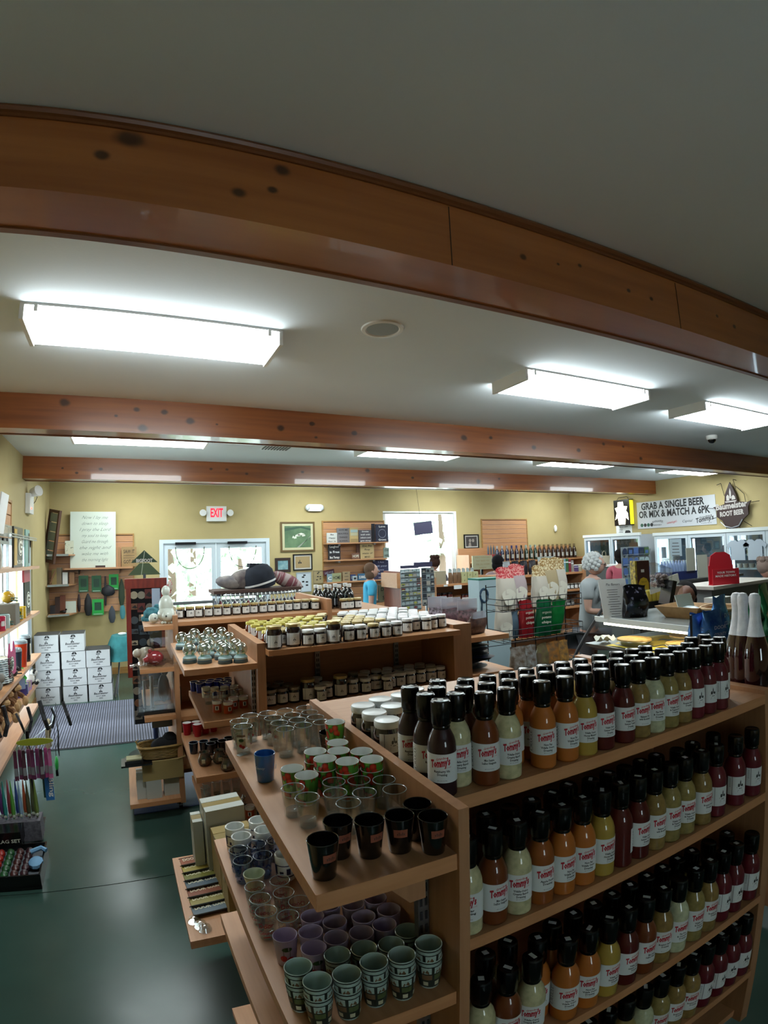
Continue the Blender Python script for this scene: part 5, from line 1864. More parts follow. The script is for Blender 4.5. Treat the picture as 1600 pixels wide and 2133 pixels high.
for i, (px, py, c, lb) in enumerate(((118, 1590, '1f9a3c', 'green heart-shaped tag hanging beside the trinket rack'), (122, 1555, '16161a', 'long black strap hanging beside the trinket rack'), (100, 1520, 'a39a7c', 'tan curved handle hanging at the rack top'))):
    q = at(px, py, X=-.6)
    if i == 1:
        b = MB(mat('hang_' + c, c, .6)).tube([(0, 0, .2), (.005, 0, .1), (-.004, 0, 0), (0, 0, -.08)], [.004, .006, .008, .004], 6)
    elif i == 0:
        b = MB(mat('hang_' + c, c, .5)).ball((0, 0, 0), .05, 12, .3, .8, 1.2)
        b.m = BLACK
        b.cbox((0, 0, -.07), (.02, .05, .05))
    else:
        b = MB(mat('hang_' + c, c, .6)).tube([(0, -.08, -.12), (0, -.05, .04), (0, .03, .06), (0, .06, -.02), (0, .05, -.14)], .014, 7)
    if i < 2:
        b.tube([(0, 0, .04), (0, 0, .62 - q.z)], .002, 4)
    solo('hanging_accessory', lb, 'accessory', b, q, 0)
b = MB(mottled('black_straps', '15151a', '3c4046', 30, .6))
for k in range(8):
    y = -.3 + k * .075
    b.tube([(.0, y, .06 + .03 * (k % 3)), (.03 * (k % 2), y + .02, .0), (-.02, y + .05 * (k % 2), -.08)], .008 + .003 * (k % 3), 6)
solo('strap_bundle', 'bundle of dark straps and handles above the lime header', 'straps', b, (-.66, 3.95, .74), -1.2)

# left wall fixtures
q = at(57, 1040, X=XL)
t = thing('emergency_lamp', 'white twin-head emergency lamp with red glow on the left wall', 'emergency light', (XL, q.y, q.z))
part('housing', MB(WHITE).box(0, .05, -.14, .14, -.17, .06), t)
part('lamp_head', MB(WHITE).tube([(.05, .02, .08), (.13, -.04, .1)], [.05, .065], 14), t)
part('indicator', MB(mat('red_glow', 'ff5040', .5, emit=6)).ball((.052, -.05, -.11), .012, 8), t)
part('cable', MB(DARKM).tube([(.04, .1, .06), (.08, .2, .05), (.05, .26, .0), (.01, .27, -.05)], .004, 5), t)


def slatwall(lb, x0, x1, z0, z1, Y=YF, frame=True, name='slatwall', n=None):
    t = thing(name, lb, 'slatwall', ((x0 + x1) / 2, Y, z0))
    w_ = (x1 - x0) / 2
    H = z1 - z0
    n = n or max(2, round(H / .105))
    part('backing', MB(mat('slat_groove', '46281c', .7)).box(-w_, w_, -.012, 0, 0, H), t)
    sl = MB(LAM).box(-w_, w_, -.022, -.0121, 0, H / n - .012).mesh('slat')
    sr = MB(mat('slot_insert', 'c49a86', .4)).box(-w_, w_, -.0175, -.0122, H / n - .0115, H / n - .0055).mesh('slot_insert')
    for i in range(n):
        o = part('slat', sl, t)
        o.location = (0, 0, i * H / n)
        if i < n - 1:
            o = part('slot_insert', sr, t)
            o.location = (0, 0, i * H / n)
    if frame:
        part('trim_frame', MB(SKIRT).box(-w_ - .02, -w_, -.028, 0, -.0, H).box(w_, w_ + .02, -.028, 0, 0, H).box(-w_ - .02, w_ + .02, -.028, 0, H, H + .02), t)
    return t


def bx(x0, y0, x1, y1, Y):
    """Box of pixels -> x0, x1, z0, z1 on the plane Y."""
    yc, xc = (y0 + y1) / 2, (x0 + x1) / 2
    return at(x0, yc, Y=Y).x, at(x1, yc, Y=Y).x, at(xc, y1, Y=Y).z, at(xc, y0, Y=Y).z


# ---------------------------------------------------------------- back wall, left part
a, b_, c, d = bx(92, 1115, 277, 1275, YF)
slatwall('maple slatwall panel behind the white verse board', a, b_, c, d)

t = thing('slatwall', 'short slatwall panel high on the left wall at the frame edge', 'slatwall', (XL, 5.6, 1.98))
for i in range(3):
    part('slat', MB(LAMY).box(.0, .02, -.6, .46, i * .115, i * .115 + .105), t)
part('trim_frame', MB(SKIRT).box(0, .026, .46, .49, 0, .37).box(0, .026, -.6, .49, .35, .375), t)


def picture(name, lb, cat, r, Y, fr, fw, matc, art, extra=None, depth=.02, hang=True):
    x0, x1, z0, z1 = r
    t = thing(name, lb, cat, ((x0 + x1) / 2, Y, (z0 + z1) / 2))
    w_, h = (x1 - x0) / 2, (z1 - z0) / 2
    part('frame', MB(fr).box(-w_, w_, -depth, 0, h - fw, h).box(-w_, w_, -depth, 0, -h, -h + fw).box(-w_, -w_ + fw, -depth, 0, -h + fw, h - fw).box(w_ - fw, w_, -depth, 0, -h + fw, h - fw), t)
    mw = fw + (.16 * h if matc else 0)
    if matc:
        part('mount', MB(matc).box(-w_ + fw, w_ - fw, -depth * .5, -.001, -h + fw, h - fw), t)
    part('artwork', MB(art).box(-w_ + mw, w_ - mw, -depth * .6, -.0012, -h + mw, h - mw), t)
    if extra:
        e = MB(PAPER)
        extra(e, w_ - mw, h - mw, -depth * .6)
        part('artwork_detail', e, t)
    return t


def ex_farm(e, w_, h, y):
    e.m = mat('road_grey', '8d9488', .7)
    e.add([(-w_ * .1, y - .001, -h), (w_ * .1, y - .001, -h), (w_, y - .001, h * .1), (w_, y - .001, 0)], [(0, 1, 2, 3)])
    e.m = mat('barn_white', 'c9cdbf', .7)
    for x, z, s in ((0, .05, .2), (.25, .15, .25), (.45, .05, .12), (-.2, -.15, .1), (-.35, -.1, .07)):
        e.add([((x - s) * w_, y - .0012, (z - .05) * h), ((x + s) * w_, y - .0012, z * h), ((x + s) * w_, y - .0012, (z + .12) * h), (x * w_, y - .0012, (z + .2) * h), ((x - s) * w_, y - .0012, (z + .08) * h)], [(0, 1, 2, 3, 4)])
    e.m = mat('pond_green', '2c4a38', .6)
    e.add([(x * w_, y - .0011, z * h) for x, z in ((-1, .5), (.2, .8), (1, .55), (1, .75), (.3, .95), (-1, .8))], [(0, 1, 2, 3, 4, 5)])


CREAM = mat('cream_mount', 'b9b692', .7)
picture('framed_picture', 'large gilt-framed aerial farm painting right of the glass door', 'picture', bx(584, 1087, 655, 1149, YF), YF, mat('gilt_frame', '5e4a26', .4), .03, CREAM, mottled('farm_field', '3e5a40', '5f7a58', 4, .7), ex_farm)
picture('framed_picture', 'small dark-framed blue-green picture beside the door frame', 'picture', bx(573, 1162, 605, 1192, YF), YF, mat('dark_frame', '2a1a14', .4), .045, None, mottled('blue_green_art', '4f7f88', '87a8ac', 12, .6))
picture('framed_picture', 'black-framed tan document under the farm painting', 'picture', bx(610, 1154, 650, 1188, YF), YF, BLACK, .02, mat('pale_mount', 'b5b3ae', .7), mat('tan_art', '9a845c', .7),
        lambda e, w_, h, y: (setattr(e, 'm', INK), stamp(e, EMBLEM[:3], flat((-w_ * .4, y, -.03), .08))))


def ex_doc(e, w_, h, y):
    e.m = INK
    for i, (x, z) in enumerate(((-.1, .55), (-.1, .05), (.45, .0), (.45, -.35), (-.3, -.5), (.1, .75))):
        e.add([((x - .18) * w_, y - .001, (z - .08) * h), ((x + .18) * w_, y - .001, (z - .08) * h), ((x + .18) * w_, y - .001, (z + .08) * h), ((x - .18) * w_, y - .001, (z + .08) * h)], [(0, 1, 2, 3)])


picture('framed_document', 'pale-framed white certificate above the coat hangers', 'picture', bx(617, 1192, 648, 1233, YF), YF, mat('pale_frame', '9aa3a8', .4), .012, None, mat('document_white', 'b9c4cc', .6), ex_doc)
picture('framed_document', 'tan notice with dark heading left of the sign shelves', 'picture', bx(652, 1188, 673, 1215, YF), YF, mat('tan_frame', '8a7a5c', .5), .01, None, mat('tan_notice', '9a8c68', .7), ex_doc)
picture('framed_photo', 'black-framed photograph of a couple right of the window', 'picture', bx(966, 1113, 997, 1143, YF), YF, BLACK, .025, mat('pale_mount'), mat('photo_dark', '35302e', .5),
        lambda e, w_, h, y: (setattr(e, 'm', mat('photo_skin', '8a827a', .6)), [e.add([(cx + .03 * math.cos(t_), y - .001, .02 + .035 * math.sin(t_)) for t_ in [i * PI / 6 for i in range(12)]], [tuple(range(12))]) for cx in (-.035, .04)],
                             [e.add([(cx - .04, y - .0011, -h), (cx + .035, y - .0011, -h), (cx + .02, y - .0011, -.02), (cx - .02, y - .0011, -.02)], [(0, 1, 2, 3)]) for cx in (-.04,)]))
# exit sign with its two lamp heads
x0, x1, z0, z1 = bx(430, 1055, 471, 1086, YF)
t = thing('exit_sign', 'white exit sign with red EXIT letters and two lamp heads', 'exit sign', ((x0 + x1) / 2, YF, (z0 + z1) / 2))
w_, h = (x1 - x0) / 2, (z1 - z0) / 2
part('housing', MB(WHITE).box(-w_, w_, -.05, 0, -h, h), t)
part('lettering', write(MB(mat('exit_red', 'f0223c', .4, emit=1.3)), 'EXIT', (0, -.0505, -h * .42), h * 1.15, width=w_ * 1.25, bold=.035), t)
for s in (-1, 1):
    o = part('lamp_head', MB(WHITE).tube([(s * (w_ + .05), 0, h * .1), (s * (w_ + .06), -.07, h * .12)], [.04, .055], 12).box(min(s * w_, s * (w_ + .05)), max(s * w_, s * (w_ + .05)), -.03, -.01, 0, .02), t)
x0, x1, z0, z1 = bx(633, 1051, 674, 1065, YF)
t = thing('emergency_lamp', 'white oblong emergency light high on the back wall', 'emergency light', ((x0 + x1) / 2, YF, (z0 + z1) / 2))
part('housing', MB(WHITE).box(-.12, .12, -.06, 0, -.06, .06), t)
for s in (-1, 1):
    part('lamp_head', MB(mat('lamp_lens', 'c9d2d6', .15)).ball((s * .13, -.04, 0), .055, 12, .7, 1, 1), t)
q = at(1155, 1101, Y=YF)
t = thing('wall_sensor', 'small white wall sensor near the back right corner', 'sensor', (q.x, YF, q.z))
part('housing', MB(WHITE).ball((0, -.03, 0), .05, 12, .8, .7, 1.6), t)
part('bracket', MB(WHITE).box(-.015, .015, -.03, 0, -.03, .03), t)

# verse board on the slatwall ledge
LEDGE_Z = at(210, 1182, Y=YF - .12).z
a, b_ = at(135, 1182, Y=YF - .12).x, at(277, 1180, Y=YF - .12).x
t = thing('wall_ledge', 'maple ledge on the slatwall carrying the verse board', 'shelf', ((a + b_) / 2, YF - .13, LEDGE_Z))
w_ = (b_ - a) / 2
part('ledge_board', MB(LAM).box(-w_, w_, -.1, .1, -.022, 0), t)
for x in (-w_ * .6, w_ * .6):
    part('bracket', MB(STEEL).prism([(.1, -.022), (-.06, -.022), (.1, -.1)], x - .006, x + .006, Matrix(((0, 0, 1, 0), (1, 0, 0, 0), (0, 1, 0, 0), (0, 0, 0, 1)))), t)
x0, x1, z0, z1 = bx(146, 1066, 241, 1180, YF - .1)
t = thing('verse_board', 'large white canvas with grey handwritten bedtime verse', 'sign', ((x0 + x1) / 2, YF - .085, LEDGE_Z + .0005), 0)
w_, h = (x1 - x0) / 2, z1 - LEDGE_Z
part('canvas', MB(mat('canvas_white', 'c6d0c4', .8)).box(-w_, w_, -.02, .02, 0, h), t)
g = MB(mat('verse_grey', '6e7a74', .8))
for i, s in enumerate(('Now I lay me', 'down to sleep', 'I pray the Lord', 'my soul to keep', 'Guard me through', 'the night and', 'wake me with', 'the morning light')):
    write(g, s, (.02, -.0205, h * (.87 - i * .108)), .05, width=w_ * (1.15 + .25 * (i % 3 == 2)), shear=.5, bold=-.012)
part('lettering', g, t)
b = MB(mat('brown_handle', '3a2a26', .5)).box(-.07, .07, -.012, 0, 0, .03)
solo('carved_block', 'small dark handle piece at the foot of the verse board', 'handle', b, (x1 - .22, YF - .11, LEDGE_Z + .0005))
TANB = mottled('tan_board', '8a6f4a', '9b8058', 8, .8)
q = at(269, 1163, Y=YF - .1)
t = thing('saying_sign', 'tan wood sign reading SAW IT over another phrase', 'sign', (q.x, YF - .09, LEDGE_Z + .0005))
part('board', MB(TANB).box(-.11, .11, -.015, .015, 0, .3), t)
g = write(MB(INK), 'SAW IT', (0, -.0155, .205), .055, width=.16, bold=.01)
write(g, 'GOT IT', (0, -.0155, .05), .055, width=.16, bold=.01)
g.box(-.08, .08, -.0165, -.0155, .165, .17).box(-.08, .08, -.0165, -.0155, .13, .135)
part('lettering', g, t)
t = thing('slat_box_frame', 'plain wooden frame piece behind the SAW IT sign', 'frame', (q.x - .17, YF - .06, LEDGE_Z + .0005))
part('board', MB(LAMZ).box(-.05, .05, -.01, .01, 0, .3), t)
part('batten', MB(TANB).box(-.03, -.015, -.014, -.01, 0, .3).box(.015, .03, -.014, -.01, 0, .3), t)
t = thing('old_window_picture', 'tall dark window-pane frame leaning in the left corner', 'picture', (at(118, 1157, Y=8.6).x - .12, 8.72, 1.72), 0, None, (0, .18, -.75))
part('frame', MB(mat('walnut', '4a2f22', .6)).box(-.11, .11, -.02, .02, 0, .04).box(-.11, .11, -.02, .02, .72, .76).box(-.11, -.08, -.02, .02, .04, .72).box(.08, .11, -.02, .02, .04, .72), t)
for i in range(5):
    part('pane', MB(mat('chalk_grey', '6f7a76', .5)).box(-.08, .08, -.01, .01, .05 + i * .135, .17 + i * .135), t)
# corner shelves
for i, (py, lb) in enumerate(((1155, 'topmost'), (1218, 'middle'), (1280, 'lowest'))):
    q = at(120, py, Y=8.75)
    t = thing('corner_shelf', '%s small maple corner shelf left of the verse board' % lb, 'shelf', (XL + .02, YF - .025, q.z - .0))
    part('shelf_board', MB(LAM).prism([(0, 0), (.38, 0), (.3, -.3), (.0, -.42)], -.02, 0), t)
    part('steel_edge', MB(mat('mirror_strip', 'c9d2cc', .15, .7)).cbox((.15, -.366, -.01), (.3, .006, .03), .38), t)
    zt = q.z + .0005
    if i == 0:
        solo('flower_card', 'white card with dark flowers on the topmost corner shelf', 'card', MB(mottled('flower_print', 'c6cbb6', '4a5a4a', 26, .7, lo=.6, hi=.64)).box(-.06, .06, -.005, .005, 0, .2), (XL + .3, YF - .12, zt))
    if i == 1:
        for k, (c, x, hh, r_) in enumerate((('8a7a4c', .14, .22, 0), ('6f6552', .24, .24, 0), ('c9d0d0', .36, .17, 0), ('7d5c40', .5, .17, 0))):
            solo('shelf_book', '%s block on the middle corner shelf' % ('tan', 'taupe', 'white', 'brown')[k], 'ornament', MB(mat('block_' + c, c, .6)).box(-.035, .035, -.05, .05, 0, hh), (XL + .0 + x * .68, YF - .14, zt))
        solo('wood_offcut', 'slim wooden panel leaning on the tan block', 'panel', MB(mat('block_7d5c40')).cbox((0, 0, .1), (.015, .12, .2), 0, 0, .35), (XL + .08, YF - .2, zt + .006))
    if i == 2:
        for k, (c, x, hh) in enumerate((('3a2420', .17, .24), ('6b3a2a', .27, .26), ('23262e', .07, .12))):
            solo('shelf_book', '%s block on the lowest corner shelf' % ('dark brown', 'reddish', 'slate')[k], 'ornament', MB(mat('block_' + c, c, .6)).box(-.035, .035, -.05, .05, 0, hh), (XL + .02 + x * .7, YF - .17, zt))
        solo('flower_card', 'white square tile with pale flowers on the lowest corner shelf', 'card', MB(mat('canvas_white')).box(-.09, .09, -.005, .005, 0, .17), (XL + .3, YF - .14, zt))
        solo('dark_bird', 'small dark bird ornament in front of the flower tile', 'ornament', MB(BLACK).ball((0, 0, .03), .03, 8, 1.6, .7, .8).ball((.04, 0, .06), .016, 6), (XL + .22, YF - .27, zt))
# green goods pegged on the slatwall
for i, (r, lb, win) in enumerate((((164, 1199, 184, 1233), 'dark green moulded tray, leftmost on the slatwall', False), ((191, 1199, 211, 1233), 'dark green moulded tray, second from left on the slatwall', False),
                                  ((227, 1196, 247, 1228), 'green frame with window hanging right of the dark trays', True), ((192, 1248, 216, 1281), 'bright green angled frame hanging lowest on the slatwall', True))):
    x0, x1, z0, z1 = bx(*r, YF - .06)
    t = thing('hanging_tray', lb, 'tray', ((x0 + x1) / 2, YF - .06, z0), 0)
    m = mat('tray_green' if not win else 'frame_green', '145a30' if not win else '169a3c', .4)
    w_, h = (x1 - x0) / 2, z1 - z0
    b = MB(m).box(-w_, w_, -.02, 0, 0, h * .3).box(-w_, w_, -.02, 0, h * .8, h).box(-w_, -w_ * .6, -.02, 0, h * .3, h * .8).box(w_ * .6, w_, -.02, 0, h * .3, h * .8)
    part('tray_body', b, t)
    part('centre', MB(mat('tray_dark', '10402a' if not win else '5a2c28', .5)).box(-w_ * .6, w_ * .6, -.012, 0, h * .3, h * .8), t)
    part('hook', MB(STEEL).tube([(0, .04, h), (0, -.01, h), (0, -.015, h + .02)], .004, 5), t)
    part('price_strip', MB(mat('strip_pale', '8fae9c', .5)).box(-w_ * .8, w_ * .8, -.022, -.02, .01, .022), t)
for i, (px, y0, y1, w_, c) in enumerate(((164, 1238, 1275, .05, '2a1a1a'), (183, 1236, 1283, .11, '15171c'), (225, 1218, 1242, .2, '10131c'), (233, 1262, 1298, .1, '3a3f48'), (253, 1206, 1262, .09, '20301c'), (255, 1256, 1290, .08, '3f7f86'), (219, 1200, 1262, .04, '2a2226'))):
    q0, q1 = at(px, y0, Y=YF - .08), at(px, y1, Y=YF - .08)
    b = MB(mat('hang2_' + c, c, .6)).lathe([(.0001, 0), (w_ * .3, .01), (w_ * .5, (q0.z - q1.z) * .3), (w_ * .45, (q0.z - q1.z) * .7), (.01, q0.z - q1.z)], 8, sy=.4)
    t = solo('hanging_goods', '%s item hanging from the slatwall, %s from left' % (('maroon', 'black', 'wide black', 'grey', 'olive', 'teal', 'thin brown')[i], ordinal((0, 1, 3, 4, 5, 6, 2)[i])), 'goods', b, (q0.x, YF - .08, q1.z))
    part('hook', MB(STEEL).tube([(0, .06, q0.z - q1.z), (0, 0, q0.z - q1.z + .005)], .003, 5), t)

# root-beer cartons stacked by the left wall
CW = mottled('white_box_card', 'a3a2a2', 'aeadad', 3, .75)
bxm = []


def make_case():
    t = thing('beverage_carton', 'x', 'box', group='white beverage cartons stacked in the left corner')
    part('carton_body', MB(CW).box(-.14, .14, -.18, .18, 0, .208), t)
    part('lid_seam', MB(mat('seam_dark', '3a3836', .8)).box(-.1405, .1405, -.1805, .1805, .2081, .2115), t)
    g = MB(INK)
    stamp(g, EMBLEM[:3], flat((0, -.18, .1), .05))
    write(g, 'Baumeister', (0, -.18, .08), .026, width=.17, bold=.02, shear=.2)
    write(g, 'ROOT BEER', (0, -.18, .052), .014, width=.11, bold=.02)
    stamp(g, lines(2, 1, .2, .07, 5, 0), flat((0, -.18, .035), .05))
    stamp(g, [[(-.25, 0), (.25, 0), (.22, -.1), (-.22, -.1)]], flat((0, -.18, .163), .1))
    part('printed_mark', g, t)
    g = MB(INK)
    f = flat((.01, -.18, .178), .03)
    stamp(g, [[(-1, -.2), (-.9, .3), (-.5, .75), (0, .9), (-.05, .1), (-.2, -.2)], [(1, -.2), (.9, .3), (.5, .75), (.08, .9), (.12, .1), (.3, -.2)]], f)
    part('handle_flap', g, t)
    return t


BC = Stock(make_case)
cols = [(-1.0, 4), (-.685, 4), (-.385, 3)]
for ci, (cx, nb) in enumerate(cols):
    for k in range(nb):
        BC.put((cx + .012 * math.sin(ci + k), 7.62 + .01 * (k % 2), .0005 + k * .2125), .01 * (k - 1), 'white root beer carton, %s column, %s from the floor' % (('left', 'middle', 'right')[ci], ordinal(k)))
b = MB(CW).cbox((0, 0, .12), (.004, .12, .26), .2, 0, .2)
solo('loose_flap', 'loose white card leaning on the right-hand carton column', 'card', b, (-.19, 7.6, .012))
# entrance mats
MATM = mottled('ribbed_mat', '4a4a55', '6a6a78', 2, .95, lo=.3, hi=.7)
q0, q1, q2 = at(88, 1487, Z=0), at(305, 1545, Z=0), at(130, 1563, Z=0)
for i, (y0, y1, x0, x1, lb) in enumerate(((5.62, 7.35, -1.05, .52, 'grey ribbed entrance mat in front of the white cartons'),)):
    t = thing('entrance_mat', lb, 'mat', ((x0 + x1) / 2, (y0 + y1) / 2, 0))
    w_, d = (x1 - x0) / 2, (y1 - y0) / 2
    part('backing', MB(mat('mat_rubber', '1c1c22', .8)).box(-w_, w_, -d, d, .0005, .005), t)
    rib = MB(MATM).box(-.009, .009, -d + .02, d - .02, .0051, .011).mesh('rib')
    x = -w_ + .03
    while x < w_ - .02:
        o = part('rib', rib, t)
        o.location = (x, 0, 0)
        x += .026
# small round table with teal cloth
t = thing('side_table', 'small table on thin legs beside the slatwall', 'table', (-.02, 7.75, 0))
part('table_top', MB(LAM).lathe([(.0001, .74), (.2, .74), (.2, .76), (.0001, .76)], 24), t)
for a in (0, 2.1, 4.2):
    part('leg', MB(STEEL).tube([(.1 * math.cos(a + 3.4), .1 * math.sin(a + 3.4), .74), (.17 * math.cos(a + 3.4), .17 * math.sin(a + 3.4), .0)], .01, 7), t)
b = MB(mottled('teal_cloth', '1f5a5c', '2c7072', 8, .9))
P = []
for j in range(7):
    rr_ = (.0, .12, .215, .24, .265, .285, .3)[j]
    zz = (.765, .765, .764, .7, .62, .54, .46)[j]
    P.append([((rr_ + (.018 * math.sin(i * 5 * 2 * PI / 40) if j > 2 else 0) * (j - 2) / 2) * math.cos(2 * PI * i / 40), (rr_ + (.018 * math.sin(i * 5 * 2 * PI / 40) if j > 2 else 0) * (j - 2) / 2) * math.sin(2 * PI * i / 40), zz) for i in range(41)])
b.grid(P)
solo('teal_cloth', 'teal tablecloth draped over the small side table', 'tablecloth', b, (-.02, 7.75, 0))
for i, x in enumerate((-.08, .04)):
    solo('white_slipper', 'white folded item on the teal cloth, %s' % ('left one', 'right one')[i], 'cloth', MB(PAPER).ball((0, 0, .02), .03, 8, 1.8, .8, .6), (x - .02, 7.68, .768))

# spinning rack with magnets and novelty badges beside the third gondola
q0, q1 = at(262, 1212, Y=5.1), at(346, 1215, Y=5.1)
t = thing('novelty_rack', 'tall red-framed rack covered in dark souvenir badges', 'display rack', ((q0.x + q1.x) / 2, 5.2, 0))
w_ = (q1.x - q0.x) / 2
RED = mottled('red_stained_wood', '6b2018', '8a2f20', 4, .5, stretch=(8, 8, 1))
part('post', MB(RED).box(-w_ - .0, -w_ + .04, -.03, .03, .72, 1.58), t)
part('post', MB(RED).box(w_ - .04, w_, -.03, .03, .72, 1.58), t)
part('header_board', MB(RED).box(-w_ - .01, w_ + .01, -.035, .035, 1.5, 1.585), t)
part('back_panel', MB(mat('black_felt', '0b0b10', .95)).box(-w_ + .04, w_ - .04, -.02, .02, .3, 1.5), t)
part('pole', MB(mat('navy_pole', '15204a', .4)).tube([(.05, .05, .02), (.05, .05, 1.5)], .025, 10), t)
part('foot', MB(BLACK).lathe([(.0001, 0), (.2, 0), (.2, .02), (.0001, .025)], 20), t)
bc = ['6f6a62', '4f4a60', '8a8578', '5c2a2a', '3f4a52', 'a39a84', '2f3f4a', '74503a']
for j in range(11):
    for i in range(4):
        x = -w_ + .07 + i * (2 * w_ - .12) / 3.4 + R.uniform(-.01, .01)
        z = 1.44 - j * .105 + R.uniform(-.01, .01)
        c = bc[R.randrange(8)]
        kind = R.random()
        b = MB(mat('badge_' + c, c, .5))
        if kind < .3:
            b.prism([(.034 * math.cos(a), .034 * math.sin(a)) for a in [k * PI / 6 for k in range(12)]], .0, .006, Matrix(((1, 0, 0, 0), (0, 0, -1, -.0205), (0, 1, 0, 0), (0, 0, 0, 1))))
        else:
            s1, s2 = R.uniform(.028, .04), R.uniform(.02, .042)
            b.box(-s1, s1, -.0265, -.0205, -s2, s2)
            b.m = mat('badge_dark', '17151a', .5)
            b.add([(-s1 * .8, -.0272, -s2 * .3), (s1 * .2, -.0272, s2 * .5), (s1 * .8, -.0272, -s2 * .4), (s1 * .3, -.0272, -s2 * .7)], [(0, 1, 2, 3)])
        o = part('souvenir_badge', b, t)
        o.location = (x, 0, z)
t = thing('tree_sign', 'dark green triangular tree sign lettered BIGFOOT on the rack', 'sign', ((q0.x + q1.x) / 2 - .01, 5.2, 1.586))
g = MB(mat('forest_green', '2c4636', .6))
T = Matrix(((1, 0, 0, 0), (0, 0, -1, 0), (0, 1, 0, 0), (0, 0, 0, 1)))
g.prism([(-.115, .14), (.115, .14), (0, .25)], -.004, .004, T)
g.m = mat('moss_green', '4a5f44', .6)
g.prism([(-.14, .03), (.14, .03), (.04, .135), (-.04, .135)], -.004, .004, T)
part('sign_board', g, t)
part('stem', MB(BLACK).box(-.012, .012, -.006, .006, 0, .04), t)
g = MB(mat('pale_line', 'a9b8a4', .6))
g.add([(-.03, -.0052, .03), (-.024, -.0052, .03), (.006, -.0052, .24), (0, -.0052, .24)], [(0, 1, 2, 3)])
g.m = PAPER
write(g, 'BIGFOOT', (0, -.0056, .143), .03, width=.14, bold=.05)
part('lettering', g, t)
b = MB(mottled('spotted_red_white', 'c9c0b8', 'a02c34', 34, .6, lo=.52, hi=.56)).ball((0, 0, .05), .03, 10, .8, .8, 1.8).ball((0, 0, -.02), .022, 8)
solo('spotted_toy', 'red and white spotted toy hanging right of the rack header', 'toy', b, (q1.x + .035, 5.15, 1.46))
b = MB(mat('white_blue_card', '9fb3cc', .4)).box(-.03, .03, -.004, .004, 0, .2)
solo('hanging_cards', 'strip of pale blue cards standing by the white ceramic figure', 'card', b, (at(325, 1245, Y=4.5).x, 4.5, D1 + .02))

# round rail of hangers with caps and cushions before the door
t = thing('hanger_rail', 'chrome clothes rail with white hangers below the caps', 'clothes rack', (at(540, 1222, Y=5.5).x, 5.6, 0))
part('rail', MB(STEEL).tube([(.46 * math.cos(a), .28 * math.sin(a), 1.38) for a in [i * PI / 14 for i in range(28)]], .012, 6, True), t)
part('pole', MB(STEEL).tube([(0, 0, .02), (0, 0, 1.38)], .02, 8).tube([(-.46, 0, 1.38), (.46, 0, 1.38)], .01, 6), t)
part('base', MB(STEEL).box(-.4, .4, -.03, .03, 0, .03).box(-.03, .03, -.3, .3, .0301, .06), t)
hm = MB(WHITE).tube([(0, -.012, .0), (0, .012, .012), (0, .012, .04), (0, -.012, .05), (0, -.022, .03)], .005, 5).tube([(-.0, 0, 0), (0, -.17, -.09), (0, .17, -.09), (0, 0, 0)], .007, 5).mesh('hanger_wire')
shirts = [mat('shirt_' + c, c, .9) for c in ('4a4f5c', '6b2a34', '2c3f44', '7d8288', '3a2a3c', '8a8f94')]
sm = [MB(m).prism([(-.2, -.1), (0, -.02), (.2, -.1), (.22, -.55), (-.22, -.55)], -.012, .012, Matrix(((0, 0, 1, 0), (1, 0, 0, 0), (0, 1, 0, 0), (0, 0, 0, 1)))).mesh('garment') for m in shirts]
for i in range(22):
    x = -.43 + i * .041
    y = -.28 * math.sqrt(1 - (x / .46)**2)
    h_ = thing('garment_on_hanger', 'garment on a white hanger, %s from left on the rail before the door' % ordinal(i), 'garment', (t.location.x + x, 5.6 + y, 1.395 - .05), 0, 'garments on white hangers')
    part('hanger', hm, h_)
    part('garment', sm[i % 6], h_)
hx = t.location.x
t = solo('rack_tray', 'wooden tray top lying on the clothes rail', 'tray', MB(mat('tray_brown', '4a342c', .6)).box(-.44, .44, -.2, .2, 0, .03), (hx - .02, 5.62, 1.394))
CAPN = mottled('navy_felt', '10151f', '1a212e', 12, .9)
t = thing('knit_cap', 'big black hat with white band on top of the clothes rail', 'hat', (at(545, 1222, Y=5.6).x, 5.6, 1.425), 0, None, (0, -.25, .2))
part('crown', MB(CAPN).lathe([(.0001, 0), (.15, 0), (.17, .05), (.16, .16), (.12, .22), (.06, .245), (.0001, .25)], 24, sy=.8), t)
part('band', MB(PAPER).lathe([(.171, .045), (.173, .05), (.171, .065), (.165, .06)], 24, sy=.8), t)
part('peak', MB(CAPN).cbox((-.03, 0, .25), (.1, .08, .04), 0, 0, .3), t)
for i, (px, w_, h, c, rx, lb) in enumerate(((478, .15, .14, '5c5a62', .3, 'grey cushion at the left end of the clothes rail'), (512, .16, .2, '4a3f46', -.5, 'brown-grey printed cushion leaning left of the black hat'))):
    b = MB(mottled('cushion_' + c, c, 'a9a39c', 6, .9))
    b.ball((0, 0, h / 2), .1, 14, w_ / .1, .6, h / .2)
    solo('cushion', lb, 'cushion', b, (at(px, 1222, Y=5.6).x, 5.6, 1.426), 0, None, (0, rx * .5, .0))
b = MB(mottled('striped_cushion', 'a99a98', '7d4a52', 3, .9, stretch=(14, 1, 1), lo=.48, hi=.52)).ball((0, 0, .06), .1, 14, 1.9, .7, .75)
solo('cushion', 'pale striped cushion at the right end of the clothes rail', 'cushion', b, (at(592, 1205, Y=5.6).x, 5.6, 1.43), 0, None, (0, .45, 0))


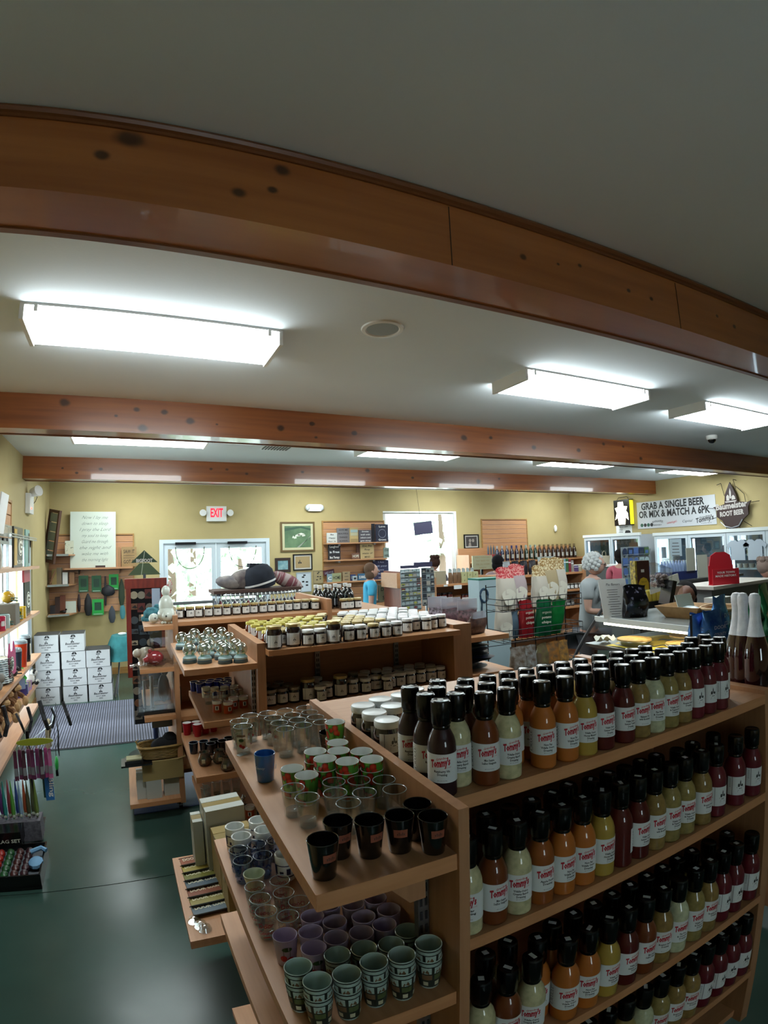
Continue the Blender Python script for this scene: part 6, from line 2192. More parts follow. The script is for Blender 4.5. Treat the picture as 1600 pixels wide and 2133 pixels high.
# ---------------------------------------------------------------- back wall: sign shelves by the window
def flatsign(lb, px0, py0, px1, py1, Y, col, text=None, ink=None, zbase=None, cat='sign', name='saying_sign', depth=.03, lean=0):
    x0, x1, z0, z1 = bx(px0, py0, px1, py1, Y)
    if zbase is not None:
        z0 = zbase
    t = thing(name, lb, cat, ((x0 + x1) / 2, Y, z0), 0, None)
    w_, h = (x1 - x0) / 2, z1 - z0
    part('board', MB(mat('sign_' + col, col, .7)).box(-w_, w_, 0, depth, 0, h), t)
    if text:
        g = MB(ink or PAPER)
        n = len(text)
        for i, s in enumerate(text):
            hh = h / n * .42
            write(g, s, (0, 0, h * (1 - (i + .72) / n)), hh, width=min(w_ * 1.6, hh * .8 * len(s) + .02), bold=.02)
        part('lettering', g, t)
    return t


x0, x1, z0, z1 = bx(674, 1087, 800, 1268, YF)
slatwall('maple slatwall with three shelves of wooden sayings left of the window', x0, x1, z0, z1, n=12)
sz = []
for i, (py, xa, xb) in enumerate(((1130, 680, 808), (1165, 680, 806), (1210, 680, 826))):
    q = at(740, py, Y=YF - .2)
    a, b_ = at(xa, py, Y=YF - .2).x, at(xb, py, Y=YF - .2).x
    sz.append(q.z)
    t = thing('sign_shelf', '%s maple shelf of wooden sayings left of the window' % ('upper', 'middle', 'lower')[i], 'shelf', ((a + b_) / 2, YF - .13, q.z))
    w_ = (b_ - a) / 2
    part('shelf_board', MB(LAM).box(-w_, w_, -.1, .1, -.022, 0), t)
    for x in (-w_ * .6, w_ * .55):
        part('bracket', MB(STEEL).box(x - .02, x + .02, -.08, .08, -.05, -.0225), t)
Y1 = YF - .17
NV, CH = '1c2036', '4c4a52'
flatsign('white saying board with dark script on the upper sign shelf', 681, 1110, 702, 1128, Y1, 'b9bdb8', ['Be', 'Happy', 'for it'], INK, sz[0] + .0005)
flatsign('grey saying board right of the small white one', 702, 1100, 728, 1128, Y1 + .03, '6c6a6c', ['GIVE ME', 'BEAUTIFUL', 'THINGS', 'ALWAYS'], INK, sz[0] + .0005)
t = flatsign('beach sunset plank picture on the upper sign shelf', 729, 1099, 746, 1128, Y1, 'a38e62', None, None, sz[0] + .0005)
for i, c in enumerate(('8c7a52', 'b09a68', 'a9a68a', '8fa3a3')):
    o = part('plank', MB(mat('plank_' + c, c, .7)).box(-.07, .07, -.004, -.0002, .004 + i * .058, .056 + i * .058), t)
flatsign('dark charcoal saying board with white script on the upper sign shelf', 748, 1104, 774, 1128, Y1, CH, ['Drinks', 'well with', 'others and', 'gets along'], PAPER, sz[0] + .0005)
flatsign('narrow black board seen edge-on beside the round-lettered sign', 775, 1091, 781, 1128, Y1 + .03, '22242e', None, None, sz[0] + .0005)
t = flatsign('navy board lettered Love around a pale ring', 783, 1092, 809, 1128, Y1 - .01, NV, ['Love', '', '', 'Grows'], PAPER, sz[0] + .0005)
r_ = MB(mat('ring_pale', '8f93a6', .6))
h_ = .15
r_.tube([(.075 * math.cos(a), -.002, h_ + .075 * math.sin(a)) for a in [i * PI / 12 for i in range(24)]], .004, 4, True)
part('ring', r_, t)
flatsign('black board with white three-line saying on the middle sign shelf', 684, 1133, 709, 1163, Y1, '17151a', ['Laughter', 'is Free', 'Best Therapy'], PAPER, sz[1] + .0005)
flatsign('small brown framed word block on the middle sign shelf', 733, 1152, 749, 1163, Y1, '6b4a3a', ['HOPE'], mat('cream_white'), sz[1] + .0005)
flatsign('slim brown board behind the cream flip sign', 743, 1135, 750, 1163, Y1 + .04, '54362c', None, None, sz[1] + .0005)
flatsign('cream board with big dark lettering reading flip flop', 751, 1133, 779, 1163, Y1, 'a8946a', ['the flip', 'flop', 'state of', 'MIND'], INK, sz[1] + .0005)
flatsign('pale green slatted sign against the window edge', 800, 1141, 811, 1161, Y1, '7a8c84', ['STAY', 'HERE'], INK, sz[1] + .0005)
t = flatsign('navy chalk board of white script behind the blue-shirted shopper', 778, 1167, 810, 1205, Y1, '1f2040', ['I Am', 'still your', 'home', 'Story', 'Here'], mat('ring_pale'), sz[2] + .0005)
for i, (a, b_, c, d, col, tx, lb) in enumerate(((682, 1196, 692, 1208, '6f8792', ['C'], 'small blue moon plaque'), (692, 1194, 711, 1209, '8a8f6a', ['HOME'], 'cream and green framed plaque'), (714, 1191, 729, 1208, '8c7a5c', ['MY', 'OWN', 'WAY'], 'tan worded plaque'),
                                               (730, 1197, 741, 1208, '2c3a66', ['STAR'], 'dark blue star plaque'), (735, 1200, 744, 1208, '9fb0b8', ['I'], 'small pale framed plaque'), (746, 1195, 765, 1207, '2f5a78', ['SUMMER'], 'teal and navy plaque'), (759, 1181, 768, 1196, '14161c', ['NO', 'YES'], 'black plaque'))):
    flatsign(lb + ' on the lower sign shelf', a, b_, c, d, Y1 + (.05 if i == 6 else .0 if i != 3 else .04), col, tx, PAPER if i in (0, 3, 5, 6) else INK, sz[2] + .0005 if i != 6 else None)
t = flatsign('maroon board hung tilted at the left edge of the sign slatwall', 675, 1187, 697, 1198, YF - .08, '4a1c28', ['LAKE HOUSE'], mat('ring_pale'))
t.rotation_euler = (0, -.12, 0)
# tilted dark sign hanging in the window
q = at(882, 1100, Y=YF - .12)
t = thing('hanging_sign', 'dark tilted board hanging in the window on a long cord', 'sign', (q.x, q.y, q.z), 0, None, (0, -.1, 0))
part('board', MB(mat('slate_purple', '2e2c48', .6)).box(-.2, .2, -.008, .008, -.12, .12), t)
part('cord', MB(DARKM).tube([(-.04, 0, .12), (-.05, 0, 1.0)], .003, 4), t)
# framed display stand near shopper, slatted unit
flatsign('green and cream framed bottle display right of the blue-shirted shopper', 789, 1218, 822, 1253, 7.2, '6f6f58', ['DEAD', 'SEA'], INK, None, 'display', 'counter_display')
# white board sign and shelves right of the window
x0, x1, z0, z1 = bx(1004, 1083, 1096, 1140, YF)
slatwall('plain maple slatwall panel right of the couple photograph', x0, x1, z0, z1, n=6)
BSH = thing('wine_shelving', 'maple shelving with rows of wine bottles along the back wall', 'shelving unit', (0, 0, 0))
xa, xb = at(960, 1160, Y=8.9).x, 8.95
part('back_board', MB(LAM).box(xa, xb, 8.98, 9.0, .1, at(1130, 1137, Y=8.98).z), BSH)
ZBK = at(1100, 1166, Y=8.75).z
for z in (ZBK, ZBK - .4, ZBK - .8, .2):
    board(BSH, xa, xb, 8.6, 8.979, z)
for x in (xa - .03, (xa + xb) / 2, xb):
    side_panel(BSH, x, x + .029, 8.58, 8.58, 9.0, ZBK + .02 if x > xa else ZBK + .15, 0)


def make_wine(c, cc='1a1418'):
    def f():
        t = thing('wine_bottle', 'x', 'bottle')
        part('bottle_body', MB(mat('wine_' + c, c, .12, coat=1)).lathe([(.0001, 0), (.036, 0), (.0375, .01), (.0375, .18), (.03, .21), (.015, .235), (.0135, .3)], 12), t)
        part('foil_cap', MB(mat('foil_' + cc, cc, .4)).lathe([(.0155, .25), (.0155, .305), (.0001, .308)], 10), t)
        part('label', MB(mat('wine_label', '9a9c98', .7)).arc(.0378, .05, .13, -PI / 2 - .9, -PI / 2 + .9, 6), t)
        return t
    return Stock(f)


WN = [make_wine('1a0f1c'), make_wine('20122a', '3a3a6a'), make_wine('2c1a14', '6a5a3a'), make_wine('123226', '8fa39a'), make_wine('141c3c', 'a3a3a3')]
x = at(1034, 1150, Y=8.75).x
i = 0
while x < 8.9:
    k = 4 if x < 7.0 else (1 if x < 7.3 else 0 if x < 7.5 else 2)
    if 7.35 < x < 7.75:
        k = 3
    WN[k].put((x, 8.72 + .09 * (i % 2), ZBK + .0004), 0, 'wine bottle with dark glass, %s from left on the back shelving' % ordinal(i), 1, 'wine bottles on the back shelving')
    x += .062
    i += 1
b = MB(mat('red_pack', '8e2028', .5)).box(-.14, .14, -.06, .06, 0, .14)
b.m = BLACK
b.box(0, .1, -.062, -.0601, .0, .14)
solo('red_package', 'red package on the back board left of the wine bottles', 'package', b, (at(1018, 1145, Y=8.9).x, 8.75, ZBK + .0005))
for k in range(5):
    solo('bottle_rack_item', 'slim grey bottle above the red package, %s from left' % ordinal(k), 'bottle', MB(mat('slate_glass', '47505a', .3)).lathe([(.0001, 0), (.018, 0), (.018, .12), (.008, .16), (.0001, .2)], 8), (at(1010, 1130, Y=8.9).x + k * .07, 8.8, ZBK + .142 + .0005 if k < 3 else ZBK + .0005), 0, 'slim grey bottles')
t = flatsign('cream board with pale lettering in front of the back shelving', 985, 1157, 1026, 1186, 8.3, 'a8a688', ['WISH I WAS A DAY', 'THAT MADE YOU', 'FEEL ALL WARM', 'INSIDE'], mat('tan_notice'))
part('stand', MB(BLACK).box(-.02, .02, .03, .06, -t.location.z, .1), t)

# ---------------------------------------------------------------- gondolas in the middle distance
def pt(px, py, Y):
    return at(px, py, Y=Y)


F = thing('gondola', 'maple gondola with boxed mixes beside the card racks', 'shelving unit', (0, 0, 0), 0, 'maple gondolas in the middle of the shop')
fx0, fx1 = pt(905, 1219, 6).x, pt(1003, 1212, 6).x
side_panel(F, fx0 - .035, fx0, 5.95, 5.95, 6.6, 1.40, 0)
side_panel(F, fx1, fx1 + .035, 5.95, 5.95, 6.6, 1.3, 0)
part('divider', MB(LAM).box(fx0, fx1, 6.3, 6.32, .1, 1.29), F)
for z in (1.305, 1.055, .75, .4, .12):
    board(F, fx0 + .0005, fx1 - .0005, 5.98, 6.299 if z < 1.3 else 6.58, z)
G = thing('gondola', 'maple gondola with snack bags and sauces behind the wire rack', 'shelving unit', (0, 0, 0), 0, 'maple gondolas in the middle of the shop')
gx0, gx1 = pt(1030, 1200, 6).x, pt(1212, 1195, 6).x
part('divider', MB(LAM).box(gx0, gx1, 6.3, 6.32, .1, 1.34), G)
side_panel(G, gx1, gx1 + .035, 5.95, 5.95, 6.6, 1.38, 0)
side_panel(G, gx0 - .035, gx0, 5.95, 5.95, 6.6, 1.38, 0)
for z in (1.355, 1.1, .85, .5, .12):
    board(G, gx0 + .0005, gx1 - .0005, 5.98, 6.299 if z < 1.3 else 6.58, z)


def pouch(t, w_, d, h, m, top=None, n=9, rim=.25):
    """A filled bag: fat below, flat seal above."""
    P = []
    N = 14
    for j in range(n):
        v = j / (n - 1)
        k = max(.08, math.sin(PI * min(1, .18 + v * .9)))**.7 * (1 if v < .9 else .3)
        ww = w_ * (1 + .06 * math.sin(v * 5)) * (1.04 if v > .93 or v < .07 else .97)
        P.append([(ww / 2 * math.copysign(abs(math.cos(a))**.7, math.cos(a)) + .02 * w_ * math.sin(v * 7 + w_ * 90), d / 2 * k * (1 + .14 * math.sin(5 * a + v * 9)) * math.copysign(abs(math.sin(a))**.9, math.sin(a)), h * v + (.035 * h * math.sin(2.5 * a + w_ * 50) if v > .9 else 0)) for a in [2 * PI * i / N for i in range(N + 1)]])
    b = MB(m)
    cut = int((n - 1) * (1 - rim)) if top else n - 1
    b.grid(P[:cut + 1])
    o = part('bag_body', b, t)
    if top:
        part('bag_top', MB(top).grid(P[cut:]), t)
    return P


def bag(name, lb, loc, rz, w_, d, h, m, top=None, mark=None, text=None, ink=None, group=None, cat='bag', tilt=None):
    t = thing(name, lb, cat, loc, rz, group, (tilt or 0, 0, rz) if tilt is not None else None)
    pouch(t, w_, d, h, m, top)
    if mark:
        b = MB(mark)
        b.add([(w_ * .34 * math.cos(a) * (1 + .18 * math.sin(3 * a)), -d / 2 * 1.03, h * .3 + h * .2 * math.sin(a)) for a in [i * PI / 8 for i in range(16)]], [tuple(range(16))])
        part('picture', b, t)
    if text:
        g = MB(ink or PAPER)
        for i, s in enumerate(text):
            write(g, s, (0, -d / 2 * 1.05, h * (.66 - .14 * i)), h * .07, width=w_ * .6, bold=.03)
        part('lettering', g, t)
    return t


# boxed mixes on F
CLR = thin_glass('cello_bag', (.85, .86, .86), .3, .15)
i = 0
for k in range(6):
    t = bag('snack_pouch', 'clear-topped brown snack pouch, %s from left on the boxed-mix gondola' % ordinal(k), (fx0 + .28 + k * .07, 6.05, 1.3055), .1, .062, .05, .19, mat('kraft_bag', '6f5238', .7), mat('frosty_bag', '8f9896', .35), group='clear-topped snack pouches')
for r_ in range(2):
    for k in range(3):
        t = thing('mix_box', 'pale yellow mix box, %s from left in the %s layer' % (ordinal(k), ('lower', 'upper')[r_]), 'box', (fx1 - .26 + k * .09, 6.05, 1.3055 + r_ * .071), .1, 'pale yellow mix boxes')
        part('carton_body', MB(mat('pale_yellow', 'b3b384', .6)).box(-.042, .042, -.035, .035, 0, .07), t)
        part('printed_mark', stamp(MB(INK), EMBLEM[:2], flat((0, -.0352, .02), .03)), t)
carton('cream display carton at the left end of the boxed-mix gondola', (fx0 + .1, 6.05, 1.3055), (.16, .1, .17), 0, mat('cream_carton', '9a8f76', .7))
g = MB(PAPER).box(-.06, .06, -.002, 0, -.05, .0)
solo('shelf_notice', 'pale paper notice taped under the boxed mixes', 'notice', g, (pt(954, 1217, 5.97).x, 5.975, 1.285))
solo('shelf_notice', 'small white price strip under the cream display carton', 'notice', MB(PAPER).box(-.03, .03, -.002, 0, -.012, .01), (pt(929, 1219, 5.97).x, 5.975, 1.29))
for k, px in enumerate((918, 930, 942, 970, 977, 986, 994)):
    jar('red', (pt(px, 1240, 6).x, 6.06, 1.0554), -.2, 'tall red jar, %s from left on the shelf below the boxed mixes' % ordinal(k), 'tall red jars below the boxed mixes', 1.35 if k < 3 else 1.0)
# goods on G
for k in range(9):
    c = ('8f9496', '9aa0a4', '1c2028', '22262e', '1a1a22', '2a2c34', '2c2a30', '3a3a3e', '8a7a6a')[k]
    bag('coffee_bag', '%s foil bag, %s from left on top of the snack gondola' % ('silver' if k in (0, 1) else 'pale brown' if k == 8 else 'black', ordinal(k)), (pt(1056 + k * 9.0, 1190, 6.05).x, 6.08 + .05 * (k % 2), 1.3555), .1, .1, .06, .2, mat('foil_' + c, c, .3, .2), None, None, None, None, 'foil bags on the snack gondola')
for k in range(4):
    bag('candy_bag', 'clear bag of pink and yellow candy, %s from left on top of the snack gondola' % ordinal(k), (pt(1128 + k * 9, 1190, 6.05).x, 6.08, 1.3555), .1, .09, .05, .24, mottled('candy_mix', 'a8808a', 'c9bd84', 70, .4, lo=.45, hi=.55), mat('frosty_bag'), group='candy bags')
for k in range(5):
    t = thing('striped_carton', 'small red and cream carton, %s from left below the candy bags' % ordinal(k), 'box', (pt(1117 + k * 4.6, 1195, 5.99).x, 6.0, 1.3555), 0, 'red and cream cartons')
    part('carton_body', MB(mat('red_carton', '8e2a28', .5)).box(-.018, .018, -.015, .015, 0, .07), t)
    part('stripe', MB(PAPER).box(-.0182, .0182, -.0155, .0155, .03, .045), t)
for k, (c, h) in enumerate((('7fa8b8', .2), ('6f9aa8', .2), ('2f5a30', .2), ('7a2430', .19), ('8f8a84', .17), ('4f3a6a', .09), ('a8a48c', .1), ('a09a84', .09))):
    t = thing('tea_box', '%s carton, %s from left at the right end of the snack gondola' % (('pale blue', 'pale blue', 'green', 'red', 'grey', 'purple', 'cream', 'cream')[k], ordinal(k)), 'box', (pt(1170 + k * 5.5, 1190, 6.05).x, 6.06 - .04 * (k > 4), 1.3555), 0, None)
    part('carton_body', MB(mat('tea_' + c, c, .6)).box(-.02, .02, -.025, .025, 0, h), t)
    part('lid_band', MB(PAPER).box(-.0202, .0202, -.0252, .0252, h * .7, h * .78), t)
for z, px0, n_, nm in ((1.1004, 1172, 6, 'second'), (.8504, 1130, 9, 'third')):
    for k in range(n_):
        jar('dark', (pt(px0 + k * 8.2, 1240, 6).x, 6.05, z), -.2, 'dark sauce jar, %s from left on the %s shelf of the snack gondola' % (ordinal(k), nm), 'sauce jars on the snack gondola')

# card spinner and wire card rack
def card_rack(lb, x, y, z0, z1, w_, cols_, rows_, seed, kinds):
    t = thing('card_rack', lb, 'display rack', (x, y, 0))
    part('pole', MB(STEEL).tube([(0, .06, .02), (0, .06, z1)], .015, 8), t)
    part('foot', MB(STEEL).lathe([(.0001, 0), (.11, 0), (.11, .02), (.0001, .025)], 18), t)
    part('panel', MB(mat('rack_grey', '6f7a80', .5)).box(-w_ / 2, w_ / 2, .0, .01, z0, z1), t)
    wr = MB(STEEL)
    rr = random.Random(seed)
    dz = (z1 - z0) / rows_
    for j in range(rows_):
        z = z0 + j * dz
        wr.tube([(-w_ / 2, -.02, z + .02), (w_ / 2, -.02, z + .02)], .003, 4)
        for i in range(cols_):
            c = kinds[rr.randrange(len(kinds))]
            cw = w_ / cols_ * .86
            b = MB(mat('card_' + c, c, .5))
            xc = -w_ / 2 + (i + .5) * w_ / cols_
            if rr.random() < .25:
                b.prism([(xc + cw * .45 * math.cos(a), z + dz * .5 + dz * .4 * math.sin(a)) for a in [k * PI / 6 for k in range(12)]], .004, .008, Matrix(((1, 0, 0, 0), (0, 0, -1, 0), (0, 1, 0, 0), (0, 0, 0, 1))))
            else:
                b.box(xc - cw / 2, xc + cw / 2, -.008, -.004, z + .01, z + dz * .9)
                b.m = mat('card_' + kinds[rr.randrange(len(kinds))], kinds[0], .5)
                b.box(xc - cw * .35, xc + cw * .3, -.0095, -.0081, z + dz * .3, z + dz * (.5 + .3 * rr.random()))
            part('card', b, t)
    part('wire', wr, t)
    return t


K1 = ['9fb0b4', '3f4f5c', '8fa3a8', '6b2a2c', '2f4f6a', 'a8a49a', '4a5a4c', 'b0b8ba', '5c4a44', 'a8a850']
for p0, p1, n_ in ((835, 872, 'left'), (875, 901, 'right')):
    for k in range(1):
        pass
q0, q1 = pt(834, 1185, 5.7), pt(875, 1185, 5.7)
card_rack('white wire rack of magnets and stickers under the window', (q0.x + q1.x) / 2, 5.7, pt(850, 1272, 5.7).z, pt(850, 1186, 5.7).z, q1.x - q0.x, 5, 9, 3, K1)
part('header_sign', MB(mat('slate_purple')).box(-.13, .11, -.01, .01, pt(850, 1186, 5.7).z + .01, pt(850, 1178, 5.7).z), [o for o in S.objects if o.name == 'card_rack'][0])
q2, q3 = pt(878, 1185, 5.75), pt(904, 1185, 5.75)
r2 = card_rack('wire rack of small trinkets right of the sticker rack', (q2.x + q3.x) / 2, 5.75, pt(885, 1262, 5.75).z, pt(885, 1183, 5.75).z, q3.x - q2.x, 3, 6, 8, ['2c3038', 'a8a49a', '8fa3a8', '3a2a28'])
part('header_sign', MB(mat('slate_purple')).box(-.2, .05, -.03, -.01, pt(885, 1181, 5.75).z, pt(885, 1174, 5.75).z + .02), r2)
t = thing('wood_screen', 'tall reddish wooden end panel left of the sticker rack', 'panel', (pt(824, 1230, 6.8).x, 6.8, 0))
part('screen_board', MB(mottled('cherry_panel', '6b3a2a', '7d4632', 4, .5, stretch=(8, 8, 1))).box(-.035, .04, -.3, .3, 0, pt(824, 1190, 6.8).z), t)
part('cap_board', MB(LAM).box(-.1, -.0351, -.25, .25, pt(810, 1194, 6.8).z - .2, pt(810, 1194, 6.8).z), t)
part('arrow_mark', MB(mat('pink_mark', 'b0707a', .5)).add([(-.02, -.3005, 1.38), (.03, -.3005, 1.38), (.005, -.3005, 1.44)], [(0, 1, 2)]), t)

# clear bags and flat dark packets on the right end shelves of the second gondola
PL_ = thin_glass('poly_bag', (.8, .83, .88), .35, .2)
for i, (px, py, c, lb) in enumerate(((912, 1280, '8a7f8c', 'left'), (940, 1280, '5a3a44', 'middle'), (974, 1285, '6a4a50', 'right'))):
    Yb = (3.5, 3.36, 3.2)[i]
    q = at(px, py, Y=Yb)
    t = thing('fruit_bag', 'clear zip bag of dried fruit, %s one behind the white-lidded jars' % lb, 'bag', (max(q.x, 2.0), Yb, RB1 + .0005), -.2)
    pouch(t, .15, .07, .14, mottled('dried_' + c, c, '2c1a1e', 50, .6), None)
    part('zip_top', MB(mat('frosty_lilac', 'b8bccb', .3, alpha=.5)).box(-.075, .075, -.004, .004, .13, .21), t)
t = thing('fruit_bag', 'dark bag of dried cherries slumped on the upper right end shelf', 'bag', (2.1, 3.0, RB1 + .0005), .3, None, (.25, 0, .3))
pouch(t, .17, .09, .15, mottled('dried_cherry', '3a2422', '5a4038', 50, .5), mat('frosty_lilac'))
RBm = [mat('packet_' + c, c, .3) for c in ('25282c', '3a3f42', '1f2a4a', '2c3034')]
ROFF = 0
for i in range(16):
    t = thing('flat_packet', 'flat dark foil packet, %s from bottom in the pile on the lower right end shelf' % ordinal(i), 'packet', (2.09 + R.uniform(-.03, .03), 3.02 + R.uniform(-.05, .1), RB2 + .001 + i * .0135), R.uniform(-.5, .5), 'flat dark packets')
    c = (.16, .12)
    part('packet_body', MB(RBm[i % 4]).ball((0, 0, .006), .1, 12, 1.15, .85, .055), t)
    part('label', MB(mat('pale_label', '9aa0a0', .6)).box(-.05, .03, -.02, .03, .0118, .0126), t)

# ---------------------------------------------------------------- wire rack with popcorn and chip bags
YR = 3.9
wx0, wx1 = pt(1015, 1300, YR).x, pt(1178, 1300, YR).x
WK = thing('wire_rack', 'black wire grid rack full of popcorn and chip bags', 'display rack', (0, 0, 0))
WB = MAT = mat('black_wire', '0c0c10', .4, .5)
za, zb_ = .12, 1.5
for x in (wx0, wx1 - .62, wx1 - .38, wx1 - .12, wx1):
    part('wire_post', MB(WB).tube([(x, YR, .02), (x, YR, pt(1110, 1226, YR).z if x > wx0 else 1.44)], .005, 5), WK)
for zz, nm in ((pt(1100, 1262, YR).z, 'top'), (pt(1100, 1322, YR).z, 'middle'), (pt(1100, 1400, YR).z, 'bottom')):
    b = MB(WB)
    for z in (zz, zz + .05, zz + .1):
        b.tube([(wx0, YR - .0, z), (wx0, YR - .22, z), (wx1, YR - .22, z), (wx1, YR, z)], .0035, 4)
    for k in range(15):
        x = wx0 + (wx1 - wx0) * k / 14
        b.tube([(x, YR - .22, zz + .1), (x, YR - .22, zz), (x, YR, zz)], .0025, 4)
    part('wire_basket', b, WK)
b = MB(WB)
for z in (.3, .6, .9, 1.2, 1.42):
    b.tube([(wx0, YR, z), (wx1, YR, z)], .003, 4)
part('grid_wire', b, WK)
part('foot', MB(WB).box(wx0 - .02, wx0 + .02, YR - .25, YR + .2, 0, .02).box(wx1 - .02, wx1 + .02, YR - .25, YR + .2, 0, .02), WK)
zt_, zm_, zl_ = pt(1100, 1262, YR).z + .004, pt(1100, 1322, YR).z + .004, pt(1100, 1400, YR).z + .004
REDCH = mottled('red_check', 'a81f2c', 'c98a84', 70, .4, lo=.48, hi=.52)
GLDCH = mottled('gold_check', '8a6a3a', 'c9bd98', 70, .4, lo=.48, hi=.52)
POPW = mat('popcorn_white', 'b9b4a8', .4)
CLOUD = mat('popcorn_cloud', 'd0cec0', .6)
for i, (px, m, tp, y, h, lb) in enumerate(((1040, POPW, REDCH, -.1, .36, 'left red-checked'), (1072, mat('pinkish_bag', 'a89a9c', .4), REDCH, -.05, .38, 'right red-checked'), (1110, POPW, GLDCH, -.1, .36, 'left tan-checked'), (1138, mat('tan_bag', 'a39474', .4), GLDCH, -.05, .42, 'middle tan-checked'), (1160, POPW, GLDCH, -.03, .42, 'right tan-checked'))):
    bag('popcorn_bag', '%s popcorn bag standing in the top basket of the wire rack' % lb, (pt(px, 1262, YR).x, YR + y, zt_), .12 * (i % 3 - 1), .19, .1, h, m, tp, CLOUD, None, None, None, 'bag')
for i, (px, m, lb, tx, ink, y, tl) in enumerate(((1035, POPW, 'white popcorn', None, None, -.1, 0), (1057, mat('dusty_blue_bag', '4c6272', .4), 'small dusty blue', None, None, -.06, .1), (1082, mat('red_foil', '86161f', .3, .2), 'red foil chip', ['organic', 'potato', 'chips'], mat('cream_white'), -.1, 0),
                                                 (1112, mat('green_foil', '0f5a38', .3, .2), 'dark green foil chip', ['organic', 'potato', 'chips'], mat('cream_white'), -.12, .12), (1140, mat('bright_green_foil', '1c8a44', .25, .3), 'bright green foil chip', None, None, -.08, .3))):
    bag('chip_bag', '%s bag in the middle basket of the wire rack' % lb, (pt(px, 1322, YR).x, YR + y, zm_), .1 * (i % 3 - 1), .17 if i != 1 else .13, .09, .32 if i != 1 else .24, m, None, CLOUD if i == 0 else None, tx, ink, None, 'bag', tl)
for i, (px, c) in enumerate(((1065, '8a8884'), (1088, '8f9494'), (1115, '6f6a44'), (1135, 'a06a28'), (1155, 'b08038'))):
    bag('chip_bag', '%s crumpled bag in the bottom basket of the wire rack' % ('white', 'silver-grey', 'olive', 'orange', 'golden')[i], (pt(px, 1400, YR).x, YR - .1, zl_), .2 * (i % 3 - 1), .16, .09, .26, mottled('crumple_' + c, c, '5a4a3a', 24, .35), None, None, None, None, None, 'bag')
# white freezer-like cabinet with scissors picture
q0, q1 = pt(1003, 1210, 4.7), pt(1028, 1210, 4.7)
t = thing('white_cabinet', 'white cabinet with blue ribbon loop picture left of the wire rack', 'cabinet', (q0.x + .12, 4.85, 0))
part('cabinet_body', MB(mat('pale_cabinet', '9fb4bc', .4)).box(-.12, .28, -.1, .1, .02, q0.z), t)
part('green_lid', MB(mat('teal_lid', '1f6a5c', .5)).box(-.12, .34, -.1, .1, q0.z + .001, q0.z + .02), t)
b = MB(mat('ribbon_blue', '24405a', .5)).tube([(-.06 + .05 * math.cos(a), -.104, q0.z - .16 + .07 * math.sin(a)) for a in [k * PI / 8 for k in range(16)]], .012, 5, True)
b.tube([(-.09, -.104, q0.z - .2), (-.1, -.104, q0.z - .35), (-.07, -.104, q0.z - .44)], .014, 5)
part('ribbon_picture', b, t)

# ---------------------------------------------------------------- service case
CSX, CSY0, CSY1, CST = 2.85, 1.83, 2.65, 1.28
DC = thing('bakery_case', 'curved-glass bakery case with pies on yellow paper', 'display case', (0, 0, 0))
part('case_base', MB(mat('case_grey', '4f5556', .4)).box(2.5, 3.5, CSY0, CSY1, 0, .72), DC)
part('counter_top', MB(mat('stainless_top', '9aa2a2', .25, .6)).box(CSX, 3.5, CSY0, CSY1 + .01, CST - .03, CST), DC)
prof = [(2.56, .72), (2.56, .85), (2.6, .97), (2.67, 1.07), (2.75, 1.16), (2.85, 1.26)]
P = [[(x, y, z) for x, z in prof] for y in (CSY0, (CSY0 + CSY1) / 2, CSY1)]
part('curved_glass', MB(thin_glass('case_glass', (.9, .95, .94), .1)).grid(P), DC)
part('glass_edge', MB(mat('case_trim', '101014', .4)).tube([(x, CSY1 + .004, z) for x, z in prof] + [(2.93, CSY1 + .004, 1.33), (2.96, CSY1 + .004, 1.345)], .011, 6), DC)
part('glass_front_edge', MB(mat('edge_white', 'dfe6e6', .3)).box(CSX - .012, CSX - .0005, CSY0, CSY1, CST - .03, CST + .004), DC)
part('back_panel', MB(mat('case_inner', '7f8686', .5)).box(3.47, 3.5, CSY0, CSY1, .72, CST - .031), DC)
part('inner_shelf', MB(STEEL).box(2.72, 3.46, CSY0, CSY1 - .02, 1.1, 1.12), DC)
part('case_fill_strip', MB(mat('case_fill_glow', 'fff3d6', .5, emit=14)).box(2.87, 2.9, CSY0 + .05, CSY1 - .05, CST - .05, CST - .035), DC)  # added glowing strip, put in to brighten the inside of the case
YP = mat('yellow_paper', 'd8bb3e', .6)
solo('yellow_paper', 'bright yellow paper lining the bakery case shelf', 'paper', MB(YP).grid([[(2.745 + .7 * i / 8, 1.87 + .62 * j / 10, 1.1215 + .004 * math.sin(i * 2 + j)) for i in range(9)] for j in range(11)]))


def make_pie():
    t = thing('fruit_pie', 'x', 'pie', group='pies on the yellow paper')
    part('tin', MB(STEEL).lathe([(.0001, 0), (.085, 0), (.11, .025), (.108, .027), (.083, .004), (.0001, .004)], 24), t)
    part('crust', MB(mottled('pie_crust', '9a7438', 'c0a058', 40, .7)).lathe([(.083, .005), (.109, .028), (.105, .036), (.09, .034), (.04, .042), (.0001, .044)], 24), t)
    return t


PI_ = Stock(make_pie)
for i, (px, py) in enumerate(((1285, 1328), (1345, 1338), (1330, 1325))):
    PI_.put(((2.88, 2.36, 1.128), (2.94, 2.04, 1.128), (3.2, 2.2, 1.128))[i], i, 'lattice pie in the bakery case, %s from its far end' % ordinal(i))
b = MB(PAPER).grid([[(2.76 + .02 * i, 2.51 + .02 * j, 1.15 + .02 * math.sin(i + j * 1.7)) for i in range(7)] for j in range(5)])
solo('wax_paper', 'crumpled white wax paper at the far end of the bakery case', 'paper', b)
solo('red_jar', 'small red-orange jar near the curved glass end', 'jar', MB(mat('salsa_red', '8e3018', .3)).lathe([(.0001, 0), (.04, 0), (.042, .06), (.03, .08), (.0001, .085)], 14), (2.72, 2.6, .8505))
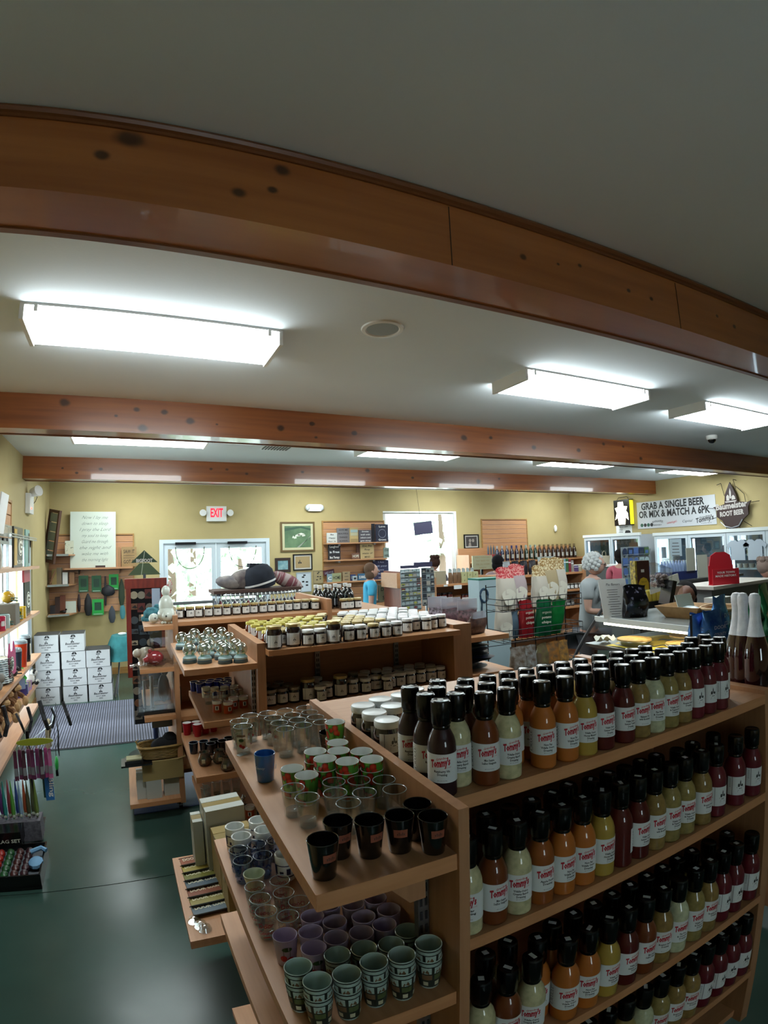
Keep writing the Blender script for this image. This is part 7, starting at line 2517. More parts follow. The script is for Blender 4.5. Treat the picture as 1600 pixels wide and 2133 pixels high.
# things on the case top
t = thing('menu_card', 'tilted white card lettered Pie flavors on the bakery case', 'sign', (pt(1287, 1280, 2.5).x + .0, 2.5, CST + .0005), 0, None, (-.25, 0, -.35))
part('card', MB(PAPER).box(-.1, .1, -.002, .002, 0, .26), t)
g = MB(INK)
write(g, 'Pie flavors', (0, -.0022, .215), .017, width=.1, shear=.2)
stamp(g, lines(12, 1, .16, .03, 9, 0), flat((-.01, -.0022, .185), .1))
part('lettering', g, t)
bag('black_foil_bag', 'crumpled black patterned foil bag right of the pie card', (pt(1318, 1283, 2.45).x + .03, 2.45, CST + .0005), -.2, .19, .1, .21, mottled('black_pattern_foil', '0c0a12', '6f6f84', 30, .25, lo=.6, hi=.66), None, None, None, None, None, 'bag')
q = at(1350, 1288, Z=CST)
t = thing('wooden_tray_basket', 'square tan wooden basket with white note on the bakery case', 'basket', (3.22, 2.2, CST + .0005), .1)
WD = mottled('tan_woven', '9a7448', 'ad8658', 20, .6)
b = MB(WD)
for s in (-1, 1):
    b.add([(-.1, s * .1, 0), (.1, s * .1, 0), (.15, s * .15, .075), (-.15, s * .15, .075), (-.095, s * .094, .004), (.095, s * .094, .004), (.143, s * .143, .075), (-.143, s * .143, .075)], [(0, 1, 2, 3), (4, 7, 6, 5), (3, 2, 6, 7)])
    b.add([(s * .1, -.1, 0), (s * .1, .1, 0), (s * .15, .15, .075), (s * .15, -.15, .075), (s * .094, -.095, .004), (s * .094, .095, .004), (s * .143, .143, .075), (s * .143, -.143, .075)], [(0, 1, 2, 3), (4, 7, 6, 5), (3, 2, 6, 7)])
b.box(-.1, .1, -.1, .1, 0, .004)
part('weaving', b, t)
part('note', MB(mat('pale_note', 'c0d4d4', .6)).cbox((.0, .02, .1), (.2, .004, .09), 0, -.3), t)
part('contents', MB(mottled('wrapped_sweets', '8fa3ac', 'b9c4c4', 60, .3)).ball((0, 0, .035), .1, 12, 1, 1, .35), t)
t = thing('wicker_tray', 'pale wicker basket with open weave edge on the bakery case', 'basket', (3.26, 1.98, CST + .0005), .2)
basket(t, .14, .11, .07, mottled('pale_wicker', 'a88a64', 'bd9f78', 20, .6), 6, 30)
t = thing('case_riser', 'clear acrylic riser behind the pie card', 'stand', (3.32, 2.62, CST + .0005))
part('riser_shelf', MB(thin_glass('clear_plastic')).box(-.2, .32, -.1, -.02, .158, .162).box(-.2, -.196, -.1, -.02, 0, .158).box(.316, .32, -.1, -.02, 0, .158), t)
zr = CST + .163
t = thing('brochure_holder', 'brown and yellow upright tasting brochure box above the case', 'box', (3.2, 2.55, zr), -.3)
part('carton_body', MB(mat('chocolate_box', '3a1610', .5)).box(-.045, .055, -.03, .03, 0, .2), t)
part('side_print', MB(mottled('yellow_print', 'b09a2c', '4a3a1c', 50, .5)).box(-.058, -.0451, -.03, .03, 0, .2), t)
g = MB(mat('badge_yellow', 'c4a21c', .5)).prism([(-.035, .0), (.045, .0), (.045, .045), (.03, .075), (.005, .085), (-.02, .075), (-.035, .045)], .0301, .032, Matrix(((1, 0, 0, 0), (0, 0, -1, 0), (0, 1, 0, 0), (0, 0, 0, 1))))
part('badge', g, t)
write(g := MB(INK), 'taste of', (.005, -.0325, .05), .01, width=.04)
part('lettering', g, t)
part('white_square', MB(PAPER).box(-.012, .012, -.032, -.0301, .12, .14), t)
t = thing('candy_bin', 'clear slanted plastic bin of brown sweets beside the brochure box', 'bin', (3.42, 2.56, zr), -.2)
part('bin_walls', MB(thin_glass('clear_plastic')).prism([(-.07, 0), (.07, 0), (.08, .13), (-.07, .18)], -.05, .05, Matrix(((1, 0, 0, 0), (0, 0, 1, 0), (0, 1, 0, 0), (0, 0, 0, 1)))), t)
c = MB(mottled('brown_sweets', '4a2c28', '9a8a8a', 70, .5))
for k in range(40):
    c.ball((R.uniform(-.055, .055), R.uniform(-.035, .035), R.uniform(.01, .085)), .014, 6)
o = part('sweets', c, t)
o['kind'] = 'stuff'
K2 = ['3f5a8c', '6f8a8c', '3f5a3a', '8fa4a8', '1c2a44', '6b3a2c', '5f90ac', '2f3a42', 'a8b0ac', '7a2a2a', '1f4a5a']
q0, q1 = pt(1303, 1200, 3.5), pt(1366, 1200, 3.5)
cr2 = card_rack('spinner rack of lake and boat postcards behind the bakery case', (q0.x + q1.x) / 2, 3.55, pt(1340, 1262, 3.5).z, pt(1340, 1138, 3.5).z, (q1.x - q0.x) * .9, 5, 6, 12, K2)
part('side_panel', MB(mat('rack_grey')).cbox((.26, .12, 1.45), (.01, .25, .5), -.3), cr2)
# far service counter with drink case and white cards
FC = thing('service_counter', 'grey service counter before the glass-door coolers', 'counter', (0, 0, 0))
fz = pt(1440, 1207, 3.9).z
part('counter_body', MB(mat('counter_grey', '5c6060', .5)).box(5.12, 6.9, 3.95, 4.5, 0, fz - .03), FC)
part('counter_top', MB(mat('counter_dark', '3a3d40', .3)).box(5.08, 6.95, 3.9, 4.55, fz - .03, fz), FC)
part('glass_lip', MB(mat('edge_white')).box(5.08, 6.95, 3.885, 3.899, fz - .09, fz - .075), FC)
t = thing('drink_case', 'blue carton of small clear water bottles on the far counter', 'crate', (pt(1425, 1200, 4).x, 4.1, fz + .0005))
part('carton_body', MB(mat('navy_card', '1c2a5c', .5)).box(-.27, .27, -.1, .1, 0, .09), t)
WBT = MB(mat('water_blue', '7f94b8', .15)).lathe([(.0001, 0), (.022, .002), (.022, .08), (.01, .11), (.01, .125), (.0001, .126)], 10).mesh('bottle_body')
for r_ in range(2):
    for k in range(7):
        solo('water_bottle', 'small clear water bottle, %s from left in the %s row of the blue carton' % (ordinal(k), ('front', 'back')[r_]), 'bottle', WBT, (t.location.x - .23 + k * .055, 4.05 + r_ * .08, fz + .091), 0, 'water bottles in the blue carton')
for i, (px, py0, py1, w_, rz) in enumerate(((1437, 1153, 1187, .17, 0), (1461, 1155, 1190, .13, -.5))):
    q = pt(px, py1, 4)
    solo('blank_card', 'blank cream card standing %s the blue drink carton' % ('on', 'right of')[i], 'card', MB(mat('cream_card', 'a8aa9c', .6)).box(-w_ / 2, w_ / 2, -.004, .004, 0, .27), (q.x, 3.98, (fz + .0915) if i == 0 else fz + .0005), rz, None)
t = thing('book_display', 'red display box lettered YOUR TOWN MADE HISTORY with books', 'display', (pt(1494, 1216, 2.95).x, 2.98, pt(1494, 1216, 2.95).z), -.3)
zh = .0
RD = mat('display_red', 'b3202e', .5)
part('display_card', MB(RD).box(-.14, .14, -.1, -.094, 0, .17), t)
part('header', MB(RD).prism([(-.13, .17), (.13, .17), (.11, .26), (.05, .29), (-.05, .29), (-.11, .26)], -.1, -.094, Matrix(((1, 0, 0, 0), (0, 0, 1, 0), (0, 1, 0, 0), (0, 0, 0, 1)))), t)
part('book', MB(mat('book_sepia', '6a4a48', .6)).box(-.09, .09, -.093, -.03, .03, .25), t)
part('front_pocket', MB(RD).box(-.15, .15, -.16, -.155, -.0, .14).box(-.15, .15, -.154, -.1, -.0, .004), t)
g = MB(PAPER)
write(g, 'YOUR TOWN', (0, -.1605, .1), .018, width=.2, bold=.03)
write(g, 'MADE HISTORY.', (0, -.1605, .07), .018, width=.24, bold=.03)
part('lettering', g, t)
zbk = t.location.z
t = thing('counter_shelf', 'pale counter shelf carrying the red history book display', 'counter', (t.location.x + .25, 3.0, 0))
part('counter_top', MB(mat('pale_counter', 'a8a49c', .5)).box(-.55, .6, -.2, .2, zbk - .03, zbk - .001), t)
part('counter_body', MB(mat('counter_grey')).box(-.5, .55, -.15, .18, 0, zbk - .031), t)
b = MB(mat('white_box_plain', 'b4b6ae', .6)).box(-.12, .12, -.06, .06, 0, .12)
t = solo('shallow_box', 'pale open box in front of the history book display', 'box', b, (pt(1510, 1240, 2.6).x + .1, 2.72, zbk - .2))
part('support', MB(mat('counter_grey')).box(-.1, .1, -.05, .05, -(zbk - .2), -.001), t)
t = thing('price_card', 'tilted pale card on a stem left of the girl in pink', 'card', (pt(1384, 1216, 3.1).x, 3.1, pt(1384, 1216, 3.1).z), 0, None, (0, -.2, -.2))
part('card', MB(mat('cream_card')).box(-.17, .17, -.004, .004, -.05, .05), t)
part('stem', MB(DARKM).tube([(0, 0, -.05), (0, 0, -1.38)], .008, 6), t)
t = thing('packet_tray', 'black tray stand of yellow packets behind the tan basket', 'tray', (pt(1365, 1240, 3.2).x, 3.2, pt(1365, 1250, 3.2).z))
for k in range(5):
    solo('yellow_packet', 'yellow packet, %s from left behind the tan basket' % ordinal(k), 'packet', MB(mat('packet_yellow', '9a8a2c', .5)).box(-.025, .025, -.03, .03, 0, .09 + .02 * (k % 2)), t.location + Vector((-.115 + k * .06, 0, 0)), 0, 'yellow packets')
part('tray', MB(BLACK).box(-.16, .17, -.05, .05, -t.location.z, -.0005), t)
# black computer screen edge by the girl
t = thing('register_screen', 'black slanted register screen in front of the girl in pink', 'monitor', (pt(1386, 1250, 2.5).x, 2.5, max(CST + .03, pt(1388, 1258, 2.5).z)), 0, None, (0, .25, -.4))
part('screen', MB(BLACK).box(-.015, .015, -.07, .07, .0, .17), t)
part('stand', MB(DARKM).box(-.02, .02, -.02, .02, CST - t.location.z, -.02), t)

# ---------------------------------------------------------------- right end shelf of the nearest gondola: sparkling bottles, chip bags
board(GA, 1.7575, 2.45, .93, 1.40, 1.288, .028)
side_panel(GA, 2.451, 2.48, .93, .93, 1.40, 1.288)


def make_spark():
    t = thing('sparkling_bottle', 'x', 'bottle', group='white-foiled sparkling juice bottles')
    part('bottle_body', MB(mat('ruby_glass', '2a0a10', .06, coat=1)).lathe([(.0001, 0), (.04, 0), (.0435, .008), (.0435, .1), (.038, .135), (.026, .175), (.018, .215), (.016, .23)], 24), t)
    part('foil_cap', MB(mottled('white_foil', 'd3dae4', 'e6ebf2', 40, .3, bump=.25)).lathe([(.0295, .165), (.0235, .19), (.0185, .22), (.0165, .25), (.0175, .262), (.019, .275), (.0185, .293), (.013, .303), (.0001, .306)], 20), t)
    part('label', MB(mat('dark_label', '1a1014', .5)).arc(.0436, .03, .09, -PI / 2 - 1, -PI / 2 + 1, 10), t)
    return t


SB = Stock(make_spark)
for i, (px, py) in enumerate(((1508, 1240), (1531, 1234), (1555, 1241), (1604, 1246))):
    q = at(px, py, Z=1.2885 + .306)
    pass
    SB.put((max(q.x, 1.81), max(q.y, .98), 1.2885), i, 'sparkling bottle with white foil, %s from left behind the red sauce bottles' % ordinal(i))
BLF = mottled('blue_foil', '1c3f8a', '5f9ad0', 7, .25, metal=.4)
for i, (px, py, y, h) in enumerate(((1462, 1300, 1.66, .24), (1484, 1310, 1.62, .25), (1500, 1300, 1.7, .3), (1470, 1315, 1.55, .17))):
    q = at(px, 1320, Y=y)
    bag('chip_bag', 'shiny blue chip bag, %s in the wire basket beside the sparkling bottles' % ordinal(i), (q.x, y, 1.17), .4 * (i - 1.5) * .5, .15, .09, h, BLF, None, None, ['DOOR', 'COUNTY'], mat('ring_pale'), 'blue chip bags', 'bag', None)
GRF = mottled('green_foil_bag', '0f4a2c', '2f8a5a', 8, .25, metal=.3)
for i, (px, y, h) in enumerate(((1572, 1.62, .26), (1592, 1.68, .33), (1600, 1.56, .2))):
    q = at(px, 1330, Y=y)
    bag('chip_bag', 'green chip bag, %s at the right frame edge behind the sparkling bottles' % ordinal(i), (q.x, y, 1.17), .2 * i, .16, .09, h, GRF, None, None, ['POTATO', 'CHIPS'] if i == 2 else None, mat('cream_white'), 'green chip bags', 'bag')
t = thing('wire_basket_stand', 'black wire basket stand holding the blue chip bags', 'display rack', (0, 0, 0))
q0, q1 = at(1440, 1300, Y=1.47), at(1610, 1300, Y=1.6)
b = MB(WB)
for z in (1.165, 1.22, 1.27):
    b.tube([(q0.x, 1.76, z), (q0.x, 1.47, z), (q1.x, 1.47, z), (q1.x, 1.76, z)], .004, 4)
for k in range(14):
    x = q0.x + (q1.x - q0.x) * k / 13
    b.tube([(x, 1.47, 1.27), (x, 1.47, 1.165), (x, 1.76, 1.165)], .003, 4)
part('wire_basket', b, t)
part('wire_post', MB(WB).tube([(q0.x, 1.47, .02), (q0.x, 1.47, 1.45)], .006, 6), t)
part('wire_post', MB(WB).tube([(q1.x, 1.76, .02), (q1.x, 1.76, 1.45)], .006, 6), t)

# ---------------------------------------------------------------- right wall: banner, lit signs, coolers
UR, NR = (0, -1, 0), (-1, 0, 0)
ZB1, ZB0 = 2.535, 2.015
yb0, yb1 = at(1327, 1075, X=XR - .02).y, at(1491, 1060, X=XR - .02).y
t = thing('banner', 'white wall banner reading GRAB A SINGLE BEER OR MIX AND MATCH', 'banner', (XR - .012, (yb0 + yb1) / 2, (ZB0 + ZB1) / 2))
hw, hh = (yb0 - yb1) / 2, (ZB1 - ZB0) / 2
part('sheet', MB(mat('banner_white', 'b9bcc0', .6)).box(0, .006, -hw, hw, -hh, hh), t)
g = MB(INK)
k_ = dict(u=UR, n=NR)
write(g, 'GRAB A SINGLE BEER', (0, .06, hh * .42), .13, width=hw * 1.62, bold=.045, **k_)
write(g, 'OR MIX & MATCH A 6PK', (0, .04, -hh * .18), .13, width=hw * 1.82, bold=.045, **k_)
write(g, "Tommy's", (0, -hw * .73, -hh * .74), .085, width=hw * .42, bold=.04, slope=.15, **k_)
write(g, 'Grandma', (0, -hw * .73, -hh * .5), .035, width=hw * .25, bold=.02, slope=.15, **k_)
write(g, 'Country Store', (0, -hw * .76, -hh * .9), .022, width=hw * .25, **k_)
write(g, 'AHNAPEE', (0, hw * .45, -hh * .66), .045, width=hw * .3, arch=.02, **k_)
write(g, 'BREWERY', (0, hw * .45, -hh * .84), .03, width=hw * .22, **k_)
write(g, 'Capital', (0, -hw * .3, -hh * .72), .045, width=hw * .25, shear=.4, **k_)
g.m = REDINK
write(g, "Leinenkugel's", (0, hw * .08, -hh * .72), .045, width=hw * .26, shear=.4, slope=.1, **k_)
for i in range(4):
    g.m = INK if i % 2 else mat('logo_green', '1f4f3c', .5)
    c0 = Vector((-.002, hw * (.88 - .09 * i), -hh * .74))
    g.add([c0 + Vector((0, .035 * math.cos(a), .035 * math.sin(a))) for a in [k * PI / 8 for k in range(16)]], [tuple(range(16))])
part('lettering', g, t)
q = at(1296, 1068, X=XR - .1)
t = thing('lit_beer_sign', 'lit black box sign with white frothy mug and yellow side', 'sign', (XR - .0, q.y, q.z))
part('housing', MB(BLACK).box(-.12, 0, -.2, .19, -.26, .26), t)
b = MB(mat('sign_glow', 'fff8d8', .5, emit=2.2))
pts = [(-.08, -.24), (.08, -.24), (.1, -.1), (.17, -.16), (.16, -.02), (.12, .03), (.15, .12), (.06, .13), (.05, .22), (-.08, .22), (-.09, .12), (-.16, .1), (-.12, 0), (-.17, -.14), (-.1, -.1)]
b.add([(-.1215, -x, z) for x, z in pts], [tuple(range(len(pts)))])
part('lit_mug', b, t)
part('side_glow', MB(mat('side_yellow', 'e8e02a', .5, emit=1.2)).box(-.11, -.005, -.203, -.2005, -.24, .24), t)
g = MB(GREYINK)
write(g, 'Ale', (-.1225, 0, .1), .05, width=.09, shear=.3, **k_)
stamp(g, lines(3, .8, .3, .08, 3, 0), flat((-.1225, 0, .05), .1, **k_))
part('lettering', g, t)
part('cable', MB(DARKM).tube([(-.06, .15, .26), (-.07, .1, .31), (-.05, -.1, .32), (-.06, -.15, .26)], .006, 5), t)
q = at(1300, 1098, X=XR)
t = thing('notice_poster', 'white notice under the lit beer sign', 'poster', (XR - .002, q.y, q.z))
part('sheet', MB(PAPER).box(-.003, 0, -.2, .2, -.16, .14), t)
g = MB(INK)
write(g, "GRANDMA TOMMY'S", (-.0035, 0, .09), .03, width=.34, bold=.04, **k_)
write(g, 'OPEN DAILY', (-.0035, 0, .04), .025, width=.2, bold=.02, **k_)
write(g, 'ROOT BEER', (-.0035, 0, -.005), .022, width=.2, bold=.02, **k_)
stamp(g, lines(4, .8, .16, .05, 4, 0), flat((-.0035, .08, -.05), .18, **k_))
stamp(g, [[(-.5, -.2), (.5, -.2), (.4, .1), (.2, .2), (-.3, .2)]], flat((-.0035, -.09, -.1), .16, **k_))
part('lettering', g, t)
# root beer neon
q = at(1522, 1056, X=XR - .1)
t = thing('root_beer_sign', 'dark neon wall sign lettered ROOT BEER with tower emblem', 'sign', (XR - .0, q.y, q.z))
BRN = mat('sign_brown', '2a1614', .5)
T2 = Matrix(((0, 0, -1, 0), (-1, 0, 0, 0), (0, 1, 0, 0), (0, 0, 0, 1)))
b = MB(BRN)
b.prism([(-.34, .02), (-.2, .04), (-.12, .06), (-.1, .22), (-.05, .32), (0, .42), (.06, .3), (.1, .2), (.12, .08), (.3, .06), (.36, .08), (.3, -.02), (.3, -.14), (.2, -.22), (.12, -.34), (0, -.38), (-.12, -.34), (-.18, -.22), (-.28, -.15), (-.27, -.04)], .05, .08, T2)
part('sign_board', b, t)
g = MB(mat('sign_cream', 'a9a4a0', .5))
kk = dict(u=UR, n=NR)
write(g, 'Baumeister', (-.081, 0, -.02), .1, width=.58, bold=.05, slope=.05, **kk)
write(g, 'ROOT BEER', (-.081, 0, -.14), .08, width=.44, bold=.06, slope=.05, **kk)
stamp(g, EMBLEM[:4], flat((-.081, 0, .1), .22, **kk))
part('lettering', g, t)
n_ = MB(mat('neon_tube', '8a8f94', .2))
pts = [(-.081 - .02, -x, z) for x, z in ((-.2, -.24), (-.12, -.32), (0, -.35), (.13, -.32), (.2, -.22))]
n_.tube(pts, .008, 6)
part('neon_tube', n_, t)
w3 = MB(DARKM)
for (x, z, x2, z2) in ((-.12, .2, -.17, .42), (.1, .3, .06, .46), (-.17, .42, -.25, .4), (.06, .46, .12, .44), (-.34, .0, -.5, .02), (.35, .05, .5, .06), (-.3, -.16, -.42, -.18), (.2, -.25, .34, -.34), (-.12, -.34, -.14, -.44), (.12, -.34, .14, -.44), (.1, .34, .24, .2), (.24, .2, .26, .05)):
    w3.tube([(-.06, -x, z), (-.06, -x2, z2)], .005, 4)
part('wire_frame', w3, t)

# coolers with glass doors
CX = XR - .5
CTZ = 1.90
COOL = mat('cooler_white', 'b4bcc4', .35)


def cooler(lb, edges, dark, seed):
    """edges: pixel x of the door boundaries along the front plane."""
    ys = [at(px, py, X=CX).y for px, py in edges]
    ctz = sum(at(px, py, X=CX).z for px, py in edges) / len(edges)
    t = thing('glass_door_cooler', lb, 'cooler', (0, 0, 0))
    ya, yb = ys[0], ys[-1]
    b = MB(COOL)
    b.box(CX + .03, XR - .001, yb, ya, ctz - .05, ctz).box(CX + .03, XR - .001, yb, ya, 0, .25).box(CX + .03, XR - .001, ya - .03, ya, .25, ctz - .05).box(CX + .03, XR - .001, yb, yb + .03, .25, ctz - .05)
    part('cabinet_body', b, t)
    part('top_rail', MB(mat('edge_white')).box(CX - .01, CX + .03, yb - .02, ya + .02, ctz - .02, ctz + .035), t)
    part('inner_back', MB(mat('cooler_dark' if dark else 'cooler_back', '3c4436' if dark else '3a5560', .5)).box(XR - .05, XR - .002, yb + .03, ya - .03, .25, ctz - .05), t)
    rr = random.Random(seed)
    for i in range(len(ys) - 1):
        y0, y1 = ys[i + 1], ys[i]
        d = MB(FRAME)
        e = .045
        d.box(CX, CX + .03, y0 + .004, y0 + e, .2, ctz - .03).box(CX, CX + .03, y1 - e, y1 - .004, .2, ctz - .03).box(CX, CX + .03, y0 + e, y1 - e, ctz - .08, ctz - .03).box(CX, CX + .03, y0 + e, y1 - e, .2, .26)
        dd = part('cooler_door', d, t)
        part('glass_pane', MB(thin_glass('cooler_glass', (.86, .93, .95), .1)).box(CX + .01, CX + .016, y0 + e, y1 - e, .26, ctz - .08), dd)
        part('handle', MB(BLACK).box(CX - .03, CX - .0005, y0 + .01, y0 + .03, .9, 1.3), dd)
        part('lamp_strip', MB(mat('cooler_lamp_dim' if dark else 'cooler_lamp', 'e8f4ff', .5, emit=2 if dark else 7)).box(CX + .05, CX + .07, y1 - .09, y1 - .06, .3, ctz - .1), dd)
    return t, ys, ctz


c1, ys1, ctz1 = cooler('two-door cooler with dark glass near the back right corner', ((1216, 1118), (1271, 1116), (1332, 1113)), True, 1)
c2, ys2, ctz2 = cooler('four-door cooler of drinks and dairy under the beer banner', ((1362, 1112), (1432, 1110), (1512, 1107), (1594, 1103), (1690, 1098)), False, 2)


def make_soda(c, cap):
    def f():
        t = thing('chilled_bottle', 'x', 'bottle', group='chilled bottles in the coolers')
        part('bottle_body', MB(mat('soda_' + c, c, .15)).lathe([(.0001, 0), (.03, 0), (.032, .01), (.032, .12), (.014, .18), (.012, .215)], 10), t)
        part('cap', MB(mat('sodacap_' + cap, cap, .4)).lathe([(.015, .215), (.015, .23), (.0001, .232)], 8), t)
        return t
    return Stock(f)


SD = [make_soda('b4c4cc', 'c9d4dc'), make_soda('5a2418', 'c9c9c4'), make_soda('8a8f6a', '3a3a3a'), make_soda('a8867c', '6a2a2a'), make_soda('d0d8dc', 'e0e4e8')]
DW = ['second', 'third']
for di in range(2):
    y1, y0 = ys2[di] - .1, ys2[di + 1] + .07
    for si, z in enumerate((1.18, .72, .4)):
        part('cooler_shelf', MB(mat('edge_white')).box(CX + .08, XR - .051, y0 - .02, y1 + .02, z - .02, z), c2)
        y = y1
        i = 0
        while y > y0:
            k = (4, 1, 0)[si] if di == 0 else (2 if y > (y0 + y1) / 2 else 3, 0, 1)[si]
            SD[k].put((CX + .14 + .02 * (i % 2), y, z + .0004), 0, 'chilled bottle, %s from left on the %s shelf behind the %s cooler door' % (ordinal(i), ('upper', 'middle', 'low')[si], ('first', 'second')[di]))
            y -= .075
            i += 1
y1, y0 = ys2[2] - .1, ys2[3] + .07
for si, z in enumerate((1.5, 1.28, 1.05, .82, .55)):
    part('cooler_shelf', MB(mat('edge_white')).box(CX + .06, XR - .051, y0 - .02, y1 + .02, z - .025, z), c2)
    y = y1 - .02
    i = 0
    while y > y0:
        c = ('54504c', 'a8a498', '7f8a7c', '9a9c84', 'a0703a')[si]
        t = thing('dairy_tub', '%s tub, %s from left on the %s shelf behind the third cooler door' % (('dark', 'cream', 'green-grey', 'pale', 'orange')[si], ordinal(i), ordinal(si)), 'tub', (CX + .16, y, z + .0004), 0, 'tubs behind the third cooler door')
        part('tub_body', MB(mat('tub_' + c, c, .5)).lathe([(.0001, 0), (.035, 0), (.042, .06), (.0001, .06)], 12), t)
        part('lid', MB(mat('tub_lid', 'b0b2aa', .5)).lathe([(.045, .0605), (.045, .068), (.0001, .069)], 12), t)
        y -= .105
        i += 1
for i, y in enumerate(((ys2[2] + ys2[3]) / 2 + .13, (ys2[2] + ys2[3]) / 2 - .16)):
    b = MB(mat('shirt_white', 'b0bcc8', .8)).prism([(-.12, -.2), (.12, -.2), (.12, .02), (.17, -.02), (.2, .04), (.1, .12), (.04, .12), (0, .09), (-.04, .12), (-.1, .12), (-.2, .04), (-.17, -.02), (-.12, .02)], .0, .01, T2)
    solo('hanging_shirt', '%s white shirt hung on the third cooler door' % ('left', 'right')[i], 'shirt', b, (CX - .0105, y, ctz2 - .27))
t = thing('notice_poster', 'white notice taped on the first cooler door', 'poster', (CX - .0005, (ys2[0] + ys2[1]) / 2 - .1, ctz2 - .22))
part('sheet', MB(mat('pale_notice', '8fa0aa', .6)).box(-.003, 0, -.12, .12, -.17, .13), t)
part('lettering', stamp(MB(GREYINK), lines(5, 1, .3, .08, 3, 0), flat((-.0035, 0, .05), .18, **kk)), t)
for i, (px, py) in enumerate(((1245, 1152), (1262, 1153))):
    q = at(px, py, X=8.2)
    b = MB(mat('cream_bucket', 'a8a08c', .6)).lathe([(.0001, 0), (.09, 0), (.11, .16), (.0001, .165)], 18).tube([(.108, 0, .15), (.09, 0, .22), (0, 0, .26), (-.09, 0, .22), (-.108, 0, .15)], .005, 5)
    solo('cream_bucket', 'cream bucket with a handle on the back table, %s' % ('left one', 'right one')[i], 'bucket', b, (8.15, q.y, 1.36), .4 * i, 'cream buckets')
t = thing('bucket_table', 'display table with the cream buckets before the dark cooler', 'table', (8.15, at(1253, 1152, X=8.2).y, 0))
part('table_top', MB(PAPER).box(-.25, .25, -.5, .5, 1.33, 1.3595), t)
part('table_base', MB(mat('counter_grey')).box(-.2, .2, -.45, .45, 0, 1.3295), t)


# ---------------------------------------------------------------- people
SKIN = mat('skin_light', 'b08a7a', .6)
SKIND = mat('skin_brown', '5f3a2a', .55)


def skin_mesh(name, pts, edges, rad, m, parent, root=0, lv=2):
    """One smooth surface grown round a skeleton."""
    me = bpy.data.meshes.new(name)
    me.from_pydata(pts, edges, [])
    me.materials.append(m)
    o = link(name, me, parent)
    md = o.modifiers.new('skin', 'SKIN')
    md.use_smooth_shade = True
    for i, r in enumerate(rad):
        v = me.skin_vertices[0].data[i]
        v.radius = r if isinstance(r, tuple) else (r, r)
        v.use_root = i == root
    s = o.modifiers.new('sub', 'SUBSURF')
    s.levels = lv
    s.render_levels = lv
    return o


def hand(parent, c, d, m, s=1):
    """Palm with five fingers, pointing along d."""
    c, d = Vector(c), Vector(d).normalized()
    side = d.cross(Vector((0, 0, 1)))
    side = side.normalized() if side.length > .1 else Vector((1, 0, 0))
    pts, ed, rad = [tuple(c), tuple(c + d * .05 * s), tuple(c + d * .085 * s)], [(0, 1), (1, 2)], [(.02 * s, .026 * s), (.016 * s, .036 * s), (.014 * s, .036 * s)]
    skin_mesh('palm', pts, ed, rad, m, parent, 0, 1)
    for k, (o_, l) in enumerate(((-.027, .06), (-.009, .072), (.009, .068), (.026, .055))):
        b0 = c + d * .08 * s + side * o_ * s
        p_ = [b0, b0 + d * l * .5 * s, b0 + (d * .85 * l - Vector((0, 0, .25 * l))) * s]
        skin_mesh('finger', [tuple(q) for q in p_], [(0, 1), (1, 2)], [.0095 * s, .0085 * s, .007 * s], m, parent, 0, 1)
    b0 = c + d * .03 * s - side * .025 * s
    skin_mesh('thumb', [tuple(b0), tuple(b0 + (d * .03 - side * .02) * s), tuple(b0 + (d * .055 - side * .022) * s)], [(0, 1), (1, 2)], [.012 * s, .0105 * s, .009 * s], m, parent, 0, 1)


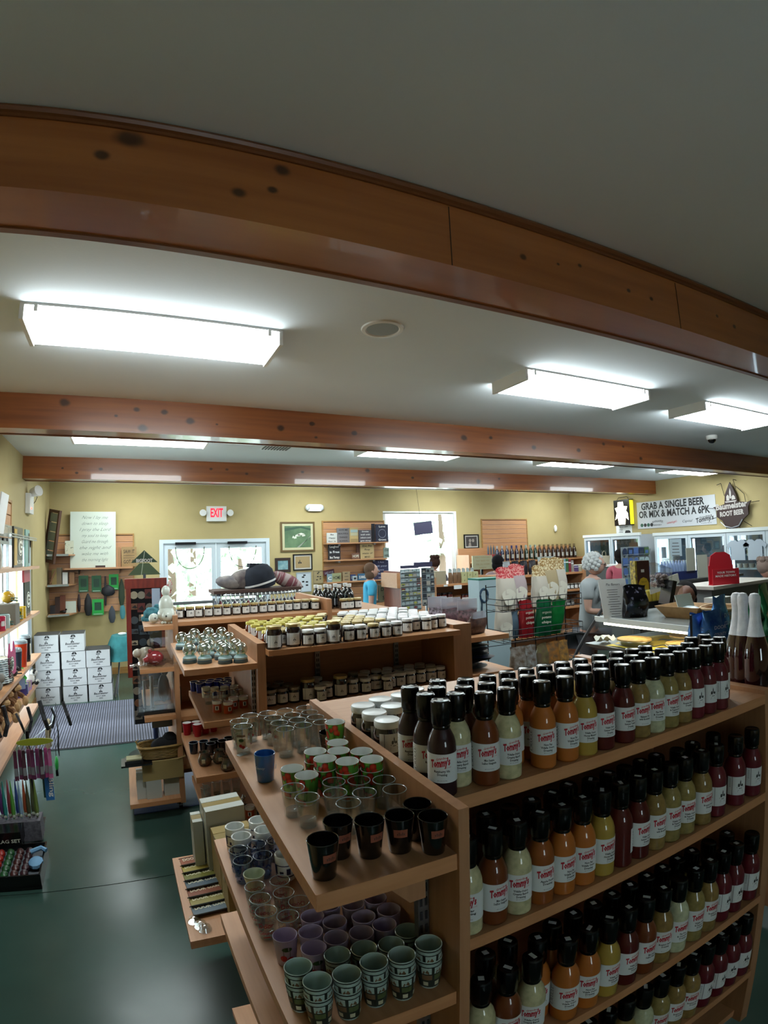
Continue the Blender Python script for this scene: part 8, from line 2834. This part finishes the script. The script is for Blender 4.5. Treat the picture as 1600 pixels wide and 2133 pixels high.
def person(lb, loc, rz, H, skin, shirt, pants, hair, hairstyle, arms, glasses=False, build=1.0, lean=0, sleeves='short', name='person', headturn=0, stripes=None):
    """Standing figure facing -Y locally. H height; arms: (elbow, wrist) offsets for the left and right side."""
    t = thing(name, lb, 'person', loc, rz)
    u = H / 7.5
    hip, knee, ank = .5 * H, .275 * H, .045 * H
    sh = .815 * H
    L_ = lambda z: -lean * max(0, z - hip)
    nk, hd = .85 * H, .93 * H
    bw = .105 * H * build
    # continuous body
    pts = [(0, 0, hip), (0, L_(.62 * H), .62 * H), (0, L_(.73 * H), .73 * H), (0, L_(sh), sh - .01), (0, L_(nk) - .005, nk), (0, L_(nk) - .012, nk + .03)]
    ed = [(0, 1), (1, 2), (2, 3), (3, 4), (4, 5)]
    rad = [(.095 * H * build, .065 * H), (.08 * H * build, .058 * H), (.088 * H * build, .062 * H), (.075 * H, .045 * H), .032 * H, .03 * H]
    wr = []
    for s, (e, w_) in zip((-1, 1), arms):
        k = len(pts)
        S0 = (s * bw, L_(sh), sh - .015)
        E = (s * bw + s * e[0], L_(sh) + e[1], sh - .015 + e[2])
        W = (E[0] + w_[0] * s, E[1] + w_[1], E[2] + w_[2])
        pts += [S0, E, W]
        ed += [(3, k), (k, k + 1), (k + 1, k + 2)]
        rad += [.031 * H * build**.5, .022 * H * build**.5, .0155 * H]
        wr.append((E, W))
    for s in (-1, 1):
        k = len(pts)
        pts += [(s * .05 * H, 0, hip - .03), (s * .055 * H, .005, knee), (s * .058 * H, .015, ank), (s * .062 * H, -.09 * H, .022 * H)]
        ed += [(0, k), (k, k + 1), (k + 1, k + 2), (k + 2, k + 3)]
        rad += [.052 * H, .034 * H, .022 * H, .02 * H]
    skin_mesh('body', pts, ed, rad, skin, t)
    # head with face
    hx, hy, hz = 0, L_(hd) - .02, hd
    Rm = Matrix.Translation((hx, hy, hz)) @ Matrix.Rotation(headturn, 4, 'Z')
    b = MB(skin)
    b.T = Rm
    b.ball((0, 0, 0), .5 * u, 20, .76, .88, 1)
    b.ball((0, -.08 * u, -.22 * u), .3 * u, 14, .85, .9, .8)
    part('head', b, t)
    b = MB(skin)
    b.T = Rm
    b.tube([(0, -.4 * u, .06 * u), (0, -.5 * u, -.08 * u), (0, -.44 * u, -.12 * u)], [.04 * u, .065 * u, .05 * u], 8)
    part('nose', b, t)
    for s in (-1, 1):
        b = MB(skin)
        b.T = Rm
        b.ball((s * .385 * u, .03 * u, -.02 * u), .1 * u, 8, .4, .8, 1.2)
        part('ear', b, t)
        b = MB(mat('eye_white', 'c9c9c4', .3))
        b.T = Rm
        b.ball((s * .15 * u, -.395 * u, .02 * u), .055 * u, 8, 1, .6, .7)
        b.m = INK
        b.ball((s * .15 * u, -.425 * u, .02 * u), .026 * u, 6)
        part('eye', b, t)
    b = MB(mat('lips', '7a3f3a', .5))
    b.T = Rm
    b.ball((0, -.37 * u, -.25 * u), .1 * u, 8, 1.2, .5, .28)
    part('mouth', b, t)
    # hair
    hm_ = mottled('hair_' + hair, hair, hair, 30, .85, bump=.3)
    hm_.node_tree.nodes['Principled BSDF'].inputs['Specular IOR Level'].default_value = .15
    b = MB(hm_)
    b.T = Rm
    if hairstyle == 'short':
        b.ball((0, .12 * u, .12 * u), .51 * u, 18, .82, .86, .9)
        b.ball((0, .2 * u, -.1 * u), .42 * u, 14, .85, .75, 1)
    elif hairstyle == 'white':
        for k in range(60):
            a, c = k * 2.4, math.acos(1 - 1.55 * k / 60)
            q = Vector((.4 * u * math.cos(a) * math.sin(c), .1 * u + .44 * u * math.sin(a) * math.sin(c), .06 * u + .47 * u * math.cos(c)))
            if q.y > -.18 * u or q.z > .3 * u:
                b.ball(q, .13 * u, 7)
    elif hairstyle == 'bob':
        b.ball((0, .14 * u, .12 * u), .52 * u, 18, .86, .86, .92)
        b.ball((0, .16 * u, -.22 * u), .5 * u, 16, .92, .72, .9)
    elif hairstyle == 'bun':
        b.ball((0, .12 * u, .12 * u), .51 * u, 18, .84, .86, .9)
        for k in range(12):
            b.ball((.2 * u * math.cos(k * .9), .2 * u + .15 * u * math.sin(k * 1.7), .42 * u + .1 * u * math.sin(k * 2.1)), .2 * u, 8)
    elif hairstyle == 'long':
        b.ball((0, .15 * u, .12 * u), .53 * u, 18, .88, .88, .94)
        b.ball((0, .25 * u, -.2 * u), .55 * u, 16, .85, .75, 1.0)
    part('hair', b, t)
    if glasses:
        b = MB(DARKM)
        b.T = Rm
        for s in (-1, 1):
            b.tube([(s * .15 * u + .09 * u * math.cos(a), -.46 * u, .02 * u + .07 * u * math.sin(a)) for a in [k * PI / 6 for k in range(12)]], .008 * u * 1.2, 4, True)
            b.tube([(s * .24 * u, -.45 * u, .03 * u), (s * .39 * u, -.1 * u, .03 * u), (s * .39 * u, .08 * u, .0)], .01 * u, 4)
        part('glasses', b, t)
    # shirt: a slightly larger surface over trunk and upper arms
    sm_ = mat('shirt_' + shirt, shirt, .85)
    g = .008
    pts2 = pts[:4]
    pts2 = [(0, 0, hip - .045)] + [pts[1], pts[2], pts[3]]
    ed2 = [(0, 1), (1, 2), (2, 3)]
    rad2 = [(.1 * H * build + g, .075 * H), (.085 * H * build + g, .066 * H), (.094 * H * build + g, .07 * H), (.079 * H + g, .05 * H)]
    for s, (E, W) in zip((-1, 1), wr):
        k = len(pts2)
        S0 = Vector((s * bw, L_(sh), sh - .015))
        E_ = Vector(E)
        pts2.append(tuple(S0))
        ed2.append((3, k))
        rad2.append(.037 * H * build**.5)
        if sleeves == 'short':
            pts2.append(tuple(S0 + (E_ - S0) * .62))
            ed2.append((k, k + 1))
            rad2.append(.036 * H * build**.5)
        else:
            pts2 += [tuple(E_), tuple(E_ + (Vector(W) - E_) * .86)]
            ed2 += [(k, k + 1), (k + 1, k + 2)]
            rad2 += [.03 * H, .024 * H]
    skin_mesh('shirt', pts2, ed2, rad2, sm_, t)
    pm = mat('trousers_' + pants, pants, .9)
    pts3, ed3, rad3 = [(0, 0, hip - .0)], [], [(.1 * H * build, .073 * H)]
    for s in (-1, 1):
        k = len(pts3)
        pts3 += [(s * .052 * H, 0, hip - .06), (s * .055 * H, .005, knee), (s * .058 * H, .012, ank + .02)]
        ed3 += [(0, k), (k, k + 1), (k + 1, k + 2)]
        rad3 += [.06 * H, .043 * H, .032 * H]
    skin_mesh('trousers', pts3, ed3, rad3, pm, t)
    for s in (-1, 1):
        b = MB(mat('shoe_dark', '1c1a1a', .6)).ball((s * .06 * H, -.035 * H, .03), .05, 12, .95, 2.6 * H / 1.7, .6)
        part('shoe', b, t)
    for (E, W) in wr:
        hand(t, W, Vector(W) - Vector(E), skin, H / 1.72)
    return t


dn = ((.02, .02, -.28), (.0, -.06, -.24))            # arm hanging
fw = ((.03, .0, -.27), (-.02, -.22, .0))             # forearm forward
q = at(765, 1235, Y=7.4)
person('person in a bright blue T-shirt with grey-brown bob, turned right', (q.x, 7.35, 0), 1.25, 1.58, SKIN, '3f9fc4', '3a3f4a', '5a4638', 'bob', (dn, fw), build=1.15, lean=.06)
q = at(1236, 1220, Y=4.2)
t = person('white-haired person with glasses in a pale grey printed shirt', (q.x, 4.3, 0), .55, 1.66, SKIN, '8f9698', '3a3d44', 'b4b8b8', 'white', (fw, ((.05, -.02, -.25), (-.04, -.2, .03))), True, 1.3, .12, headturn=.3)
g = MB(mat('tree_print', '3a3a3e', .8))
for k in range(11):
    x = -.15 + k * .03
    h = .03 + .025 * ((k * 7) % 3)
    g.add([(x - .014, -.15, 1.19), (x + .014, -.15, 1.19), (x, -.152, 1.2 + h)], [(0, 1, 2)])
g.box(-.16, .16, -.151, -.148, 1.165, 1.19).box(-.16, .16, -.15, -.147, 1.05, 1.07)
part('shirt_print', g, t)
q = at(1037, 1180, Y=7.0)
person('person with black hair and pale mauve top seen from behind', (q.x, 7.0, 0), 2.7, 1.63, SKIN, '7d6a6c', '2c2c34', '100e12', 'bob', (dn, fw))
q = at(932, 1172, Y=7.5)
person('person with curly brown hair bun below the window', (q.x, 7.9, 0), 2.9, 1.63, SKIN, '5c5a62', '2c2c34', '3a2620', 'bun', (dn, dn))
q = at(1292, 1160, Y=6.0)
person('person with dark hair and pink top behind the postcards', (q.x, 6.0, 0), 2.2, 1.66, SKIN, 'a85060', '2c2c34', '14100f', 'short', (fw, dn))
q = at(1434, 1238, Y=2.75)
person('girl with dark hair in a bright pink T-shirt behind the bakery case', (q.x, 2.78, 0), -.9, 1.43, SKIND, 'c43a78', '2a2c3a', '0e0b0c', 'long', (((.03, .02, -.22), (-.04, -.17, .02)), ((.03, .02, -.22), (-.02, -.15, -.08))), lean=.12)
q = at(1590, 1200, Y=3.2)
t = person('person in a striped maroon sweater with fur collar at right frame edge', (q.x + .05, 3.25, 0), .8, 1.52, SKIN, '5c1f38', '2a2c3a', '7a6a62', 'bun', (((.05, .0, -.24), (.0, -.16, .03)), fw), sleeves='long', build=1.15, lean=.08)
for z in (1.05, 1.12, 1.19):
    part('stripe', MB(mat('stripe_rose', '8a5a68', .9)).lathe([(.168, z), (.172, z + .005), (.168, z + .012)], 20, (0, -.03, 0), True, 1, .72), t)


print('objects', len(S.objects))
